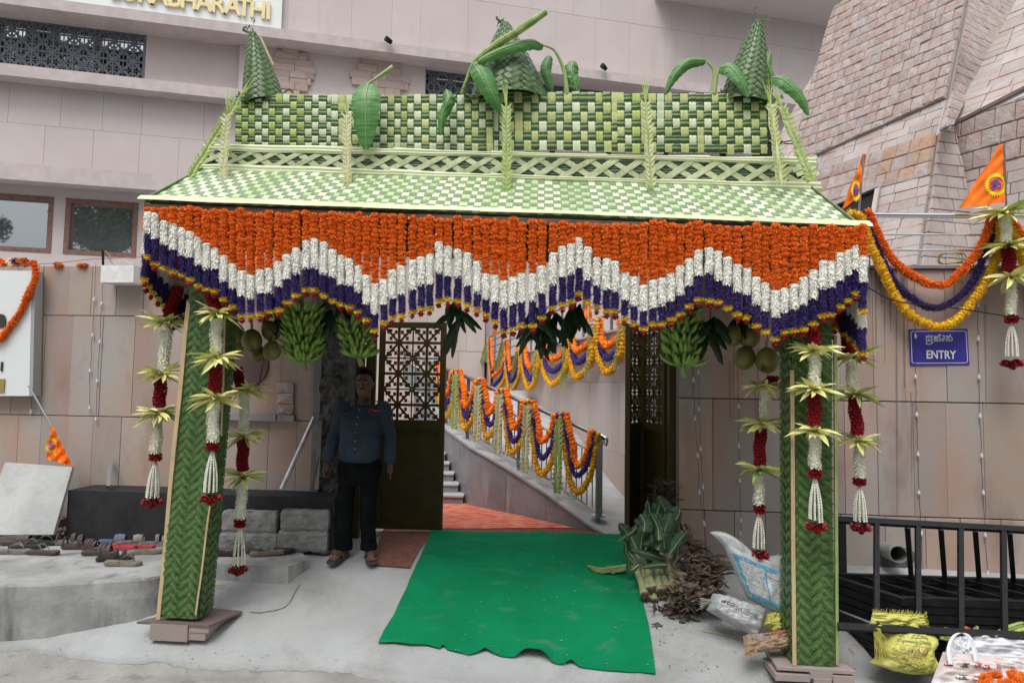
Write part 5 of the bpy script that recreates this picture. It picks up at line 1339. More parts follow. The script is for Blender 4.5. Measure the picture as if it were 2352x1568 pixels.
# ------------------------------------------------------------------ swags
def swag(px, Pf, r, mat, corem, name_lbl, group, lo=True, pitch=None, name='marigold_garland'):
    pts = spline([Pf.px(*p) for p in px], 8) if not isinstance(px[0], Vector) else spline(px, 8)
    P = resample(pts, pitch or r*.95); Ms = []
    for i, p in enumerate(P):
        t = P[min(i+1, len(P)-1)]-P[max(i-1, 0)]; s = r*random.uniform(.9, 1.12)
        Ms.append(mats_from(p+Vector((random.uniform(-1, 1), 0, random.uniform(-1, 1)))*r*.1, t, (s, s, s*.72), random.random()*6))
    g = Geo(); balls(g, Ms, lo); o = obj(name, g, [mat, corem]); return tag(o, name_lbl, 'garland', group)
RAILP = WALL.off(.10)
S = lambda pts: [(1663+.293*x, 402+.293*y) for x, y in pts]
swag(S([(1110, 300), (1135, 290), (1150, 320), (1170, 380), (1220, 490), (1290, 620), (1400, 735), (1500, 805), (1640, 860), (1760, 845), (1870, 745), (1990, 600), (2060, 450), (2100, 320), (2130, 290)]), RAILP.off(.03), .040, marigold, core_or, 'orange marigold swag, uppermost of the three on the rail above the entry sign', 'flower swags on the right rail', lo=False, pitch=.030)
swag(S([(1090, 300), (1120, 330), (1150, 440), (1210, 600), (1290, 760), (1370, 880), (1480, 970), (1620, 1040), (1750, 1015), (1880, 920), (1980, 780), (2040, 620), (2100, 470), (2130, 330)]), RAILP.off(.02), .034, flower_purple, core_pu, 'dark violet flower swag between the orange and yellow ones above the entry sign', 'flower swags on the right rail', lo=False, pitch=.026)
swag(S([(990, 305), (1030, 305), (1080, 340), (1110, 440), (1160, 580), (1220, 700), (1290, 850), (1370, 990), (1480, 1110), (1600, 1172), (1700, 1188), (1830, 1130), (1930, 1010), (2030, 880), (2110, 720), (2150, 600), (2160, 450), (2150, 330)]), RAILP.off(.05), .042, yel_marigold, MATS['yellow_flower'], 'bright yellow marigold swag, lowest of the three above the entry sign', 'flower swags on the right rail', lo=False, pitch=.032)
for (off_, mt, cr, lb, r_) in ((0, marigold, core_or, 'orange', .040), (24, flower_purple, core_pu, 'violet', .034), (48, yel_marigold, MATS['yellow_flower'], 'yellow', .042)):
    swag([(2318, 500), (2338, 530+off_*.6), (2362, 580+off_), (2420, 640+off_*1.6), (2480, 665+off_*2), (2540, 640+off_*1.6), (2590, 560)], RAILP.off(.03), r_, mt, cr, '%s flower swag starting at the right edge beyond the long tuberose garland' % lb, 'flower swags on the right rail', lo=False, pitch=r_*.76)
hanging('long tuberose and rose garland hanging from the steel rail at the right edge', [('B', 487, 2305, 491, 2305), ('W', 499, 2309, 557, 2312), ('B', 563, 2316, 567, 2316), ('R', 572, 2316, 626, 2318), ('B', 634, 2321, 638, 2321), ('W', 648, 2322, 724, 2323), ('r', 725, 2323, 740, 2323), ('T', 742, 2323, 820, 2324), ('E', 824, 2324, 838, 2324)], WALL.off(.26), .048, .25, 1.25)
# garland over the board at the left
swag([(-60, 790), (0, 779), (7, 771), (21, 752), (38, 729), (52, 707), (62, 681), (74, 657), (82, 634), (78, 605), (70, 603)], WALL.off(.16), .036, marigold, core_or, 'orange marigold garland draped across the white notice board at the left edge', None, lo=False, pitch=.036)
for k, (x, mt, cr, nm) in enumerate(((20, marigold, core_or, 'orange'), (42, tuberose, core_wh, 'cream'), (55, marigold, core_or, 'bright orange'), (66, flower_purple, core_pu, 'violet'), (44, yel_marigold, core_or, 'yellow'), (58, rose_red, core_or, 'dark red'))):
    pass
for (x0, x1, mt, cr, nm) in ((0, 14, marigold, core_or, 'orange'), (22, 30, tuberose, core_wh, 'cream'), (27, 36, marigold, core_or, 'deep orange'), (36, 46, flower_purple, core_pu, 'violet'), (44, 60, yel_marigold, core_or, 'yellow'), (56, 68, rose_red, core_or, 'dark red')):
    swag([(x0, 600), ((x0+x1)/2, 604), (x1, 610)], WALL.off(-.02), .036, mt, cr, 'short %s flower garland lying over the top of the left wall' % nm, 'garlands over the left wall top', lo=False, pitch=.03)
for (x, y, mt, nm) in ((133, 608, rose_red, 'dark red flower head resting on the left wall top beside a yellow one'), (139, 610, yel_marigold, 'yellow flower head resting on the left wall top beside a dark red one'), (186, 610, yel_marigold, 'lone yellow flower head on the left wall top nearer the arch'), (196, 611, rose_red, 'dark red flower head on the left wall top nearest the arch')):
    g = Geo(); balls(g, [mats_from(WALL.off(.0).px(x, y), None, (.04, .04, .03))]); tag(obj('marigold_bloom', g, [mt, core_or]), nm, 'flower', 'flower heads on the left wall')

# courtyard swags: ramp rail
def rp_(x, y, d=0.): return rpt(x, y, d)
tops = [(1000, 838), (1049, 851), (1101, 872), (1153, 895), (1214, 922), (1287, 951), (1374, 989)]
lows = [((1027, 904), (1027, 925), (1025, 955)), ((1069, 932), (1072, 957), (1068, 983)), ((1123, 948), (1125, 976), (1119, 1005)), ((1180, 983), (1180, 1014), (1176, 1040)), ((1245, 1013), (1245, 1052), (1243, 1089)), ((1330, 1068), (1327, 1092), (1327, 1130))]
for k in range(6):
    a, b = tops[k], tops[k+1]; w = b[0]-a[0]
    where = ('nearest the rail end', 'second from the rail end', 'third from the rail end', 'fourth from the rail end', 'fifth from the rail end', 'farthest, beside the gate leaf')[5-k]
    for c, (lo_, mt, cr, nm, r_) in enumerate(zip(lows[k], (marigold, flower_purple, yel_marigold), (core_or, core_pu, MATS['yellow_flower']), ('orange', 'violet', 'yellow'), (.042, .034, .040))):
        f = (.04, .02, .0)[c]; sp = (.17, .09, .01)[c]
        dy = lo_[1]-(a[1]+b[1])/2
        xa, xb = a[0]+w*sp, b[0]-w*sp
        px = [(xa, a[1]), (xa+w*.07, a[1]+dy*.30+2), (xa+w*.16, a[1]+dy*.64+4), ((xa+lo_[0])/2+w*.05, lo_[1]-dy*.12), (lo_[0], lo_[1]), ((xb+lo_[0])/2-w*.02, lo_[1]-dy*.14), (xb-w*.13, b[1]+dy*.50), (xb-w*.05, b[1]+dy*.2), (xb, b[1])]
        swag([rp_(x, y, .05+f) for x, y in px], None, r_, mt, cr, '%s swag on the ramp rail, %s' % (nm, where), 'flower swags along the ramp rail')
# courtyard swags: upper side wall
ups = [((1128, 777), (1127, 865), (1131, 886), (1127, 908), (1157, 790)), ((1166, 783), (1172, 850), (1173, 875), (1171, 900), (1190, 800)), ((1206, 795), (1218, 844), (1218, 870), (1216, 893), (1233, 795)), ((1252, 790), (1268, 825), (1269, 853), (1269, 882), (1300, 765)), ((1314, 760), (1326, 805), (1328, 832), (1325, 867), (1357, 745)), ((1378, 735), (1394, 794), (1397, 822), (1396, 855), (1424, 735))]
for k, (a, o_, p_, y_, b) in enumerate(ups):
    where = ('farthest', 'second farthest', 'third farthest', 'third nearest', 'second nearest', 'nearest')[k]
    for c, (lo_, mt, cr, nm, r_) in enumerate(zip((o_, p_, y_), (marigold, flower_purple, yel_marigold), (core_or, core_pu, MATS['yellow_flower']), ('orange', 'violet', 'yellow'), (.052, .045, .05))):
        dy = lo_[1]-a[1]; sp = (0, -3, -6)[c]; dyb = lo_[1]-b[1]
        px = [(a[0]+sp, a[1]), (a[0]+sp+1, a[1]+dy*.4), (a[0]+sp*.8+4, a[1]+dy*.75), (lo_[0], lo_[1]), (b[0]-sp*.6-4, b[1]+dyb*.72), (b[0]-sp*.8, b[1]+dyb*.3), (b[0]-sp*.5, b[1])]
        swag(px, SW.off(.10+.02*c), r_, mt, cr, '%s swag on the courtyard side wall, %s' % (nm, where), 'flower swags on the courtyard side wall')
# ------------------------------------------------------------------ plaited palm stalks
def stalk(p, q, w, label, mat, mat2, n=None, tip=0., group='plaited palm leaf stalks on the arch', sub=True):
    L = (q-p).length; ax = (q-p).normalized(); t = thing('palm_stalk', label, 'stalk', tuple(p), group=group)
    sidev = ax.cross(Vector((0, 1, 0))).normalized(); fr_ = Vector((0, -1, 0))
    g = Geo(); k = max(6, int(L/.06)); pts = [p.lerp(q, i/k)+sidev*.006*math.sin(i*1.7) for i in range(k+1)]
    for s_ in (-1, 1):
        row = [[tuple(c+sidev*s_*w*.02+fr_*.0), tuple(c+sidev*s_*w*.28+fr_*.010), tuple(c+sidev*s_*w*.50-fr_*.002)] for c in pts]
        g.grid(np.array(row))
    o = obj('stalk_core', g, mat, t)
    n = n or int(L/(w*.62)); gl = Geo()
    for i in range(n):
        c = p.lerp(q, (i+.3)/n)
        for s_ in (-1, 1):
            wd = w*.34; out = (sidev*s_*random.uniform(.55, .9)-ax*random.uniform(.2, .8)+fr_*random.uniform(.1, .5)).normalized(); Ln = w*random.uniform(.55, .95)
            b0 = c+sidev*s_*w*.15+fr_*.012; a1 = b0+ax*wd*1.2
            tipp = b0+out*Ln
            gl.add([tuple(b0), tuple(b0.lerp(tipp, .5)-ax*wd*.5+fr_*.004), tuple(tipp), tuple(b0.lerp(tipp, .4)+ax*wd*.9), tuple(a1)], [(0, 1, 2), (0, 2, 3), (0, 3, 4)])
    ob = obj('leaf_points', gl, mat2, t)
    if not sub: ob['kind'] = 'stuff'
    else: ob['kind'] = 'stuff'
    if tip:
        gt = Geo()
        for j in range(7):
            d_ = (-ax+sidev*random.uniform(-.22, .22)+Vector((0, random.uniform(-.1, .1), 0))).normalized(); Lt = tip*random.uniform(.6, 1.1)
            P3 = [p+d_*Lt*s_+sidev*.05*s_*s_*random.uniform(-.4, .4) for s_ in (0, .33, .66, 1)]
            gt.grid(np.array([[tuple(c-sidev*.007*(1-i/3)), tuple(c+sidev*.007*(1-i/3))] for i, c in enumerate(P3)]))
        o = obj('leaf_tips', gt, fold_g, t); o['kind'] = 'stuff'
    return t
st_y = M('stalk_cream', (.56, .56, .28), .5, c2=(.62, .62, .40), scale=10, rnd=.1); st_g = M('stalk_green', (.36, .48, .14), .5, c2=(.48, .56, .24), scale=10, rnd=.12)
Ks = ARCH(.28)
for (x0, y0, x1, y1, lb, m1, m2, d_) in (
    (545, 232, 436, 408, 'yellow green plaited stalk slanting outward at the left end of the arch', st_g, st_g, .30),
    (522, 262, 512, 418, 'pale plaited stalk upright at the left end of the arch roof', st_y, st_y, .28),
    (797, 265, 798, 432, 'cream plaited stalk between the first and second crest panels', st_y, st_y, .30),
    (1163, 245, 1164, 448, 'bright green plaited stalk at the middle of the arch', st_g, st_g, .28),
    (1483, 235, 1496, 430, 'pale green plaited stalk right of the middle of the arch', st_g, st_y, .28),
    (1770, 240, 1794, 424, 'pale plaited stalk upright at the right end of the arch', st_y, st_g, .26),
    (1795, 245, 1864, 418, 'plaited stalk slanting outward at the right end of the arch', st_g, st_g, .24)):
    stalk(ARCH(d_).px(x0, y0), ARCH(d_-.08).px(x1, y1), .062, lb, m1, m2, tip=.26)
ys = [(1118, 792, 1098, 868, 'g', 'slanting green plaited stalk, farthest on the courtyard side wall'), (1157, 785, 1140, 850, 'g', 'green plaited stalk, second farthest on the courtyard side wall'), (1190, 810, 1182, 858, 'g', 'green plaited stalk, third farthest on the courtyard side wall'), (1236, 800, 1230, 872, 'g', 'green plaited stalk midway on the courtyard side wall'), (1303, 770, 1292, 888, 'g', 'long bright green plaited stalk on the courtyard side wall'), (1362, 750, 1349, 864, 'y', 'cream plaited stalk, second nearest on the courtyard side wall'), (1428, 745, 1416, 850, 'y', 'cream plaited stalk, nearest on the courtyard side wall')]
for (x0, y0, x1, y1, c_, lb) in ys: stalk(SW.off(.16).px(x0, y0), SW.off(.16).px(x1, y1), .085 if x0 > 1280 else .13, lb, st_g if c_ == 'g' else st_y, st_g if c_ == 'g' else st_y, group='plaited stalks on the courtyard side wall')
ys = [(1046, 860, 1042, 985, 'g', 'fifth'), (1097, 885, 1094, 1013, 'y', 'fourth'), (1147, 905, 1141, 1042, 'y', 'third'), (1210, 930, 1205, 1086, 'y', 'second'), (1283, 962, 1279, 1132, 'g', 'first')]
for (x0, y0, x1, y1, c_, o_) in ys: stalk(rpt(x0, y0, .14), rpt(x1, y1, .14), .085, '%s plaited stalk hanging on the ramp rail, %s from its near end' % ('green' if c_ == 'g' else 'cream', o_), st_g if c_ == 'g' else st_y, st_g if c_ == 'g' else st_y, group='plaited stalks on the ramp rail')

# ------------------------------------------------------------------ rails
t = thing('ramp_railing', 'steel handrail with thin uprights along the ramp', 'railing', tuple(rpt(1374, 1184)))
rl = [rpt(x, y) for x, y in ((930, 806), (1018, 845), (1061, 861), (1086, 872))]+[rpt(x, y) for x, y in ((1105, 881), (1161, 905), (1222, 932), (1296, 964), (1374, 1000))]
end = rpt(1384, 1003); e1_ = rpt(1392, 1010); e2_ = rpt(1389, 1022)
g = Geo(); g.tube([rl[0], rl[1], rl[2], rl[3], rl[4], rl[5], rl[6], rl[7], rl[8]], .026, 10); obj('handrail', g, steel_dk, t)
g = Geo(); g.tube(spline([rl[8], end, e1_, e2_], 4), .028, 10); obj('handrail_bend', g, steel, t)
g = Geo(); b_ = rpt(1375, 1184); g.box((b_.x, b_.y, (b_.z+rl[8].z)/2), (.07, .07, rl[8].z-b_.z)); obj('end_post', g, steel_dk, t)
g = Geo(); g.lathe([(0, .015), (.09, .012), (.09, 0)], 14, c=tuple(b_)); obj('post_foot', g, steel, t)
steel_b = M('baluster_steel', (.42, .42, .43), .4, metal=.5)
def dk(p):    # deck height under a rail point
    u = (p-fA); 
    best = min(range(7), key=lambda k: abs((OUTV[k].y+OUTV[k+1].y)/2-p.y-.05)); a, b = OUTV[best], OUTV[best+1]; f = (p.y-.05-a.y)/(b.y-a.y); return a.z+(b.z-a.z)*f
cum = resample_n(rl[::-1], 96)
mid_pts, low_pts = [], []
for i, p in enumerate(cum):
    zb = dk(p)+.06
    low_pts.append(Vector((p.x, p.y, zb+.04))); mid_pts.append(Vector((p.x, p.y, p.z-.20)))
    if i % 16 == 0:
        g = Geo(); g.box((p.x, p.y, (zb-.06+p.z)/2), (.045, .045, p.z-zb+.06)); obj('rail_post', g, steel_dk, t)
    else:
        g = Geo(); g.bar((p.x, p.y, zb+.03), (p.x, p.y, p.z-.2), .014); obj('baluster', g, steel_b, t)
rag = M('faded_ribbon', (.50, .49, .47), .9)
g = Geo(); g.tube(mid_pts[::6]+[mid_pts[-1]], .016, 6); obj('mid_rail', g, rag, t)
g = Geo(); g.tube(low_pts[::6]+[low_pts[-1]], .014, 6); obj('low_rail', g, rag, t)
g = Geo()
for i in range(70):
    p = random.choice(low_pts if i % 2 else mid_pts); q_ = p+Vector((random.uniform(-.06, .06), random.uniform(-.06, .06), random.uniform(-.07, .01)))
    g.tube([p, p.lerp(q_, .5)+Vector((0, 0, -.02)), q_], [.008, .012, .003], 4)
o = obj('paper_scraps', g, rag, t); o['kind'] = 'stuff'
# rail on the right wall
t = thing('wall_top_rail', 'polished steel rail of three tubes above the right wall', 'railing', tuple(RAILP.px(2150, 612)))
for (y0, y1, r_, nm) in ((494, 500, .023, 'top_tube'), (538, 542, .009, 'middle_tube'), (574, 577, .010, 'lower_tube')):
    g = Geo(); g.tube([RAILP.off(-.03).px(1960, y0), RAILP.off(-.03).px(2560, y1)], r_, 12); obj(nm, g, steel, t)
for x in (1992, 2318, 2620):
    g = Geo(); g.tube([RAILP.off(-.035).px(x, 495), RAILP.off(-.035).px(x+2, 612)], .02, 10); obj('rail_post', g, steel, t)
for x in (2138, 2142):
    g = Geo(); p = RAILP.off(-.03).px(x, 496); g.tube([p, p+WALL.h*.008], .027, 12); obj('coupling', g, steel, t)
# ================================================================== BANANA LEAVES ON THE ARCH
def leaf_blade(name, pts, hw, mats, parent=None, nrm=(0, -1, .2), fold=.35, wave=.3, taper=.6, rib=.006, start=0., twist=0.):
    """pts: 3D midrib; hw: half width in metres; two drooping halves and a rib"""
    P = spline(pts, 8); n = len(P); Nn = Vector(nrm).normalized(); g = Geo(); row = []
    for i, p in enumerate(P):
        t = i/(n-1); tg = (P[min(i+1, n-1)]-P[max(i-1, 0)]).normalized(); N2 = Matrix.Rotation(twist*t, 3, tg) @ Nn
        s = tg.cross(N2).normalized(); up_ = s.cross(tg)
        w = hw*max(0., math.sin(math.pi*min(1, (t*.97+.015)**taper)))**.55*(1+.06*math.sin(i*2.3))
        r = []
        for k in (-1, -.66, -.33, 0, .33, .66, 1):
            a = abs(k); dz = -fold*w*a*a+wave*w*.35*a*mnoise.noise(Vector((i*.45, k*2+hw*30, p.x*3)))
            r.append(tuple(p+s*(w*k)+up_*(dz-(.0 if k else .002))))
        row.append(r)
    g.grid(np.array(row)); g.tube(P, [rib*(1-.7*i/(n-1)) for i in range(n)], 5, 1)
    return obj(name, g, mats, parent)
BLM = [banana_leaf, banana_stem]
def bleaf(pxs, d, hw_px, label, pet=None, **k):
    P_ = ARCH(d); Yd = 5.4; pts = [P_.px(x, y)+P_.n*(e[0] if e else 0) for x, y, *e in pxs]
    t = thing('banana_leaf', label, 'leaf', tuple(pts[0]), group='banana leaves tucked into the arch crest')
    leaf_blade('blade', pts, hw_px/pxm(Yd), BLM, t, **k)
    if pet:
        g = Geo(); pp = spline([P_.px(x, y)+P_.n*(e[0] if e else 0) for x, y, *e in pet], 6); g.tube(pp, [.020*(1-.6*i/(len(pp)-1)) for i in range(len(pp))], 8); obj('petiole', g, banana_stem, t)
    return t
bleaf([(850, 196, .05), (848, 235, .10), (848, 290, .11), (848, 352, .09)], .40, 34, 'large flat banana leaf hanging over the second crest panel', pet=[(902, 154, .0), (872, 180, .03), (850, 198, .05)], taper=.75, fold=.18, wave=.15)
bleaf([(1028, 212, .05), (1034, 238, .09), (1020, 275, .09), (1016, 316, .08)], .40, 15, 'small withered banana leaf hanging over the crest', fold=.9, wave=1.2)
bleaf([(1096, 158, .12), (1112, 185, .16), (1134, 232, .16), (1158, 276, .10)], .45, 25, 'banana leaf folding down in front of the middle cone', pet=[(1062, 216, .0), (1078, 180, .05), (1096, 158, .12)], fold=.5, wave=.3)
bleaf([(1248, 104, .0), (1222, 108, .10), (1170, 132, .18), (1120, 158, .2), (1098, 172, .18)], .50, 17, 'long banana leaf lying across the middle cone', pet=[(1302, 216, .0), (1296, 165, .0), (1275, 118, .0), (1248, 104, .0)], fold=.7, wave=.4)
bleaf([(1262, 128, .0), (1254, 160, .02), (1262, 190, .02), (1268, 216, .0)], .62, 14, 'banana leaf hanging right of the middle cone behind a stalk', fold=.5)
bleaf([(1318, 140, .0), (1312, 165, .03), (1320, 190, .03), (1328, 218, .02)], .52, 18, 'upright banana leaf with torn edge right of the middle cone', pet=[(1300, 216, 0), (1302, 165, .0), (1318, 140, .0)], fold=.6, wave=.9)
bleaf([(1620, 138, .0), (1580, 144, .03), (1548, 178, .05), (1527, 219, .04)], .52, 15, 'curved banana leaf with yellow tip left of the right cone', pet=[(1636, 218, 0), (1640, 165, 0), (1620, 138, 0)], fold=.7, wave=.5)
bleaf([(1652, 156, .0), (1672, 162, .06), (1694, 195, .10), (1710, 235, .10)], .50, 20, 'broad banana leaf drooping in front of the right cone', pet=[(1640, 216, 0), (1646, 175, 0), (1652, 156, .0)], fold=.4)
bleaf([(1768, 120, .0), (1762, 150, .02), (1772, 180, .02), (1764, 212, .0)], .52, 13, 'narrow banana leaf upright right of the right cone', fold=.7)
bleaf([(1772, 178, .0), (1795, 192, .06), (1830, 230, .08), (1852, 272, .06)], .50, 19, 'banana leaf drooping beyond the right end of the crest', fold=.4)
bleaf([(1792, 350, .0), (1800, 372, .02), (1806, 392, .0)], .42, 8, 'small leaf tip beside the right end of the lattice band', fold=.6)
t = thing('banana_shoot', 'rolled banana shoot pointing up right across the middle cone', 'leaf', tuple(A(1085, 215, .5)))
g = Geo(); pp = spline([A(1066, 216, .50)+Vector((0, -.1, 0)), A(1090, 148, .40), A(1130, 110, .36), A(1190, 72, .34), A(1254, 28, .34)], 8); nP = len(pp)
g.tube(pp, [.012+.018*min(1, i/10)-.006*max(0, (i-nP+5)/5) for i in range(nP)], 9); obj('rolled_leaf', g, M('rolled_leaf_mat', (.36, .42, .14), .45, c2=(.14, .26, .05), scale=7, stretch=(2, 2, 2)), t)

# ================================================================== FRUIT UNDER THE CANOPY
coco = M('green_coconut', (.19, .19, .04), .4, c2=(.25, .22, .06), scale=5, rnd=.2, c3=(.06, .04, .02), s3=9, lo3=.6, hi3=.7)
ban = M('green_banana', (.15, .31, .04), .42, c2=(.24, .40, .08), scale=18, rnd=.2)
ban_tip = M('banana_tip', (.05, .045, .02), .8)
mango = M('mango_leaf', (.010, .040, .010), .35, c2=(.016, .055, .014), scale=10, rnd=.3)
def coconut(x, y, r, d, label, group):
    c = ARCH(d).px(x, y); rr = r/pxm(5.03+d); g = Geo()
    prof = [(0.001, 1.12), (.30, 1.06), (.62, .84), (.86, .45), (.97, 0), (.90, -.42), (.68, -.78), (.36, -1.0), (0.001, -1.08)]
    g.lathe([(a*rr*(1), b*rr) for a, b in prof], 16)
    V = g.v[0]; an = np.arctan2(V[:, 1], V[:, 0]); s = 1+.035*np.cos(3*an+random.random()*6); V[:, :2] *= s[:, None]
    Rm = np.array(Matrix.Rotation(random.uniform(-.5, .5), 3, 'Y') @ Matrix.Rotation(random.uniform(-.4, .4), 3, 'X')); g.v[0] = V @ Rm.T+np.array(c)
    t = thing('coconut', label, 'coconut', tuple(c), group=group); obj('husk', g, coco, t, smooth=True)
    g = Geo(); tp = c+Vector(Rm @ np.array([0, 0, 1.1*rr])); g.tube([tp, tp+Vector((0, 0, .05))], .012, 6); obj('stem', g, banana_stem, t)
gl_ = 'green coconuts hung by the left pillar'; gr_ = 'green coconuts hung by the right pillar'
for (x, y, r, d, lb) in ((539, 764, 24, .62, 'upper left coconut of the left cluster beside the leaf pillar'), (579, 782, 25, .55, 'central coconut of the left cluster marked with dark scars'), (622, 760, 23, .60, 'upper right coconut of the left cluster beside the bananas'), (625, 805, 22, .56, 'lowest right coconut of the left cluster'), (541, 792, 21, .70, 'left coconut of the left cluster, low beside the pillar'), (592, 812, 19, .66, 'small coconut tucked low behind the centre of the left cluster')):
    coconut(x, y, r, d, lb, gl_)
for (x, y, r, d, lb) in ((1684, 771, 23, .62, 'upper left coconut of the right cluster'), (1724, 777, 22, .60, 'upper middle coconut of the right cluster'), (1711, 822, 25, .58, 'lower left coconut of the right cluster'), (1762, 828, 27, .52, 'largest pale coconut hanging lowest in the right cluster'), (1793, 788, 20, .70, 'dark coconut half behind the right pillar')):
    coconut(x, y, r, d, lb, gr_)
g = Geo(); g.tube([ARCH(.7).px(590, 908), ARCH(.6).px(606, 825)], .009, 6); tag(obj('wooden_stick', g, wood), 'thin stick propping the left coconuts from below', 'stick')
def finger():
    g = Geo(); pts = [Vector((0, 0, 0)), Vector((.03, 0, .004)), Vector((.07, 0, .016)), Vector((.105, 0, .038)), Vector((.125, 0, .060)), Vector((.132, 0, .070))]
    g.tube(pts, [.006, .011, .0165, .0155, .009, .005], 6); me = g.mesh('banana', True); me.materials.append(ban); return me
FING = finger()
def bunch(x, y0, y1, rx, d, label, tiers, per, sz=1., lean=0.):
    P_ = ARCH(d); top = P_.px(x, y0); bot = P_.px(x+lean, y1); t = thing('banana_bunch', label, 'bananas', tuple(top))
    g = Geo(); pp = spline([top+Vector((0, 0, .12)), top, top.lerp(bot, .5), bot, bot-Vector((-.02, 0, .05))], 4); g.tube(pp, .022*sz, 8); obj('stalk', g, banana_stem, t)
    for k in range(tiers):
        c = top.lerp(bot, (k+.4)/tiers); nn = per
        for rw in (0, 1):
            for j in range(nn):
                th = 2*math.pi*(j+.5*rw+random.uniform(-.12, .12))/nn+.7*k
                if math.sin(th) > .75: continue
                el = (.15 if rw == 0 else .6)+random.uniform(-.2, .2)
                o = bpy.data.objects.new('banana', FING); COL.objects.link(o); o.parent = t; o.matrix_parent_inverse = WT[t.name].inverted()
                o.location = c+Vector((math.cos(th), math.sin(th), 0))*rx*.42-Vector((0, 0, .02*rw)); o.rotation_euler = (random.uniform(-.3, .3), -el+.25, th); s = sz*random.uniform(.85, 1.1); o.scale = (s, s*1.1, s*1.1)
bunch(692, 712, 836, .10, .50, 'largest green banana bunch hanging right of the left coconuts', 7, 11, 1.0, 6)
bunch(812, 742, 826, .085, .60, 'smaller green banana bunch hanging above the guard', 5, 10, .95, 14)
bunch(1562, 712, 850, .09, .52, 'green banana bunch hanging left of the right coconuts', 6, 10, 1.05, 8)
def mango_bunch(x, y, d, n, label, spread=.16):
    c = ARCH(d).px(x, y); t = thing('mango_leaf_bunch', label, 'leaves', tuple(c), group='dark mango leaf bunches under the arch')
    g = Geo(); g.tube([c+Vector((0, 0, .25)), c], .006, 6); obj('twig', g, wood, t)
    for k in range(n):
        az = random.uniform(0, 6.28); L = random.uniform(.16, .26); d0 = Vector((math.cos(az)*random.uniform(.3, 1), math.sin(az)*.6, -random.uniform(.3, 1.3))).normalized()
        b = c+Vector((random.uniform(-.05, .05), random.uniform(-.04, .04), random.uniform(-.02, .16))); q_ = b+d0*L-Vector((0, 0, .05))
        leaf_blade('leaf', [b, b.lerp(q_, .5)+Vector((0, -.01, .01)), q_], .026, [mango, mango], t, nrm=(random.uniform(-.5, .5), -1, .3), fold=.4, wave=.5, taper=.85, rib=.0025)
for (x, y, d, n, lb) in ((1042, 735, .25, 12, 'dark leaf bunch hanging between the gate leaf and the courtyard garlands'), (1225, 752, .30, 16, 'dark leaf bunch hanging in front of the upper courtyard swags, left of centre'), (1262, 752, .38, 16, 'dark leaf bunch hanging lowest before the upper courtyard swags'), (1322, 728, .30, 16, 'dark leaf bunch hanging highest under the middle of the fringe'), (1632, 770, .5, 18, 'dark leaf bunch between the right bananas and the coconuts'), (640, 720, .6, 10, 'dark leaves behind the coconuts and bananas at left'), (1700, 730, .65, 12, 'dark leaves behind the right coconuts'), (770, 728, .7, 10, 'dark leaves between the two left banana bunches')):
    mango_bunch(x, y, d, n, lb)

# ================================================================== GUARD
def fuse(g, vox, name, smooth=4):
    me = g.mesh('tmp'); o = bpy.data.objects.new('tmp', me); COL.objects.link(o)
    m = o.modifiers.new('r', 'REMESH'); m.mode = 'VOXEL'; m.voxel_size = vox
    s = o.modifiers.new('s', 'SMOOTH'); s.iterations = smooth; s.factor = .5
    bpy.context.view_layer.update(); out = bpy.data.meshes.new_from_object(o.evaluated_get(bpy.context.evaluated_depsgraph_get())); bpy.data.objects.remove(o)
    out.name = name
    for p in out.polygons: p.use_smooth = True
    return out
def loft(g, rings, n=20, m=0):
    """rings: (centre, rx, ry) closed stack"""
    V = []; k = len(rings)
    for c, rx, ry in rings:
        for j in range(n):
            a = 2*math.pi*j/n; V.append((c[0]+rx*math.cos(a), c[1]+ry*math.sin(a), c[2]))
    F = [(i*n+j, i*n+(j+1) % n, (i+1)*n+(j+1) % n, (i+1)*n+j) for i in range(k-1) for j in range(n)]+[tuple(range(n-1, -1, -1)), tuple((k-1)*n+j for j in range(n))]
    g.add(V, F, m)
def ell(g, c, r, n=10, m=6, mi=0):
    V, F = ball_core(1., n, m); g.add(V*np.array(r)+np.array(c), [tuple(f) for f in F], mi)
ft = G(817, 1284); YM = ft.y; zf0 = gz(0, YM)
KP = PL((0, YM, 0), (1, 0, 0))
def K(x, y, dy=0.):     # measured in the guard's own plane
    p = KP.px(x, y); return Vector((p.x, YM+dy, p.z))
skin = M('skin_brown', (.10, .05, .032), .55, c2=(.12, .06, .04), scale=20); hairm = M('black_hair', (.006, .005, .005), .8, spec=.1)
shirtm = M('blue_grey_shirt', (.032, .048, .070), .9, spec=.15, c2=(.040, .058, .082), scale=8, bump=.004, bscale=14); trousm = M('black_trousers', (.005, .006, .007), .9, spec=.08, c2=(.008, .009, .010), scale=8, bump=.003, bscale=12)
sandm = M('sandal_grey', (.11, .09, .08), .7); beltm = M('belt_black', (.01, .01, .01), .4)
guard = thing('person', 'person in blue grey uniform shirt, black trousers and sandals standing by the gate pier', 'person', (ft.x, YM, zf0))
body = Geo()
sh_l, sh_r = K(786, 934, .0), K(880, 934, .0); el_l, el_r = K(767, 1000, .03), K(894, 1002, .03); wr_l, wr_r = K(754, 1058, -.03), K(897, 1062, -.03)
hip_l, hip_r = K(802, 1052), K(852, 1052); kn_l, kn_r = K(794, 1155, -.02), K(846, 1158, -.02); an_l, an_r = K(790, 1264, .03), K(846, 1264, .03)
hd = K(838, 880, -.01)
S_ = 1/pxm(YM)
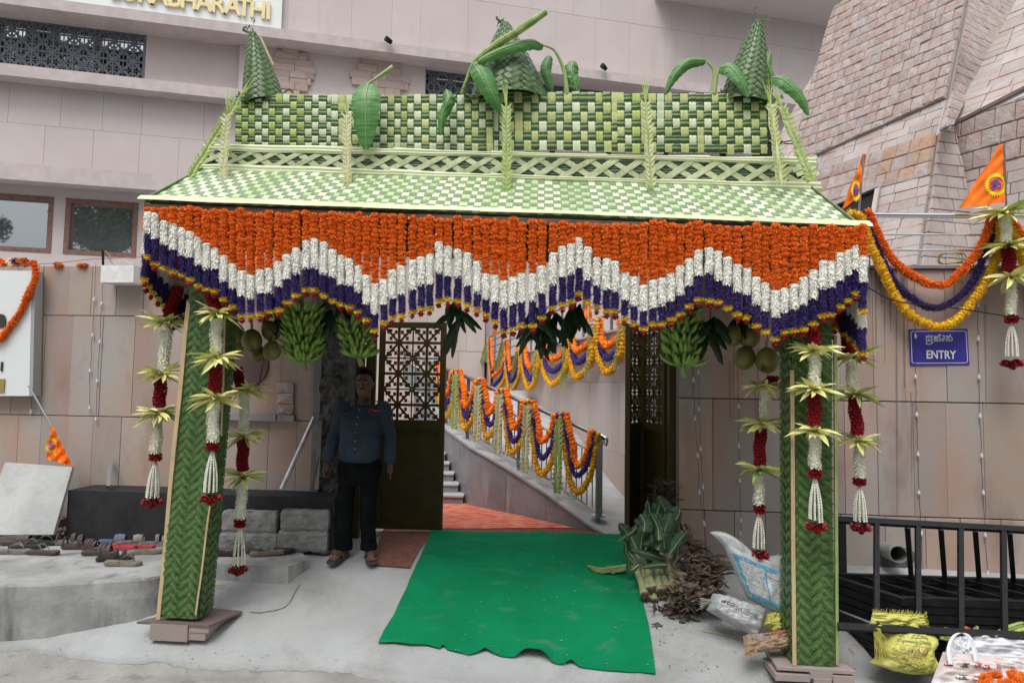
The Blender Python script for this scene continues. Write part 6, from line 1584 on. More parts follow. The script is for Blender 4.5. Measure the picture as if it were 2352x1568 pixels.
def head(g):
    z = lambda y: K(838, y).z; cx = hd.x; y0 = YM-.01
    loft(g, [((cx, y0-.005, z(914)), .030, .035), ((cx, y0-.022, z(910)), .045, .055), ((cx, y0-.018, z(903)), .060, .080), ((cx, y0-.006, z(893)), .069, .094), ((cx, y0, z(882)), .0745, .099), ((cx, y0+.002, z(872)), .076, .1), ((cx, y0+.006, z(862)), .074, .098), ((cx, y0+.010, z(853)), .064, .086), ((cx, y0+.012, z(848)), .045, .06), ((cx, y0+.012, z(846)), .012, .02)])
    loft(g, [((cx-.005, y0+.02, z(930)), .068, .066), ((cx, y0+.015, z(915)), .056, .058), ((cx, y0+.012, z(900)), .054, .056)])
    ell(g, (cx, y0-.103, z(887)), (.013, .020, .015)); ell(g, (cx, y0-.100, z(882)), (.009, .014, .022)); ell(g, (cx, y0-.092, z(873.5)), (.045, .016, .008))
    ell(g, (cx, y0-.092, z(895)), (.024, .013, .005)); ell(g, (cx, y0-.090, z(898)), (.020, .013, .006)); ell(g, (cx, y0-.078, z(905)), (.024, .020, .014))
    for s in (-1, 1):
        ell(g, (cx+s*.077, y0+.012, z(881)), (.010, .018, .030)); ell(g, (cx+s*.044, y0-.070, z(887)), (.020, .020, .018)); ell(g, (cx+s*.011, y0-.095, z(889)), (.008, .012, .007))
head(body)
loft(body, [((hip_l.x*.5+hip_r.x*.5, YM, K(0, 1075).z), .145, .10), ((hip_l.x*.5+hip_r.x*.5, YM-.01, K(0, 1040).z), .165, .12), ((K(831, 1000).x, YM-.03, K(0, 1000).z), .165, .14), ((K(831, 960).x, YM-.01, K(0, 960).z), .165, .125), ((K(833, 940).x, YM, K(0, 940).z), .145, .085), ((K(834, 926).x, YM+.01, K(0, 926).z), .085, .065)])
for a, b, c in ((sh_l, el_l, wr_l), (sh_r, el_r, wr_r)): body.tube([a-Vector((0, 0, .03)), a.lerp(b, .5), b, b.lerp(c, .5), c], [.045, .044, .040, .034, .025], 12)
for a, b, c in ((hip_l, kn_l, an_l), (hip_r, kn_r, an_r)): body.tube([a, a.lerp(b, .5), b, b.lerp(c, .4), c, c-Vector((0, 0, .05))], [.085, .07, .055, .052, .036, .036], 12)
def hand(w, side):
    dn = Vector((side*.05, -.15, -1)).normalized(); ac = Vector((-side*.25, 1, 0)).normalized()*1.0; ac = (ac-dn*ac.dot(dn)).normalized(); out = dn.cross(ac)
    pm = w+dn*.045
    V = []
    body.tube([w, w+dn*.03, w+dn*.065, w+dn*.088], [.024, .027, .030, .024], 10)
    for j, (o_, L) in enumerate(((-.027, .066), (-.009, .076), (.010, .070), (.027, .056))):
        b = w+dn*.078+ac*o_; m1 = b+dn*L*.45+out*.004*side; m2 = m1+(dn+Vector((0, -.35, 0))).normalized()*L*.32; m3 = m2+(dn+Vector((0, -.8, 0))).normalized()*L*.25
        body.tube([b-dn*.02, b, m1, m2, m3], [.0095, .0095, .009, .0085, .007], 8)
    b = w+dn*.028-ac*.022; body.tube([b, b-ac*.020+dn*.022, b-ac*.024+dn*.050+Vector((0, -.01, 0)), b-ac*.018+dn*.070+Vector((0, -.014, 0))], [.013, .0115, .010, .008], 8)
hand(wr_l, -1); hand(wr_r, 1)
def foot(a, yaw):
    f = Vector((math.sin(yaw), -math.cos(yaw), 0)); r_ = Vector((math.cos(yaw), math.sin(yaw), 0)); zb = gz(a.x, YM)+.028
    h = Vector((a.x, YM+.045, zb))
    body.tube([h+Vector((0, 0, .045)), h+f*.03+Vector((0, 0, .045)), h+f*.10+Vector((0, 0, .034)), h+f*.175+Vector((0, 0, .020)), h+f*.20+Vector((0, 0, .015))], [.034, .036, .036, .034, .024], 12)
    body.tube([h+Vector((0, 0, .12)), h+Vector((0, 0, .03)), h+Vector((0, .0, .02))], [.036, .036, .030], 10)
    for k, (o_, L, rr) in enumerate(((-.034, .045, .0135), (-.012, .042, .0105), (.006, .036, .0100), (.022, .030, .0095), (.036, .022, .009))):
        s = 1 if yaw > 0 else -1; b = h+f*.195+r_*o_*(-s)*-1; body.tube([b-f*.02+Vector((0, 0, .012)), b+f*L*.5+Vector((0, 0, .012)), b+f*L+Vector((0, 0, .008))], [rr, rr, rr*.75], 8)
    return h, f, r_
FL = foot(an_l, -.28); FR_ = foot(an_r, .32)
bm = fuse(body, .0062, 'body', 3); bm.materials.append(skin); obj('body', bm, None, guard)
# shirt
g = Geo()
loft(g, [((K(827, 1046).x, YM-.015, K(0, 1046).z), .170, .130), ((K(828, 1030).x, YM-.035, K(0, 1030).z), .184, .160), ((K(830, 1005).x, YM-.045, K(0, 1005).z), .186, .170), ((K(831, 975).x, YM-.03, K(0, 975).z), .182, .150), ((K(832, 950).x, YM-.015, K(0, 950).z), .188, .130), ((K(833, 935).x, YM-.0, K(0, 935).z), .185, .105), ((K(834, 925).x, YM+.01, K(0, 925).z), .13, .085), ((K(835, 917).x, YM+.012, K(0, 917).z), .070, .070)], 24)
for a, b, c in ((sh_l, el_l, wr_l), (sh_r, el_r, wr_r)):
    pts = [a+Vector((0, 0, -.004)), a.lerp(b, .35), a.lerp(b, .7), b, b.lerp(c, .35), b.lerp(c, .7), c]; ell(g, tuple(a+Vector((0, 0, -.01))), (.078, .078, .070)); g.tube(pts, [.074, .068, .062, .060, .056, .057, .045], 14)
    for k in range(7): ell(g, tuple(b.lerp(c, .1+.11*k)+Vector((random.uniform(-.02, .02), -.015, 0))), (.055, .045, .012))
sm = fuse(g, .010, 'shirt', 3)
for v in sm.vertices:
    c = v.co; v.co = c+v.normal*(.005*mnoise.noise(Vector((c.x*9, c.y*9, c.z*16)))+.003*mnoise.noise(Vector((c.x*24, c.y*24, c.z*30))))
sm.materials.append(shirtm); shirt = obj('shirt', sm, None, guard)
bv = BVHTree.FromPolygons([v.co for v in sm.vertices], [p.vertices for p in sm.polygons])
def onshirt(x, y, off=.004):
    p = K(x, y); h = bv.ray_cast(Vector((p.x, YM-1, p.z)), Vector((0, 1, 0))); return (h[0] if h[0] else p)+Vector((0, -off, 0))
def patch(name, pxs, mat, th=.003, parent=None):
    g = Geo(); f = [onshirt(x, y, .002+th) for x, y in pxs]; b = [onshirt(x, y, .0) for x, y in pxs]; n = len(f)
    g.add([tuple(p) for p in f+b], [tuple(range(n)), tuple(range(2*n-1, n-1, -1))]+[(i, n+i, n+(i+1) % n, (i+1) % n) for i in range(n)]); return obj(name, g, mat, parent or shirt)
for (x0, x1) in ((790, 819), (847, 877)):
    patch('pocket', [(x0+1, 953), (x0+1, 975), ((x0+x1)/2, 979), (x1-1, 975), (x1-1, 953)], shirtm); patch('pocket_flap', [(x0, 946), (x0, 952), ((x0+x1)/2, 957), (x1, 952), (x1, 946)], shirtm, .007)
patch('placket', [(829, 930), (828, 960), (827, 1000), (826, 1036), (830, 1036), (831, 1000), (832, 960), (833, 930)], shirtm, .004)
for y in (940, 956, 972, 990, 1008, 1025):
    g = Geo(); p = onshirt(830-(y-940)*.03, y, .010); ell(g, tuple(p), (.0055, .003, .0055), 8, 4); obj('button', g, M('button', (.35, .36, .38), .4) if 'button' not in MATS else MATS['button'], shirt)
patch('name_badge', [(851, 938), (851, 946), (875, 949), (875, 941)], M('badge_red', (.30, .035, .02), .6), .006)
g = Geo(); p = onshirt(856, 942, .013); tb = text_geo('G', .022, .0006); 
for v in tb.vertices: v.co = p+Vector((v.co.x, 0, v.co.y-.008))
tb.materials.clear(); tb.materials.append(white_board); tb.name = 'badge_letter'; obj('badge_letter', tb, None, shirt)
for s_, a in ((-1, (806, 921)), (1, (862, 923))):   # collar points
    g = Geo(); c = K(834, 921); q_ = [K(834+s_*4, 928, -.105), K(834+s_*17, 921, -.075), K(834+s_*19, 915, -.03), K(834+s_*7, 917, -.085)]
    q2 = [v+Vector((0, .012, -.002)) for v in q_]; g.add([tuple(v) for v in q_+q2], BOXF); obj('collar', g, shirtm, shirt)
    ep = [onshirt(834+s_*30, 924, -.0), onshirt(834+s_*46, 929, -.0)]; g = Geo(); g.bar(ep[0]+Vector((0, .03, .01)), ep[1]+Vector((0, .03, .008)), .03, .006); obj('shoulder_strap', g, shirtm, shirt)
for c, a in ((wr_l, el_l), (wr_r, el_r)):
    d_ = (a-c).normalized(); g = Geo(); g.tube([c-d_*.01, c+d_*.03, c+d_*.062], [.043, .045, .044], 14, caps=False); g.tube([c-d_*.01, c+d_*.062], [.040, .041], 14, caps=False); obj('cuff', g, shirtm, shirt)
g = Geo(); ell(g, tuple(K(900, 962, -.02)), (.006, .02, .028), 10, 6); obj('arm_badge', g, MATS['badge_red'], shirt)
# trousers
g = Geo()
loft(g, [((K(828, 1100).x, YM, K(0, 1100).z), .150, .095), ((K(828, 1080).x, YM, K(0, 1080).z), .170, .120), ((K(828, 1058).x, YM-.005, K(0, 1058).z), .172, .128), ((K(828, 1038).x, YM-.01, K(0, 1038).z), .166, .128)], 22)
for a, b, c, s_ in ((hip_l, kn_l, an_l, -1), (hip_r, kn_r, an_r, 1)):
    e_ = c+Vector((0, 0, .03)); loft(g, [((e_.x, e_.y-.02, e_.z), .070, .075), ((e_.x, e_.y-.02, e_.z+.05), .071, .076)][::1]+[((b.lerp(c, .5).x, YM-.01, b.lerp(c, .5).z), .069, .074), ((b.x, YM-.015, b.z), .074, .080), ((a.lerp(b, .5).x+s_*.0, YM-.005, a.lerp(b, .5).z), .084, .092), ((a.x+s_*.012, YM, a.z-.09), .094, .108), ((a.x, YM, a.z), .09, .11)], 18)
tm = fuse(g, .010, 'trousers', 2)
for v in tm.vertices:
    c = v.co; v.co = c+v.normal*(.004*mnoise.noise(Vector((c.x*10, c.y*10, c.z*7))))
tm.materials.append(trousm); tr = obj('trousers', tm, None, guard)
for c in (an_l, an_r): g = Geo(); e_ = c+Vector((0, -.02, .012)); loft(g, [((e_.x, e_.y, e_.z), .074, .080), ((e_.x, e_.y, e_.z+.055), .075, .081), ((e_.x, e_.y, e_.z+.060), .070, .076)], 18); obj('turn_up', g, trousm, tr)
g = Geo(); loft(g, [((K(828, 1044).x, YM-.012, K(0, 1044).z), .172, .135), ((K(828, 1036).x, YM-.012, K(0, 1036).z), .173, .137)], 24); obj('belt', g, beltm, guard)
g = Geo(); p = K(829, 1040, -.152); g.box(tuple(p), (.045, .006, .032)); obj('buckle', g, steel, guard)
# hair, brows, moustache, eyes
g = Geo(); z = lambda y: K(838, y).z; cx = hd.x; y0 = YM-.01
loft(g, [((cx, y0+.035, z(889)), .074, .074), ((cx, y0+.030, z(875)), .0815, .083), ((cx, y0+.022, z(864)), .081, .093), ((cx, y0+.016, z(856)), .077, .103), ((cx, y0+.014, z(850)), .064, .092), ((cx, y0+.014, z(845.5)), .044, .064), ((cx, y0+.014, z(843.5)), .012, .02)], 22)
hm = fuse(g, .007, 'hair', 2)
for v in hm.vertices: v.co = v.co+v.normal*.006+v.normal*.004*mnoise.noise(v.co*60)
hm.materials.append(hairm); obj('hair', hm, None, guard)
for s in (-1, 1):
    g = Geo(); ell(g, (cx+s*.028, y0-.098, z(878)), (.012, .006, .005), 10, 6); obj('eye', g, M('eye_white', (.30, .28, .26), .3) if 'eye_white' not in MATS else MATS['eye_white'], guard)
    g = Geo(); ell(g, (cx+s*.028, y0-.1035, z(878)), (.005, .003, .005), 8, 6); obj('pupil', g, hairm, guard)
    g = Geo(); ell(g, (cx+s*.030, y0-.103, z(873)), (.018, .005, .004), 10, 6); obj('eyebrow', g, hairm, guard)
g = Geo(); ell(g, (cx, y0-.106, z(892.3)), (.024, .006, .0055), 10, 6); obj('moustache', g, hairm, guard)
for (h, f, r_) in (FL, FR_):
    sd = Geo(); pts = []
    outl = [(-.045, .030), (-.03, .038), (.03, .040), (.09, .042), (.15, .050), (.21, .050), (.25, .040), (.268, .020)]
    L2 = [(a, w_) for a, w_ in outl]+[(a, -w_) for a, w_ in outl[::-1]]; n = len(L2); zb = gz(h.x, YM)+.006
    V = [tuple(Vector((h.x, h.y, zz))+f*a+r_*w_) for zz in (zb, zb+.022) for a, w_ in L2]; sd.add(V, [tuple(range(n)), tuple(range(2*n-1, n-1, -1))]+[(i, n+i, n+(i+1) % n, (i+1) % n) for i in range(n)])
    so = obj('sandal', sd, M('sole_dark', (.05, .045, .04), .8) if 'sole_dark' not in MATS else MATS['sole_dark'], guard)
    for (a, hh, w_) in ((.085, .078, .035), (.165, .058, .030), (.0, .085, .02)):
        g = Geo(); row = []
        for t_ in np.linspace(-1, 1, 11):
            an = t_*1.45; c = Vector((h.x, h.y, zb+.012))+f*(a+.02*t_)+r_*.047*math.sin(an)+Vector((0, 0, hh*max(0, math.cos(an))))
            row.append([tuple(c-f*w_/2), tuple(c+f*w_/2)])
        g.grid(np.array(row)); obj('strap', g, sandm, so)

# ================================================================== LEFT SIDE THINGS
g = Geo(); wbox(g, wa(166, .4), wa(776, .4), .015, .485, .0, .38); tag(obj('granite_ledge', g, granite_dark), 'long low dark granite ledge against the foot of the left wall', 'ledge')
g = Geo()
for k in range(26):
    x = 170+24*k+random.uniform(-8, 8); p = WALL.off(.42).px(x, 1236); g.add(*(lambda V, F: (V*np.array([random.uniform(.03, .08), .03, random.uniform(.012, .03)])+np.array((p.x, p.y, .01)), [tuple(f) for f in F]))(*ball_core(1., 6, 4)))
o = tag(obj('cement_rubble', g, concrete_rough), 'rough line of spilled cement along the foot of the granite ledge', 'rubble', kind='stuff')
LS = PL(Vector((0, 6.02, 0)), (1, -.10, 0), Vector((0, .26, .96)))
g = Geo(); c4 = [LS.px(-55, 1228), LS.px(122, 1227), LS.px(166, 1072), LS.px(12, 1061)]; dn_ = -LS.n*.035
g.add([tuple(v+dn_) for v in c4]+[tuple(v) for v in c4], BOXF); tag(obj('stone_sheet', g, grey_slab), 'large pale grey stone sheet leaning against the wall at the far left', 'slab')
g = Geo(); g.bar(WALL.off(.1).px(433, 0) if False else WALL.off(.35).px(248, 1118), WALL.off(.04).px(255, 1055), .03); tag(obj('grey_pipe', g, MATS['dull_steel']), 'short thin grey pipe standing behind the granite ledge', 'pipe')
g = Geo(); g.tube([WALL.off(.40).px(646, 1124), WALL.off(.10).px(722, 958)], .022, 8); tag(obj('metal_pipe', g, M('galvanised', (.50, .52, .56), .35, metal=.5, c2=(.38, .36, .36), scale=9)), 'silver pipe leaning diagonally on the wall behind the granite ledge', 'pipe')
g = Geo(); g.bar(WALL.off(.30).px(727, 1124), WALL.off(.08).px(736, 966), .035, .02); tag(obj('wood_batten', g, M('grey_batten', (.25, .24, .23), .8)), 'upright grey batten leaning beside the concrete pier', 'batten')
g = Geo(); g.tube([WALL.off(.32).px(716, 1124), WALL.off(.20).px(732, 1050)], .012, 6); tag(obj('brown_stick', g, wood), 'short brown stick beside the upright batten', 'stick')
BP = PL((0, 6.22, 0), (1, -.06, 0))
for (x0, x1, y0, y1, lb, sd_) in ((508, 634, 1176, 1223, 'upper rough concrete block of the left stack beside the ledge', 3), (502, 636, 1225, 1264, 'lower rough concrete block of the left stack', 8), (643, 755, 1173, 1219, 'upper concrete block of the right stack nearest the guard', 14), (636, 752, 1221, 1265, 'lower concrete block of the right stack nearest the guard', 21)):
    a0, b0 = BP.ab(x0, y1); a1, b1 = BP.ab(x1, y0); g = Geo()
    na, nb = 12, 6; rows_ = []
    def W3(a, b, d): return mnoise.noise(Vector((a*14+sd_, b*14, d*14)))*.012+mnoise.noise(Vector((a*45+sd_, b*45, d*40)))*.005
    ring = [(0, a0, 0)]
    loopn = []
    for i in range(nb+1):
        b = b0+(b1-b0)*i/nb; r = .012 if i in (0, nb) else 0
        loopn.append([tuple(BP.pt(a, b+W3(a, b, 1), d+W3(a, b, d))) for a, d in ([(a0+r+(a1-a0-2*r)*k/na, 0-r) for k in range(na+1)]+[(a1-r, -.20), (a0+r, -.20), (a0+r, -r)])])
    g.grid(np.array(loopn)); n_ = na+4
    tops = [[tuple(BP.pt(a0+.012+(a1-a0-.024)*k/na, b1+W3(k*.03, 2, j)*.8, -.012-.188*j/4)) for k in range(na+1)] for j in range(5)]; g.grid(np.array(tops))
    tag(obj('concrete_block', g, M('block_concrete', (.20, .20, .20), .95, c2=(.28, .28, .275), scale=9, bump=.008, bscale=45) if 'block_concrete' not in MATS else MATS['block_concrete'], smooth=False), lb, 'block', 'stacked concrete blocks')
# white box on the wall top and conduit
t = thing('lamp_box', 'white plastered box on the left wall top with loose wires', 'box', tuple(WALL.px(280, 650)))
a0, b0 = WALL.ab(246, 652, .1); a1, b1 = WALL.ab(322, 613, .1); g = Geo(); wbox(g, a0, a1, b0, b1, .0, .20); obj('box_body', g, white_paint, t)
g = Geo(); g.tube([WALL.off(.1).px(237, 612), WALL.off(.1).px(236, 575)], .012, 8); tag(obj('cable_stub', g, black_metal), 'short black conduit standing on the left wall top', 'conduit')
wires = [(M('wire_yellow', (.5, .38, .03), .5), [(236, 577), (245, 578), (253, 590), (262, 607), (274, 612)]), (M('wire_blue', (.03, .05, .30), .5), [(237, 578), (247, 588), (256, 602), (268, 610)]), (M('wire_white', (.55, .55, .5), .5), [(262, 606), (280, 598), (300, 604), (312, 600)]), (M('wire_red', (.3, .05, .03), .5), [(0, 613), (60, 608), (130, 604), (200, 596), (238, 594), (300, 590), (330, 590)])]
for mt, pp in wires:
    g = Geo(); g.tube(spline([WALL.off(.08+.01*random.random()).px(*p) for p in pp], 5), .0035, 5); tag(obj('wire', g, mt), '%s wire loose along the top of the left wall' % mt.name.split('_')[1], 'wire')
# notice board
t = thing('notice_board', 'thick white notice board cut by the left edge of the picture', 'sign', tuple(WALL.px(20, 900)))
WB = WALL.off(.13); c = [WB.ab(-420, 909), WB.ab(67, 909), WB.ab(73, 622), WB.ab(-420, 615)]
V = [tuple(WALL.pt(a, b, d)) for d in (.03, .13) for a, b in c]; g = Geo(); g.add(V, BOXF[:, ::-1]); obj('board', g, white_board, t)
g = Geo(); V = [tuple(WALL.pt(a, b, d)) for d in (.02, .127) for a, b in (c[1], (c[1][0]+.035, c[1][1]), (c[2][0]+.035, c[2][1]), c[2])]; g.add(V, BOXF[:, ::-1]); obj('board_side', g, M('board_side_grey', (.36, .37, .37), .5), t)
text_on('e', WB.px(1, 750), WALL.h, WALL.s, .26, black_letter, 'letter', t, depth=.006, bold=.010, d=.008)
text_on('I', WB.px(5, 851), WALL.h, WALL.s, .125, black_letter, 'letter', t, depth=.006, bold=.004, d=.008)
g = Geo(); a0, b0 = WB.ab(-14, 900); a1, b1 = WB.ab(13, 870); wbox(g, a0, a1, b0, b1, .13, .145); obj('gold_block', g, M('gold_block', (.32, .24, .08), .5), t)

# entry sign
t = thing('entry_sign', 'blue and white ENTRY sign on the right wall below the flower swags', 'sign', tuple(WALL.px(2157, 800)))
WS = WALL.off(.012); c = [WS.ab(2091, 839), WS.ab(2227, 838), WS.ab(2222, 755), WS.ab(2088, 756)]
V = [tuple(WALL.pt(a, b, d)) for d in (.004, .012) for a, b in c]; g = Geo(); g.add(V, BOXF[:, ::-1]); obj('panel', g, M('sign_blue', (.045, .04, .30), .35), t)
sw_ = M('sign_white', (.78, .78, .80), .5)
def Us(u, v, e=0.): b = Vector(c[0]).lerp(Vector(c[1]), u); tp = Vector(c[3]).lerp(Vector(c[2]), u); q_ = b.lerp(tp, v); return WALL.pt(q_.x, q_.y, .0135+e)
g = Geo(); lin = [(.06, .06), (.94, .06), (.97, .10), (.97, .90), (.94, .94), (.06, .94), (.03, .90), (.03, .10)]
for i in range(8): g.bar(Us(*lin[i]), Us(*lin[(i+1) % 8]), .0045, .001, up=tuple(WALL.n))
obj('border_line', g, sw_, t)
text_on('ENTRY', Us(.52, .185), WALL.h, WALL.s, .105, sw_, 'entry_lettering', t, depth=.0008, bold=.0022, sx=.80, d=.003)
# the word above in Kannada script, drawn stroke by stroke in a 10 x 4 grid
def strokes(lines, f, w, mat, name, parent):
    g = Geo()
    for ln in lines:
        P = spline([Vector((x, y, 0)) for x, y in ln], 4) if len(ln) > 2 else [Vector((*p, 0)) for p in ln]
        for a, b in zip(P[:-1], P[1:]):
            d_ = (b-a); 
            if d_.length < 1e-6: continue
            d_ = d_.normalized()*w*.3; g.bar(f((a-d_).x, (a-d_).y), f((b+d_).x, (b+d_).y), w*KU, .0012, up=tuple(WALL.n))
    return obj(name, g, mat, parent)
KU = .021
kan = [  # pa with ra below, ve with long sign, sha
 [(0, 3.3), (.5, 3.2), (.9, 3.5), (1.1, 3.8)], [(.1, 2.6), (.0, 1.6), (.5, 1.1), (1.0, 1.5), (.8, 2.2), (1.0, 1.5), (1.5, 1.1), (2.0, 1.6), (1.9, 2.6), (1.5, 3.0), (.5, 2.9), (.1, 2.6)], [(1.3, 2.9), (1.9, 3.3), (2.4, 3.2)],
 [(.1, .6), (.0, .0), (.6, -.3), (1.4, -.2), (2.0, .2), (2.3, .8)],
 [(3.0, 3.2), (3.5, 3.0), (4.2, 3.1), (4.5, 3.6)], [(3.1, 2.5), (2.9, 1.7), (3.4, 1.1), (4.0, 1.3), (4.1, 1.9), (3.6, 2.1), (3.3, 1.9)], [(4.1, 1.9), (4.4, 1.2), (5.0, 1.2), (5.2, 1.8), (4.9, 2.6), (4.2, 2.7), (3.1, 2.6)], [(4.5, 3.5), (5.0, 3.9), (5.3, 3.5)],
 [(5.7, 1.3), (6.2, 1.2), (6.4, 1.7), (6.0, 2.1), (5.7, 1.7)], [(6.3, 2.0), (6.6, 2.8), (6.2, 3.5)],
 [(7.2, 3.3), (7.8, 3.1), (8.5, 3.3), (8.8, 3.9)], [(8.7, 3.2), (8.0, 2.8), (7.4, 2.2), (7.2, 1.5), (7.7, 1.1), (8.2, 1.4), (8.2, 2.0), (7.8, 2.2)], [(8.2, 1.9), (8.5, 1.2), (9.1, 1.2), (9.4, 1.8), (9.2, 2.6), (8.7, 3.0)]]
strokes(kan, lambda x, y: Us(.285+x*.0475, .60+y*.062, .001), .45, sw_, 'kannada_lettering', t)

# flags
flag_m = M('saffron_cloth', (.90, .16, .006), .8, c2=(.98, .22, .012), scale=4); sun_y = M('flag_yellow', (.90, .62, .02), .8); om_b = M('flag_blue', (.08, .07, .42), .8)
def flag(P_, quad, pole, label, om=None, amp=.02, fr=60.):
    t = thing('saffron_flag', label, 'flag', tuple(P_.px(*pole[0])))
    def rip(x, y): return amp*math.sin((x*.6-y*.35)*.12*fr/60)+amp*.4*math.sin((x+y)*.21)
    g = Geo(); n = 22; BL, BR, TR, TL = [Vector((*q, 0)) for q in quad]; row = []
    for i in range(n+1):
        r = []
        for j in range(n+1):
            q_ = BL.lerp(BR, i/n).lerp(TL.lerp(TR, i/n), j/n); edge = .0
            q_.x += 3*math.sin(j*.5)*(1-i/n)*.4; r.append(tuple(P_.px(q_.x, q_.y, rip(q_.x, q_.y))))
        row.append(r)
    g.grid(np.array(row)); obj('cloth', g, flag_m, t, smooth=True)
    g = Geo(); g.tube([P_.px(*pole[0]), P_.px(*pole[1])], .010, 6); obj('pole', g, MATS['dull_steel'] if om else bamboo, t)
    if om:
        cx, cy, ro, ri, sx = om; g = Geo(); N_ = 28; f = lambda x, y: tuple(P_.px(x, y, rip(x, y)+.008))
        vis = lambda x, y: True
        for k in range(N_):
            a0, a1, am = 2*math.pi*k/N_, 2*math.pi*(k+1)/N_, 2*math.pi*(k+.5)/N_
            rm = ri+(ro-ri)*.45; p = [(cx+ri*math.cos(a0)*sx, cy+ri*math.sin(a0)), (cx+ri*math.cos(a1)*sx, cy+ri*math.sin(a1)), (cx+rm*math.cos(a1)*sx, cy+rm*math.sin(a1)), (cx+rm*math.cos(a0)*sx, cy+rm*math.sin(a0)), (cx+ro*math.cos(am)*sx, cy+ro*math.sin(am))]
            if om_clip and p[4][0] > om_clip: p = [(min(q[0], om_clip), q[1]) for q in p]
            g.add([f(*q) for q in p], [(0, 1, 2, 3), (3, 2, 4)])
        obj('sun_emblem', g, sun_y, t)
        s = ri/9.5; L_ = [[(-6.5, -1.5), (-4.5, -4), (-1.5, -3.4), (-2, -.8), (-4, 0), (-1.4, .6), (-.6, 3.4), (-3.4, 5.2), (-6.4, 4)], [(-1.6, .2), (1, .2), (2, -1.5), (4.4, -1.8), (5.6, .4), (4.6, 3.6), (2, 3.8), (1.4, 2.4)], [(-2.6, -6.2), (.2, -4.9), (3.6, -6.4)], [(.3, -7.3), (.9, -6.9)]]
        g = Geo()
        for ln in L_:
            P2 = spline([Vector((x, y, 0)) for x, y in ln], 4) if len(ln) > 2 else [Vector((*p, 0)) for p in ln]
            for a, b in zip(P2[:-1], P2[1:]): g.bar(P_.px(cx+a.x*s*sx, cy+a.y*s, rip(cx+a.x*s*sx, cy+a.y*s)+.011), P_.px(cx+b.x*s*sx, cy+b.y*s, rip(cx+b.x*s*sx, cy+b.y*s)+.011), .013*ri/18, .002, up=tuple(P_.n))
        obj('om_emblem', g, om_b, t)
    return t
om_clip = 2309
flag(RAILP.off(.02), [(2201, 479), (2309, 465), (2304, 333), (2297, 331)], [(2312, 495), (2306, 333)], 'large triangular saffron flag with sun and om emblem at the upper right', (2288, 424, 29, 18, 1.0), .012)
om_clip = 1986
flag(RAILP.off(.04), [(1931, 484), (1976, 450), (1990, 354), (1983, 353)], [(1972, 495), (1984, 356)], 'narrow saffron flag folded on its pole above the right end of the arch', (1966, 438, 27, 16, .45), .012, 130)
om_clip = None
flag(WALL.off(.30), [(105, 1054), (168, 1070), (122, 979), (117, 979)], [(66, 886), (119, 980)], 'saffron flag hanging from a leaning stick above the stone sheet', (118, 1022, 20, 12, .8), .03, 160)
flag(SW.off(.1), [(1128, 772), (1141, 770), (1146, 700), (1143, 700)], [(1134, 780), (1144, 700)], 'small saffron flag on the courtyard side wall', None, .03)
flag(SW.off(.1), [(1340, 742), (1362, 735), (1352, 670), (1346, 670)], [(1352, 745), (1350, 670)], 'small saffron flag above the nearer courtyard swags', None, .03)

# strings of little lamps down the walls
wirem = M('brown_wire', (.06, .04, .035), .6); bulbm = M('led_bulb', (.62, .60, .72), .3)
LN = [([(92, 608), (87, 691), (82, 776), (78, 863), (72, 945)], 'first lamp string right of the notice board'), ([(220, 605), (217, 688), (213, 770), (207, 852), (206, 937)], 'lamp string hanging along a wall joint left of the white box'), ([(241, 612), (234, 698), (230, 785), (224, 875), (221, 963)], 'lamp string hanging nearest the arch on the left wall'), ([(1590, 800), (1593, 872), (1596, 960), (1602, 1045), (1606, 1130), (1616, 1200)], 'lamp string on the right wall just beside the gate post'), ([(1604, 760), (1604, 854), (1606, 939), (1609, 1030), (1614, 1117), (1618, 1203), (1625, 1285)], 'longer lamp string second from the gate post'), ([(1694, 850), (1696, 933), (1697, 1023), (1699, 1103), (1702, 1194), (1700, 1225)], 'lamp string behind the inner right garland'), ([(2099, 612), (2101, 690), (2102, 772), (2102, 865), (2105, 952), (2108, 1043), (2110, 1131), (2116, 1224), (2119, 1315)], 'lamp string crossing the left part of the entry sign'), ([(2244, 612), (2246, 700), (2246, 778), (2248, 866), (2250, 955), (2254, 1046), (2258, 1131), (2262, 1228), (2268, 1316)], 'lamp string just right of the entry sign'), ([(1734, 900), (1734, 980), (1735, 1060)], 'short lamp string behind the inner right garland top')]
for pts, lb in LN:
    Wp = WALL.off(.022); P = [Wp.px(*p) for p in pts]; t = thing('lamp_string', lb, 'string lights', tuple(P[0]), group='lamp strings on the walls')
    fine = []
    for a, b in zip(P[:-1], P[1:]):
        for k in range(6): fine.append(a.lerp(b, k/6)+WALL.h*random.uniform(-.004, .004)+WALL.n*random.uniform(0, .008))
    fine.append(P[-1]); g = Geo(); g.tube(fine, .0022, 4, caps=False); obj('wire', g, wirem, t)
    for p in P[1:]:
        g = Geo(); g.lathe([(.001, .030), (.005, .026), (.006, .012), (.011, .004), (.012, -.010), (.007, -.022), (.001, -.026)], 8, c=tuple(p+WALL.n*.006)); obj('bulb', g, bulbm, t)
g = Geo(); a = WALL.off(.35).px(1990, 680); g.tube(spline([WALL.off(.35).px(1985, 655), WALL.off(.35).px(2060, 692), WALL.off(.35).px(2200, 708), WALL.off(.35).px(2352, 732), WALL.off(.35).px(2480, 745)], 6), .005, 6); tag(obj('cable', g, black_metal), 'thin dark cable sagging across the right wall swags', 'cable')
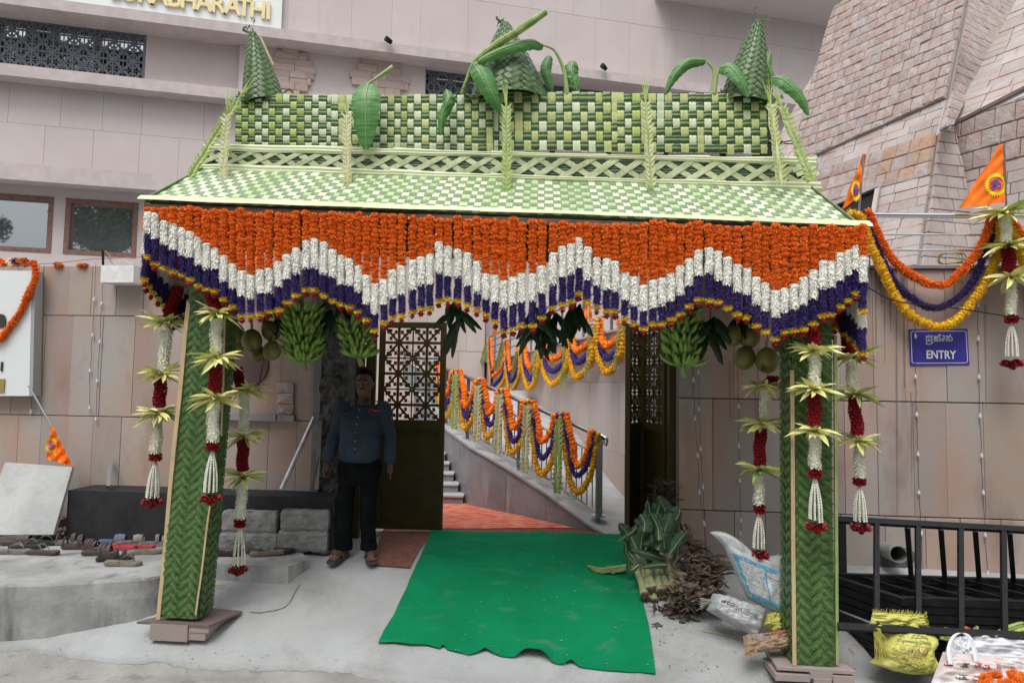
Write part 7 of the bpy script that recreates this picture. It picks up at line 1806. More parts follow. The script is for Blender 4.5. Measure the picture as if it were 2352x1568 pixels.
for k, (mt, lb) in enumerate(((MATS['wire_yellow'], 'yellow'), (M('wire_green', (.05, .2, .06), .5), 'green'), (MATS['wire_red'], 'red'))):
    g = Geo(); c = WALL.off(-.05).px(2178, 596); pts = [c+WALL.h*(.10*math.cos(a)*(1+.1*k)+.02*k)+WALL.s*(.055*math.sin(a*1.02)+.01*math.sin(3*a)+.01) for a in np.linspace(0, 12.5, 50)]; g.tube(pts, .0035, 4); tag(obj('wire_coil', g, mt), '%s loop of the tangled wire coil on the right wall top' % lb, 'wire')
# ================================================================== FOOTWEAR
SOLE = [(-.13, 0), (-.125, .022), (-.10, .034), (-.05, .033), (0, .030), (.05, .038), (.09, .044), (.12, .038), (.137, .020), (.14, 0)]
def outline(sx=1., sy=1.): return [(a*sx, b*sy) for a, b in SOLE]+[(a*sx, -b*sy) for a, b in SOLE[::-1][1:-1]]
_fm = {}
def fmat(c, r=.6):
    k = tuple(c)
    if k not in _fm: _fm[k] = M('footwear_%d' % len(_fm), c, r, c2=tuple(x*1.35 for x in c), scale=26, bump=.001, bscale=90)
    return _fm[k]
def slipper(kind, pos, yaw, col, col2, label, scale=1., tilt=0., roll=0., group='sandals left on the platform'):
    t = thing('slipper', label, 'footwear', tuple(pos), group=group, rot=(roll, tilt, yaw)); s = scale
    g = Geo(); o = outline(s, s); n = len(o); th = .028*s
    lv = [(1.0, 0, 0), (1.0, th*.75, 0), (.94, th, .004)]
    V = []
    for k, z, _ in lv:
        for a, b in o: V.append((a*k, b*k, z+.006*s*max(0, -a)/.13))
    F = [tuple(range(n-1, -1, -1)), tuple(2*n+i for i in range(n))]+[(r*n+i, r*n+(i+1) % n, (r+1)*n+(i+1) % n, (r+1)*n+i) for r in (0, 1) for i in range(n)]
    g.add(V, F); obj('sole', g, fmat(col), t, local=True)
    def band(a0, a1, h, w=.037, mt=None, nm='strap', skew=0., wa_=None):
        g = Geo(); row = []
        for q in np.linspace(-1, 1, 9):
            an = q*1.5; y = w*s*math.sin(an)*1.05; z = th+h*1.3*s*math.cos(an)-.004
            row.append([((a0+skew*q)*s, y, z-.002), (((a0+a1)/2+skew*q)*s, y, z+.004*s), ((a1+skew*q)*s, y, z-.002)])
        g.grid(np.array(row)); obj(nm, g, fmat(mt or col2), t, local=True)
    if kind == 'slide': band(.0, .085, .040, .039)
    elif kind == 'weave':
        band(.0, .022, .045); band(.028, .050, .044); band(.056, .085, .038); band(.01, .03, .047, skew=.02)
    elif kind == 'buckle': band(.0, .03, .050); band(.05, .085, .040); band(-.11, -.095, .055, .034)
    else:
        for sg in (-1, 1):
            g = Geo(); p0 = Vector((.085*s, 0, th)); p3 = Vector((-.02*s, sg*.036*s, th)); pts = spline([p0, Vector((.070*s, sg*.006, th+.032*s)), Vector((.03*s, sg*.024*s, th+.050*s)), p3], 4)
            row = [[tuple(p+Vector((0, -.006*s, 0))), tuple(p+Vector((0, 0, .003))), tuple(p+Vector((0, .006*s, 0)))] for p in pts]; g.grid(np.array(row)); obj('thong_strap', g, fmat(col2), t, local=True)
        g = Geo(); g.tube([Vector((.085*s, 0, th-.002)), Vector((.082*s, 0, th+.016*s))], .004*s, 6); obj('toe_post', g, fmat(col2), t, local=True)
        if kind == 'heelthong': band(-.10, -.08, .055, .034)
    return t
HP = PL((0, 0, .008), (1, 0, 0), (0, 1, 0))
bk, br, gy, nv, tl, rd, tn = (.018, .017, .017), (.055, .036, .03), (.13, .125, .12), (.02, .03, .06), (.01, .16, .16), (.35, .03, .05), (.17, .145, .115)
SL = [('thong', 28, 1273, .1, gy, (.25, .24, .22), 'silver strapped thong sandal at the left front of the platform'), ('thong', 101, 1275, 3.0, br, gy, 'dark thong sandal alone near the front, second from left'), ('slide', 41, 1253, .2, br, br, 'brown slide sandal behind the silver strapped one'), ('buckle', 13, 1231, .6, nv, nv, 'small navy sandal at the far left against the stone sheet'), ('buckle', 75, 1234, -.4, gy, nv, 'navy and grey strapped shoe by the foot of the stone sheet'), ('thong', 92, 1254, .3, bk, gy, 'black thong slipper with grey strap, mid row'), ('thong', 120, 1240, 2.7, bk, bk, 'black thong slipper near the stone sheet corner'), ('buckle', 165, 1252, .2, gy, br, 'brown buckled sandal in the middle of the heap'), ('thong', 188, 1234, 3.3, br, br, 'dark thong slipper close to the granite ledge'), ('buckle', 181, 1262, .1, br, bk, 'black banded sandal beside the brown buckled one'), ('weave', 228, 1276, .15, br, (.075, .05, .045), 'brown woven slide sandal nearest the platform front'), ('weave', 204, 1263, -.25, br, (.06, .035, .035), 'brown cutout slide sandal behind the woven one'), ('thong', 252, 1236, .6, tl, tl, 'teal flip flop near the granite ledge, left one'), ('slide', 264, 1250, .2, (.07, .11, .17), (.06, .10, .16), 'blue grey slide sandal beside the teal flip flop'), ('thong', 277, 1264, 3.0, rd, rd, 'red soled flip flop in front of the blue grey slide'), ('thong', 294, 1240, -.5, nv, tl, 'navy slipper with teal straps against the ledge'), ('slide', 305, 1252, .5, gy, (.2, .19, .19), 'grey slide sandal right of the blue grey one'), ('thong', 342, 1246, .2, tl, nv, 'teal and navy flip flop next to the left pillar'), ('thong', 322, 1262, 3.1, rd, gy, 'pink edged slipper just behind the taupe sandal'), ('thong', 336, 1273, 3.35, tn, tn, 'taupe thong sandal next to the left pillar'), ('buckle', 357, 1254, .3, gy, gy, 'grey ankle strap sandal touching the left pillar'), ('buckle', 262, 1288, .5, bk, bk, 'black strapped sandal behind the foremost grey slipper'), ('thong', 281, 1300, .05, tn, tn, 'foremost grey brown flip flop standing alone near the edge'), ('slide', 148, 1243, 2.6, bk, br, 'dark brown slide turned sideways beside the stone sheet'), ('thong', 60, 1262, .4, bk, gy, 'dark flat slipper between the brown slide and the lone thong'),
 ('thong', 519, 1277, 3.1, bk, (.3, .08, .09), 'black thong slipper with pink trim right of the left pillar'), ('buckle', 521, 1260, .3, bk, gy, 'grey strapped slipper under the left block stack'), ('thong', 571, 1271, 2.8, br, gy, 'brown slipper on the step below the left block stack'), ('thong', 615, 1276, 3.4, tn, (.03, .2, .2), 'taupe slipper with teal strap on the step'), ('slide', 643, 1265, 1.7, bk, bk, 'left one of a pair of black slides by the right block stack'), ('slide', 673, 1266, 1.45, bk, bk, 'right one of a pair of black slides by the right block stack')]
for kd, x, y, yw, c1, c2, lb in SL: slipper(kd, HP.px(x, y-3), yw, c1, c2, lb, random.uniform(1.06, 1.16))
slipper('thong', HP.px(141, 1232)+Vector((0, .12, .12)), .3, br, br, 'brown sandal propped upright against the wall corner by the stone sheet', 1.05, tilt=-.2, roll=1.1)

# ================================================================== CLUTTER ON THE RIGHT
# drain pipe through the wall
t = thing('drain_pipe', 'grey plastic drain pipe sticking out of the right wall', 'pipe', tuple(WALL.px(2040, 1265)))
pa_ = WALL.px(2038, 1263); pb_ = WALL.off(.30).px(2064, 1272)
g = Geo(); ax = (pb_-pa_).normalized(); pvc = M('grey_pvc', (.20, .21, .20), .5, c2=(.26, .27, .26), scale=12)
g.tube([pa_-ax*.1, pb_], .074, 20, caps=False); g.tube([pb_, pa_], .066, 20, caps=False)
P1_ = np.array(Geo().tube([pb_, pb_+ax*.001], .074, 20, caps=False).v[0][:20]); P2_ = np.array(Geo().tube([pb_, pb_+ax*.001], .066, 20, caps=False).v[0][:20])
g.add(np.concatenate([P1_, P2_]), [(i, (i+1) % 20, 20+(i+1) % 20, 20+i) for i in range(20)]); obj('tube', g, pvc, t, smooth=False)
g = Geo(); g.tube([pa_+ax*.02, pa_+ax*.021], .0655, 20); obj('bore_shade', g, void, t)  # near-black disc stands in for the shade inside the pipe
g = Geo(); c = WALL.off(.0).px(2050, 1275)
V = [tuple(c+WALL.h*(.17*math.cos(a)*(1+.25*math.sin(3*a+1)))+WALL.s*(.13*math.sin(a)*(1+.2*math.cos(2*a))-.02)+WALL.n*.004) for a in np.linspace(0, 6.28, 25)[:-1]]; g.add(V+[tuple(c+WALL.n*.02)], [(i, (i+1) % 24, 24) for i in range(24)]); obj('mortar_patch', g, concrete_rough, t)
# stack of flat steel grills
gzr = lambda p: gz(p.x, p.y)
HX = Vector((1, -.06, 0)).normalized(); HD = Vector((-.16, .80, -.05))
for k in range(8):
    zt_ = .085-.062*k; base = Vector((2.80+random.uniform(-.02, .015)-(.07 if k > 3 else 0), 5.02+random.uniform(-.015, .015), zt_-.025)); L_ = 3.4
    names_ = ('topmost', 'second', 'third', 'fourth', 'fifth', 'sixth', 'seventh', 'lowest')
    t = thing('steel_grill_panel', '%s black steel grill panel of the flat stack behind the yellow sack' % names_[k], 'grill', tuple(base), group='stacked black grill panels')
    d0 = HD*1.0
    def rail(nm, a, b, w=.05, h=.05):
        g = Geo(); g.bar(a, b, w, h); obj(nm, g, black_metal, t)
    rail('front_rail', base+HX*.03, base+HX*L_); rail('back_rail', base+d0+HX*.03, base+d0+HX*L_)
    rail('end_bar', base-HD.normalized()*.06, base+d0+HD.normalized()*.04)
    for j in range(1, 12):
        a = base+HX*(.28*j)+Vector((0, .027, 0)); rail('cross_bar', a, a+d0-Vector((0, .054, 0)), .028, .028)
# upright barrier leaning on the stack
t = thing('steel_barrier', 'black steel barrier with upright bars leaning in front of the stacked panels', 'barrier', (3, 4.9, -.2))
BR_ = PL(Vector((0, 4.86, -.20)), (1, -.05, 0), Vector((0, .62, .78)))
ab_ = lambda x, y: BR_.px(x, y)
def rail2(nm, a, b, w=.045, h=.04): g = Geo(); g.bar(a, b, w, h, up=tuple(BR_.n)); obj(nm, g, black_metal, t)
rail2('top_bar', ab_(1921, 1193), ab_(2560, 1228)); rail2('bottom_bar', ab_(1924, 1438), ab_(2560, 1470))
for x0, x1 in ((2013, 2013), (2108, 2109), (2206, 2207), (2304, 2307), (2404, 2410), (2500, 2508)):
    f = lambda x, a, b: (x, a+(b-a)*(x-1921)/(2560-1921)); rail2('upright_bar', ab_(*f(x0, 1196, 1231)), ab_(*f(x1, 1436, 1468)), .034, .034)
rail2('end_post', WALL.off(.12).px(1934, 1195), WALL.off(.30).px(1938, 1432), .055, .04)
for x in (2086, 2163, 2242, 2321, 2400):
    rail2('rear_bar', ab_(x-2, 1199+(x-1921)*.054), WALL.off(.55).px(x+8, 1335+(x-2086)*.05), .04, .035)
g = Geo(); g.bar(WALL.off(.2).px(1975, 1432), WALL.off(.2).px(1935, 1425), .04); obj('foot_bar', g, black_metal, t)

# ------------------------------------------------------------------ sacks
def cushion(pl, quad, T, mat, label, name='sack', wr=.02, seed=0, n=34, edge=.35, cat='sack', d=0., shape=None, sag=0., ws=9., parent=None):
    BL, BR, TR, TL = [Vector(pl.ab(*p)) for p in quad]
    def f(u, v, e=0., s=1):
        q = BL.lerp(BR, u).lerp(TL.lerp(TR, u), v)
        cu, cv = 2*u-1, 2*v-1
        if shape: q = q+Vector(shape(u, v))
        prof = (max(0, 1-abs(cu)**3.2)*max(0, 1-abs(cv)**3.2))**edge
        w = wr*(mnoise.noise(Vector((u*ws+seed, v*ws*.6, 1)))+.6*mnoise.noise(Vector((u*ws*2.7+seed, v*ws*2.2, 4)))+.7*abs(mnoise.noise(Vector((u*ws*.8+v*ws*1.5, v*ws-u*ws*.4, seed)))))
        return pl.pt(q.x, q.y, d+s*(T*prof*(1-sag*v))+(w*min(1, prof*2) if s > 0 else 0)+e)
    g = Geo(); P = [[tuple(f(i/n, j/n)) for j in range(n+1)] for i in range(n+1)]; g.grid(np.array(P))
    P = [[tuple(f(i/n, j/n, 0, -.6)) for j in range(n+1)] for i in range(n+1)]; g.grid(np.array(P)[::-1])
    t = thing(name, label, cat, tuple(f(.5, 0)))
    obj('bag', g, mat, t, smooth=True); return t, f
def text_map(body, f, uc, vc, du, dv, mat, parent, ang=0., name='print', bold=0., e=.004):
    me = text_geo(body, 1., 0, bold)
    bm_ = __import__('bmesh').new(); bm_.from_mesh(me); __import__('bmesh').ops.triangulate(bm_, faces=bm_.faces[:]); __import__('bmesh').ops.subdivide_edges(bm_, edges=[e_ for e_ in bm_.edges if e_.calc_length() > .3], cuts=2); bm_.to_mesh(me); bm_.free()
    co = np.array([v.co[:] for v in me.vertices]); x0, x1 = co[:, 0].min(), co[:, 0].max(); y0, y1 = co[:, 1].min(), co[:, 1].max()
    for v in me.vertices:
        x = (v.co.x-(x0+x1)/2)/(x1-x0)*du; y = (v.co.y-(y0+y1)/2)/max(1e-6, y1-y0)*dv
        xr_, yr_ = x*math.cos(ang)-y*math.sin(ang), x*math.sin(ang)+y*math.cos(ang); v.co = f(uc+xr_, vc+yr_, e)
    me.name = name; me.materials.clear(); me.materials.append(mat); return obj(name, me, None, parent)
def strip_map(f, u0, v0, u1, v1, w, mat, parent, name='printed_band', e=.003, n=14):
    g = Geo(); d_ = Vector((u1-u0, v1-v0)); L = d_.length; nx, ny = -d_.y/L*w/2, d_.x/L*w/2; row = []
    for k in range(n+1):
        u, v = u0+(u1-u0)*k/n, v0+(v1-v0)*k/n; row.append([tuple(f(u-nx, v-ny, e)), tuple(f(u, v, e)), tuple(f(u+nx, v+ny, e))])
    g.grid(np.array(row)[:, ::-1]); return obj(name, g, mat, parent)
def fine_print(f, u0, v, u1, w, mat, parent):      # print too small to read: rows of short strokes
    u = u0
    while u < u1:
        d_ = random.uniform(.02, .07); strip_map(f, u, v, min(u+d_, u1), v, w*random.uniform(.7, 1.1), mat, parent, 'fine_print', n=4); u += d_+random.uniform(.010, .02)
yel_sack = M('yellow_sack', (.52, .50, .10), .55, c2=(.58, .56, .16), scale=8, bump=.003, bscale=30); ink = M('dark_print', (.05, .06, .05), .6); ink_b = M('brown_print', (.20, .09, .05), .6); ink_r = M('red_print', (.42, .04, .05), .6)
white_sack = M('white_woven_sack', (.50, .52, .53), .5, c2=(.40, .42, .43), scale=5, bump=.003, bscale=40); blue_p = M('blue_print', (.09, .33, .50), .5); grey_p = M('grey_print', (.24, .25, .27), .6)
grey_sack = M('grey_cement_sack', (.40, .41, .42), .42, c2=(.27, .28, .285), scale=4, bump=.004, bscale=26)
paper = M('brown_paper_sack', (.36, .25, .17), .8, c2=(.28, .19, .13), scale=6, bump=.003, bscale=30)
YS = PL(Vector((0, G(2072, 1530).y-.05, 0)), (1, -.05, 0), Vector((0, .12, .99)))
def shp(u, v): return ((-.10*max(0, (.25-v))*(1-u)*2.2+(.02*math.sin(v*9)), 0.03*math.sin(u*3.14)*(v > .5)*(v-.5)*2-.03*math.sin(u*3.14)*(1-v)))
t, f = cushion(YS, [(2012, 1520), (2142, 1541), (2138, 1452), (2024, 1447)], .17, yel_sack, 'full yellow cement sack printed with brown text standing in front of the barrier', wr=.016, seed=3, shape=shp, edge=.42)
text_map("Engineer's Choice", f, .42, .80, .62, .085, ink, t, -.04); text_map('M   -CON', f, .40, .90, .5, .06, ink, t, -.05)
for k in range(9): fine_print(f, .12+.01*k, .50-.045*k, .62, .012, ink_b, t)
for (u0, v0, u1, v1) in ((.12, .74, .72, .72), (.12, .57, .70, .55), (.12, .74, .12, .57), (.33, .73, .33, .565), (.46, .73, .46, .56), (.57, .73, .57, .56), (.72, .72, .70, .55)): strip_map(f, u0, v0, u1, v1, .006, ink_b, t, 'printed_line')
text_map('AND\nANA\nIT', f, .23, .655, .10, .11, ink_b, t); strip_map(f, .36, .69, .43, .60, .010, ink_b, t, 'printed_mark'); strip_map(f, .43, .69, .36, .60, .010, ink_b, t, 'printed_mark'); text_map('5', f, .515, .65, .03, .05, ink_b, t)
for a, b in (((.48, .60), (.515, .71)), ((.515, .71), (.55, .60)), ((.55, .60), (.48, .60))): strip_map(f, *a, *b, .007, ink_b, t, 'printed_mark')
for k in range(10):
    a0, a1 = k*.628, (k+1)*.628; strip_map(f, .64+.045*math.cos(a0), .645+.06*math.sin(a0), .64+.045*math.cos(a1), .645+.06*math.sin(a1), .012, ink_r, t, 'printed_mark', n=3)
YB = PL(Vector((0, 5.0, 0)), (1, -.05, 0), Vector((0, .2, .98)))
t, f = cushion(YB, [(1996, 1440), (2128, 1448), (2122, 1412), (2004, 1405)], .03, yel_sack, 'open yellow sack with frayed edge lying behind the barrier bar', wr=.03, seed=8, ws=6, edge=.3)
g = Geo()
for k in range(150):
    u = random.random(); v = 1. if random.random() < .7 else random.random(); u = u if v == 1. else 1.; p = f(u, min(1, v), .0); q_ = p+Vector((random.uniform(-.015, .02), -.01, random.uniform(.008, .035))); g.tube([p, p.lerp(q_, .5)+Vector((.004, 0, 0)), q_], .0018, 3, caps=False)
for k in range(30):
    p = f(.02+.1*random.random(), .05, .02); q_ = p+Vector((random.uniform(-.03, .05), -.02, -random.uniform(.05, .22))); g.tube([p, p.lerp(q_, .5)+Vector((random.uniform(-.03, .03), 0, 0)), q_], .0018, 3, caps=False)
o = obj('frayed_threads', g, yel_sack, t); o['kind'] = 'stuff'
# leaning white and blue sack
LSk = PL(Vector((0, G(1735, 1400).y-.16, 0)), (1, -.08, 0), Vector((0, .28, .96)))
t, f = cushion(LSk, [(1716, 1374), (1812, 1420), (1818, 1290), (1648, 1222)], .12, white_sack, 'white woven sack with light blue print leaning beside the right pillar', wr=.016, seed=12, edge=.38, shape=lambda u, v: (-.06*(v > .8)*(v-.8)*5*(1-u), .04*math.sin(u*8)*(v > .85)))
strip_map(f, .06, .66, .90, .66, .075, blue_p, t); strip_map(f, .08, .10, .08, .70, .05, blue_p, t); strip_map(f, .06, .08, .95, .08, .09, blue_p, t); strip_map(f, .50, .10, .52, .62, .03, blue_p, t)
text_map('information', f, .26, .655, .26, .045, grey_p, t, 0); strip_map(f, .14, .655, .40, .655, .055, grey_p, t, e=.002)
for k in range(8): fine_print(f, .14, .57-.042*k, .48, .012, grey_p, t)
for k in range(5): fine_print(f, .58, .52-.05*k, .86, .013, grey_p, t)
# grey cement sack lying
GS = PL(Vector((0, G(1688, 1452).y+.03, 0)), (1, -.05, 0), Vector((0, .55, .83)))
t, f = cushion(GS, [(1622, 1400), (1742, 1466), (1760, 1398), (1636, 1362)], .10, grey_sack, 'stuffed grey white cement sack printed MCO 53 GRADE lying on the slope', wr=.020, seed=21, edge=.45)
text_map('MCO', f, .30, .55, .24, .15, ink, t, .02, bold=.02); text_map('53 GRADE', f, .66, .50, .34, .11, ink, t, .02)
for (u0, v0, u1, v1) in ((.46, .60, .86, .60), (.46, .41, .86, .41), (.46, .60, .46, .41), (.86, .60, .86, .41)): strip_map(f, u0, v0, u1, v1, .008, ink, t, 'printed_line')
g = Geo()
for k in range(10):     # tied neck
    a = k/10*6.28; p = f(.02, .5, .0); q_ = p+Vector((-.09, -.03, -.01))+Vector((0, .02*math.cos(a), .035*math.sin(a))); g.bar(p, q_, .012, .004)
o = obj('gathered_neck', g, grey_sack, t); o['kind'] = 'stuff'
t, f = cushion(GS.off(-.02), [(1752, 1440), (1810, 1462), (1812, 1412), (1762, 1408)], .06, yel_sack, 'crumpled yellow sack tucked behind the right pillar foot', wr=.05, seed=31, ws=5, edge=.3)
t, f = cushion(GS.off(.12), [(1712, 1502), (1812, 1486), (1812, 1446), (1706, 1460)], .05, paper, 'torn brown paper cement sack lying by the right pillar foot', wr=.03, seed=35, ws=5, edge=.3)
text_map('IAMCO', f, .35, .72, .42, .26, grey_p, t, .03, bold=.01); strip_map(f, .60, .82, .98, .86, .12, ink_r, t)
g = Geo()
for k in range(40):
    p = f(random.uniform(0, .2), random.uniform(0, .3), 0); q_ = p+Vector((random.uniform(-.06, .01), -.03, random.uniform(-.03, .0))); g.tube([p, q_], .002, 3, caps=False)
o = obj('torn_fibres', g, M('straw', (.5, .36, .2), .8), t); o['kind'] = 'stuff'

# white bags at the lower right
WBP = PL(Vector((0, G(2260, 1568).y+.10, 0)), (1, -.05, 0), Vector((0, .45, .89)))
wsk = M('white_plastic_sack', (.66, .68, .72), .4, c2=(.56, .58, .62), scale=6, bump=.003, bscale=34)
t, f = cushion(WBP, [(2172, 1520), (2470, 1545), (2440, 1478), (2212, 1448)], .10, wsk, 'white woven bag lying open over flowers at the lower right', wr=.035, seed=41, ws=7, edge=.35)
t2, f2 = cushion(WBP.off(.02), [(2162, 1528), (2225, 1540), (2222, 1452), (2186, 1456)], .08, wsk, 'upright white plastic bag tied at its neck beside the white woven bag', wr=.03, seed=44, ws=6, edge=.4)
for k in range(2):
    pass
prt = M('printed_plastic', (.60, .50, .48), .35, c2=(.66, .62, .62), scale=4, bump=.003, bscale=20)
t, f = cushion(WBP.off(.16), [(2130, 1590), (2480, 1600), (2352, 1512), (2166, 1496)], .06, prt, 'translucent carrier bag with red lettering and loop handle at the bottom right corner', 'carrier_bag', wr=.03, seed=52, ws=6, edge=.3, cat='bag')
hp = [WBP.off(.24).px(*p) for p in ((2184, 1524), (2180, 1490), (2190, 1462), (2208, 1452), (2226, 1462), (2238, 1490), (2243, 1518))]
g = Geo(); row = []
for p in spline(hp, 5): row.append([tuple(p-Vector((.016, 0, 0))), tuple(p+Vector((0, -.006, 0))), tuple(p+Vector((.016, 0, 0)))])
g.grid(np.array(row)); obj('handle', g, wsk, t)
deva = [[(0, 3), (2.6, 3)], [(.6, 3), (.6, 0)], [(2.2, 3), (2.2, 0)], [(.6, 1.6), (1.3, 1.9), (1.5, 1.2), (1.0, .7)], [(1.0, 3), (.6, 3.9), (1.5, 4.3)], [(2.2, 1.4), (1.6, 1.5)]]
def dev(f, u, v, s, mt, parent):
    g = Geo()
    for ln in deva:
        P_ = spline([Vector((x, y, 0)) for x, y in ln], 3) if len(ln) > 2 else [Vector((*p, 0)) for p in ln]
        for a, b in zip(P_[:-1], P_[1:]):
            g.bar(f(u-a.y*s*.35, v+a.x*s, .004), f(u-b.y*s*.35, v+b.x*s, .004), .005, .001, up=(0, -1, .3))
    obj('print', g, mt, parent)
for (u, v, s, mt) in ((.10, .62, .05, ink_r), (.24, .30, .06, ink), (.24, .60, .05, ink), (.36, .28, .06, ink_r), (.36, .62, .05, ink_r), (.44, .30, .055, ink_r), (.44, .58, .05, ink_r)): dev(f, u, v, s, mt, t)
text_map('575 030', f, .52, .62, .30, .05, ink_r, t, 1.45); text_map('i.co.in', f, .66, .62, .22, .05, ink_r, t, 1.45)
# heaps of marigolds at the corner and behind the bags
def heap(c, rx, ry, rz_, n, r, mat, corem, label):
    Ms = []
    for k in range(n):
        a, q = random.uniform(0, 6.28), random.random()**.5; x, y = rx*q*math.cos(a), ry*q*math.sin(a); z = rz_*(1-q*q)*random.uniform(.7, 1)
        s = r*random.uniform(.8, 1.15); Ms.append(mats_from(c+Vector((x, y, z)), (random.uniform(-1, 1), random.uniform(-1, 1), 1), (s, s, s*.75), random.random()*6))
    g = Geo(); balls(g, Ms); o = obj('marigold_heap', g, [mat, corem]); return tag(o, label, 'flowers', kind='stuff')
heap(WBP.off(.34).px(2325, 1572), .20, .12, .07, 40, .028, marigold, core_or, 'heap of loose orange marigolds at the bottom right corner')
heap(WBP.off(-.12).px(2330, 1468), .22, .08, .05, 26, .028, marigold, core_or, 'orange marigolds spilling behind the white woven bag')
heap(WBP.off(-.10).px(2212, 1448), .05, .04, .02, 6, .026, marigold, core_or, 'few orange marigolds behind the tied white bag')
heap(WBP.off(-.10).px(2328, 1458), .06, .05, .03, 7, .028, yel_marigold, MATS['yellow_flower'], 'yellow marigolds among the orange ones behind the white bag')
for (x0, y0, x1, y1, lb) in ((2150, 1449, 2240, 1466, 'cut green plantain stalk poking left over the white bags'), (2160, 1458, 2250, 1474, 'second cut plantain stalk below the first by the white bags'), (2258, 1466, 2360, 1436, 'plantain stalk lying right of the marigolds behind the bags'), (2280, 1474, 2400, 1440, 'thick plantain stalk at the right edge behind the bags'), (2225, 1444, 2262, 1470, 'short plantain stalk end beside the marigolds')):
    a, b = WBP.off(-.06).px(x0, y0), WBP.off(-.10).px(x1, y1); g = Geo()
    for k in range(4): o_ = Vector((0, .0, .014*k-.02)); g.tube([a+o_+Vector((.02*k, 0, 0)), a.lerp(b, .5)+o_*1.3, b+o_*1.6], [.010, .015, .012], 6)
    tag(obj('plantain_stalk', g, fold_g if 'fold_g' not in MATS else MATS['stalk_green']), lb, 'stalk', 'plantain stalks behind the white bags')
# petals scattered on the ground at the right
def scatter(n, xr0, yr, mats, size, label, name, dz=.012):
    g = Geo()
    for k in range(n):
        p = G(random.uniform(*xr0), random.uniform(*yr)); a = random.random()*6.28; s = size*random.uniform(.5, 1.4)
        q = [(math.cos(a)*s, math.sin(a)*s), (-math.sin(a)*s*.5, math.cos(a)*s*.5), (-math.cos(a)*s, -math.sin(a)*s), (math.sin(a)*s*.5, -math.cos(a)*s*.5)]
        zz = gz(p.x, p.y)+dz
        g.add([(p.x+x, p.y+y, zz+random.uniform(0, s*.6)) for x, y in q], [(0, 1, 2, 3)])
    o = obj(name, g, mats); return tag(o, label, 'litter', kind='stuff')
scatter(60, (1930, 2160), (1440, 1545), M('orange_petals', (.6, .1, .01), .8), .010, 'orange petals scattered on the ground around the right pillar foot', 'orange_petals')
scatter(30, (1930, 2160), (1470, 1560), M('white_petals', (.7, .7, .68), .8), .007, 'small white petals scattered on the ground right of the pillar', 'white_petals')
scatter(70, (200, 1000), (1300, 1560), M('ground_specks', (.08, .06, .05), .9), .0045, 'small dark specks of leaf litter on the concrete apron', 'leaf_litter', .006)
scatter(90, (1000, 1500), (1250, 1540), M('carpet_specks', (.30, .24, .18), .9), .008, 'dry crumbs lying on the green runner', 'carpet_litter', .030)
scatter(110, (1500, 1800), (1380, 1560), M('ground_specks2', (.14, .10, .07), .9), .008, 'dry leaf crumbs on the slope before the sacks', 'leaf_crumbs', .006)
scatter(110, (0, 700), (1490, 1568), M('pebbles', (.22, .19, .16), .9), .007, 'small stones and grit on the dirty road edge', 'grit', .004)

# ------------------------------------------------------------------ banana stems and dry leaves
pseu = M('banana_stem_pale', (.30, .30, .15), .5, c2=(.20, .26, .13), scale=6, c3=(.10, .06, .035), s3=5, lo3=.6, hi3=.75); cut = M('cut_end', (.03, .022, .018), .8, c2=(.12, .09, .06), scale=40)
dry = M('dry_leaf', (.075, .052, .038), .9, c2=(.17, .125, .09), scale=8, rnd=.4); dullgreen = M('dull_banana_leaf', (.022, .058, .026), .45, c2=(.05, .095, .058), scale=6, rnd=.25, c3=(.20, .22, .05), s3=3, lo3=.68, hi3=.8)
Zv = lambda x, y: (1148+.293*x, 1109+.293*y)
BS = [((1130, 945), (1055, 570)), ((1205, 895), (1110, 560)), ((1255, 915), (1200, 600)), ((1312, 905), (1245, 620)), ((1375, 900), (1290, 560)), ((1445, 895), (1340, 600)), ((1175, 965), (1090, 600)), ((1225, 975), (1150, 600)), ((1290, 958), (1230, 600)), ((1350, 945), (1300, 600)), ((1440, 975), (1380, 620)), ((1490, 962), (1400, 640)), ((1410, 925), (1360, 580)), ((1160, 905), (1130, 620))]
where_ = ['first', 'second', 'third', 'fourth', 'fifth', 'sixth']
for k, (b, tp) in enumerate(BS):
    lowr = k in (6, 7, 8, 9, 10, 11); a = G(*Zv(*b)); r = .036 if not lowr else .034
    a = a+Vector((0, -.02 if not lowr else .06, .075 if not lowr else .035)); e_ = WALL.off(.35).px(*Zv(*tp)); e_ = a+(e_-a).normalized()*min((e_-a).length, 1.1)
    t = thing('cut_banana_plant', ('upper' if not lowr else 'lower')+' layer banana stem, %s from the left in the bundle by the gate' % where_[[0, 1, 2, 3, 4, 5, 0, 1, 2, 3, 4, 5, 5, 0][k]], 'banana stem', tuple(a), group='banana stems bundled by the gate')
    if k == 12: t['label'] = 'banana stem squeezed between the fifth and sixth of the upper layer'
    if k == 13: t['label'] = 'half hidden banana stem behind the second of the upper layer'
    g = Geo(); pp = spline([a, a.lerp(e_, .3), a.lerp(e_, .65)+Vector((random.uniform(-.02, .02), 0, .02)), e_], 4); nP = len(pp); g.tube(pp, [r*(1-.55*i/(nP-1))*(1.06 if i == 0 else 1) for i in range(nP)], 12); obj('stem', g, pseu, t, smooth=True)
    g = Geo(); ax = (a-e_).normalized(); g.tube([a+ax*.004, a+ax*.018], [r*.98, r*.8], 12); obj('cut_end', g, cut, t)
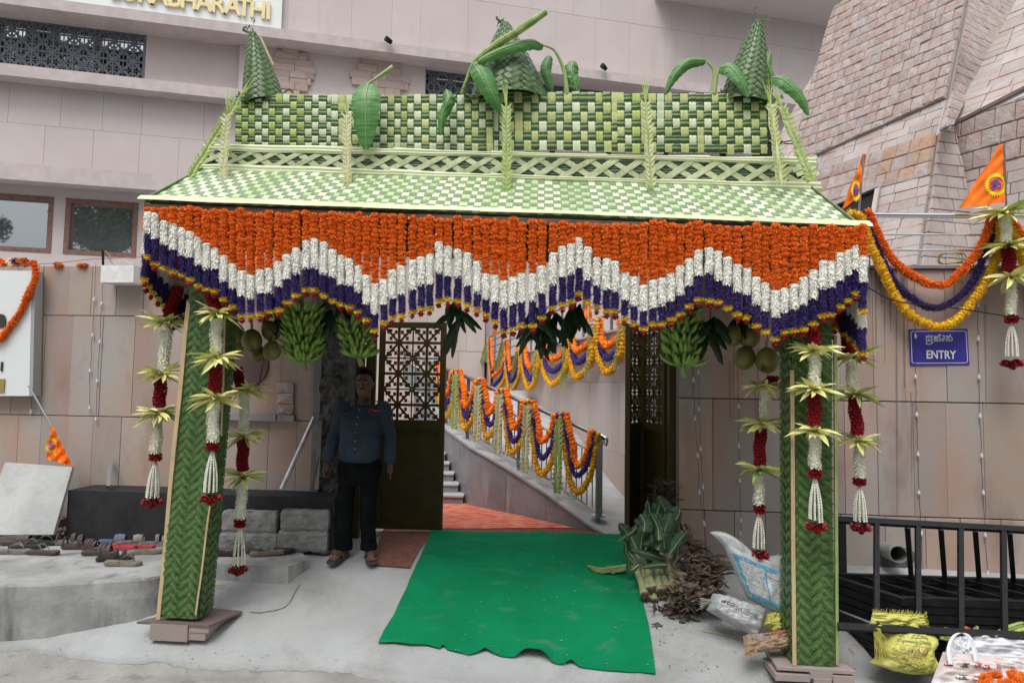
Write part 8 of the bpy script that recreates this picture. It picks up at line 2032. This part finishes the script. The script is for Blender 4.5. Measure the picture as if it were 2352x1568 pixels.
GL = [([(1060, 560), (1030, 470), (985, 420)], 34), ([(1100, 560), (1120, 400), (1170, 270)], 40), ([(1290, 520), (1290, 380), (1345, 235)], 60), ([(1330, 560), (1420, 430), (1470, 380)], 34), ([(1240, 560), (1180, 440), (1090, 380)], 42), ([(1310, 600), (1180, 560), (1030, 520)], 30), ([(1060, 640), (1000, 560), (985, 470)], 26), ([(1090, 640), (1020, 680), (1010, 600)], 20), ([(1150, 640), (1200, 500), (1230, 400)], 40), ([(1380, 600), (1400, 500), (1370, 400)], 26), ([(1180, 240), (1170, 190), (1155, 135)], 26), ([(1230, 240), (1245, 190), (1255, 145)], 20), ([(1110, 300), (1040, 380), (925, 455)], 24), ([(1300, 480), (1220, 450), (1130, 480)], 34), ([(1320, 640), (1240, 640), (1110, 660)], 22)]
gl_lab = ['lowest left', 'tall folded', 'broad pale upright', 'right hand pointed', 'wide middle', 'yellowish lower', 'left drooping', 'small lower left', 'central hidden', 'short right', 'topmost thin', 'topmost small', 'leftward pointing', 'crossing middle', 'low curled']
for k, (pp, hw) in enumerate(GL):
    dd = .45+.10*(k % 4); pts = [WALL.off(dd+.05*i).px(*Zv(*p)) for i, p in enumerate(pp)]
    o = leaf_blade('cut_banana_leaf', pts, hw*.293/pxm(6.0)*1.15, [dullgreen, banana_stem], None, nrm=(random.uniform(-.4, .4), -1, .5), fold=.5, wave=.8, taper=.8)
    tag(o, '%s banana leaf in the cut bundle by the right gate post' % gl_lab[k], 'leaf', 'leaves of the cut banana bundle')
limp = []
for k in range(12):
    bx_, by_ = random.uniform(1040, 1420), random.uniform(330, 540); ax_, ay_ = bx_+random.uniform(-150, 110), by_-random.uniform(120, 250)
    pts = [WALL.off(.5+.06*(k % 5)).px(*Zv(bx_, by_)), WALL.off(.45+.06*(k % 5)).px(*Zv((ax_+bx_)/2+20, (ay_+by_)/2)), WALL.off(.42+.06*(k % 5)).px(*Zv(ax_, ay_))]
    o = leaf_blade('cut_banana_leaf', pts, random.uniform(.05, .10), [dullgreen, banana_stem], None, nrm=(random.uniform(-.7, .7), -1, random.uniform(-.2, .7)), fold=random.uniform(.4, 1.1), wave=1.3, taper=.8)
    limp.append((ax_, o))
for k, (_, o) in enumerate(sorted(limp, key=lambda q: q[0])): tag(o, 'dark limp leaf tip, %s from the left in the cut banana bundle' % ordn(k), 'leaf', 'limp leaves of the cut banana bundle')
pts = [G(*Zv(*p))+Vector((0, 0, h)) for p, h in (((1065, 775), .10), ((1010, 735), .10), ((900, 722), .07), ((780, 712), .05), ((685, 685), .05))]
o = leaf_blade('cut_banana_leaf', pts[1:], .045, [M('yellow_green_leaf', (.17, .20, .035), .5, c2=(.09, .15, .03), scale=7), banana_stem], None, nrm=(0, -.5, 1), fold=.5, wave=1.1, taper=.7); tag(o, 'wilted banana leaf stretched out over the green runner', 'leaf')
g = Geo(); g.tube(spline(pts[:3], 5), .008, 6); tag(obj('leaf_stalk', g, banana_stem), 'bent stalk of the wilted leaf over the green runner', 'stalk')
# heap of dry leaves
g = Geo()
def dryleaf(p, L, w, g=g):
    a = random.uniform(0, 6.28); el = random.uniform(-.5, .7); d_ = Vector((math.cos(a)*math.cos(el), math.sin(a)*.6*math.cos(el), math.sin(el))); s = d_.cross(Vector((random.uniform(-1, 1), random.uniform(-1, 1), 1))).normalized(); row = []
    for k in range(6):
        t_ = k/5; c = p+d_*L*(t_-.5)+Vector((0, 0, .25*L*math.sin(t_*3.1)*random.uniform(-.3, .6))); ww = w*math.sin(.3+t_*2.6)*(1+.4*random.uniform(-1, 1)); row.append([tuple(c-s*ww), tuple(c+Vector((0, 0, -.3*ww))), tuple(c+s*ww)])
    g.grid(np.array(row))
for k in range(330):
    u, v = random.random(), random.random()**1.3
    px_, py_ = 1554+u*92+14*v, 1390-v*200*(1-u*.75)
    p = WALL.off(1.05-v*.95).px(px_, min(py_, 1392)); zz = gz(p.x, p.y)+.02
    if p.z < zz: p.z = zz
    dryleaf(p, random.uniform(.12, .40), random.uniform(.008, .024))
tag(obj('dry_leaf_heap', g, dry), 'heap of dry brown banana leaves piled between the stems and the sacks', 'dry leaves', kind='stuff')
g = Geo()
for k in range(70):
    p = G(random.gauss(1556, 26), random.gauss(1412, 11)); p.z += .03*random.random()+.02; dryleaf(p, random.uniform(.06, .20), random.uniform(.006, .018), g)
tag(obj('dry_leaf_scraps', g, dry), 'small scatter of dry leaf strips in front of the cut banana stems', 'dry leaves', kind='stuff')
g = Geo(); a = PL(Vector((0, 6.0, 0)), (1, 0, 0)); 
for k in range(46):
    p = WALL.off(.14+.1*random.random()).px(random.uniform(1500, 1545), random.uniform(1100, 1260)); dryleaf(p, random.uniform(.15, .35), .02, g)
tag(obj('dry_leaf_tuft', g, M('dark_dry_leaf', (.05, .035, .025), .9, rnd=.3)), 'dark dry leaves stuffed upright against the gate post', 'dry leaves', kind='stuff')
# loose straw and a cloth knot at the right pillar foot
g = Geo(); g.tube(spline([G(1618, 1452)+Vector((0, 0, .01)), G(1640, 1456)+Vector((0, 0, .012)), G(1668, 1462)+Vector((0, 0, .01)), G(1690, 1468)+Vector((0, 0, .012))], 5), .003, 5); tag(obj('straw', g, MATS['straw']), 'thin yellow straw lying before the grey cement sack', 'straw')
g = Geo(); a = G(484, 1353); g.tube([a+Vector((0, 0, .03)), G(500, 1352)+Vector((0, 0, .03)), G(520, 1349)+Vector((0, 0, .02))], [.008, .008, .003], 5); tag(obj('palm_leaf_strip', g, leaf_yell), 'pale palm leaf strip on the ground right of the left pillar', 'leaf')

# ================================================================== TREES ACROSS THE ROAD (seen mirrored in the windows)
bark = M('bark', (.07, .055, .04), .9); crown_m = M('tree_foliage', (.035, .075, .02), .6, rnd=.4, hue=.02)
def tree(x, y, h, r, label, seed):
    t = thing('roadside_tree', label, 'tree', (x, y, -.5), group='trees across the road'); rg = random.Random(seed)
    g = Geo(); g.tube([(x, y, -.5), (x+.1, y, h*.35), (x-.1, y+.2, h*.6)], [.28, .22, .12], 10)
    for k in range(9):
        a = rg.uniform(0, 6.28); p = Vector((x, y, h*rg.uniform(.35, .6))); q_ = p+Vector((math.cos(a)*r*.7, math.sin(a)*r*.7, rg.uniform(.3, .9)*r)); g.tube([p, p.lerp(q_, .5)+Vector((0, 0, .2)), q_], [.10, .06, .02], 6)
    obj('trunk', g, bark, t)
    n = 15000; C = []; cl = [(Vector((x, y, h*.7))+Vector((rg.gauss(0, 1), rg.gauss(0, 1), rg.gauss(0, .7)))*r*.48, r*rg.uniform(.18, .4)) for _ in range(26)]
    V = []
    for k in range(n):
        c, rr = rg.choice(cl); d_ = Vector((rg.gauss(0, 1), rg.gauss(0, 1), rg.gauss(0, .7))).normalized()*rr*rg.random()**.4; p = c+d_; s = rg.uniform(.10, .22); a = Vector((rg.gauss(0, 1), rg.gauss(0, 1), rg.gauss(0, 1))).normalized(); b = a.orthogonal().normalized()
        V += [tuple(p-a*s), tuple(p+b*s*.5), tuple(p+a*s), tuple(p-b*s*.5)]
    g = Geo(); g.add(np.array(V), np.arange(len(V)).reshape(-1, 4)); o = obj('crown', g, crown_m, t); o['kind'] = 'stuff'
tree(-12.8, -10, 16.5, 5.6, 'broad leafy tree across the road mirrored in the right hand window', 4)
tree(-24.0, -11, 15.0, 3.8, 'smaller tree across the road mirrored in the left window', 9)

# unseen building added behind the camera to block low sky light under the canopy
t = thing('street_building', 'plain unseen building added behind the viewer to block low sky light', 'building', (8, -15, -.5))
acr = M('street_plaster', (.22, .20, .17), .9, c2=(.28, .26, .22), scale=1)
for (x0, x1, h_) in ((-7.5, 2, 13.2), (2.2, 13, 14.4), (13.2, 27, 12.0)):
    g = Geo(); g.box(((x0+x1)/2, -17, h_/2-.5), (x1-x0, 6, h_)); w_ = obj('wall', g, acr, t)
    for r_ in range(3):
        for c_ in range(int((x1-x0)/2.6)):
            g = Geo(); g.box((x0+1.4+2.6*c_, -13.99, 1.3+3.4*r_), (1.3, .06, 1.5)); obj('window', g, glass_inner, t)
for k, (x, y, h_, r_) in enumerate(((-28, -11, 12, 4.2), (6.5, -10.5, 9, 3.2), (19, -10, 10, 3.6))): tree(x, y, h_, r_, ('leafy tree across the road at the far left behind the viewer', 'leafy tree across the road before the added building', 'leafy tree across the road at the right behind the viewer')[k], 20+k)
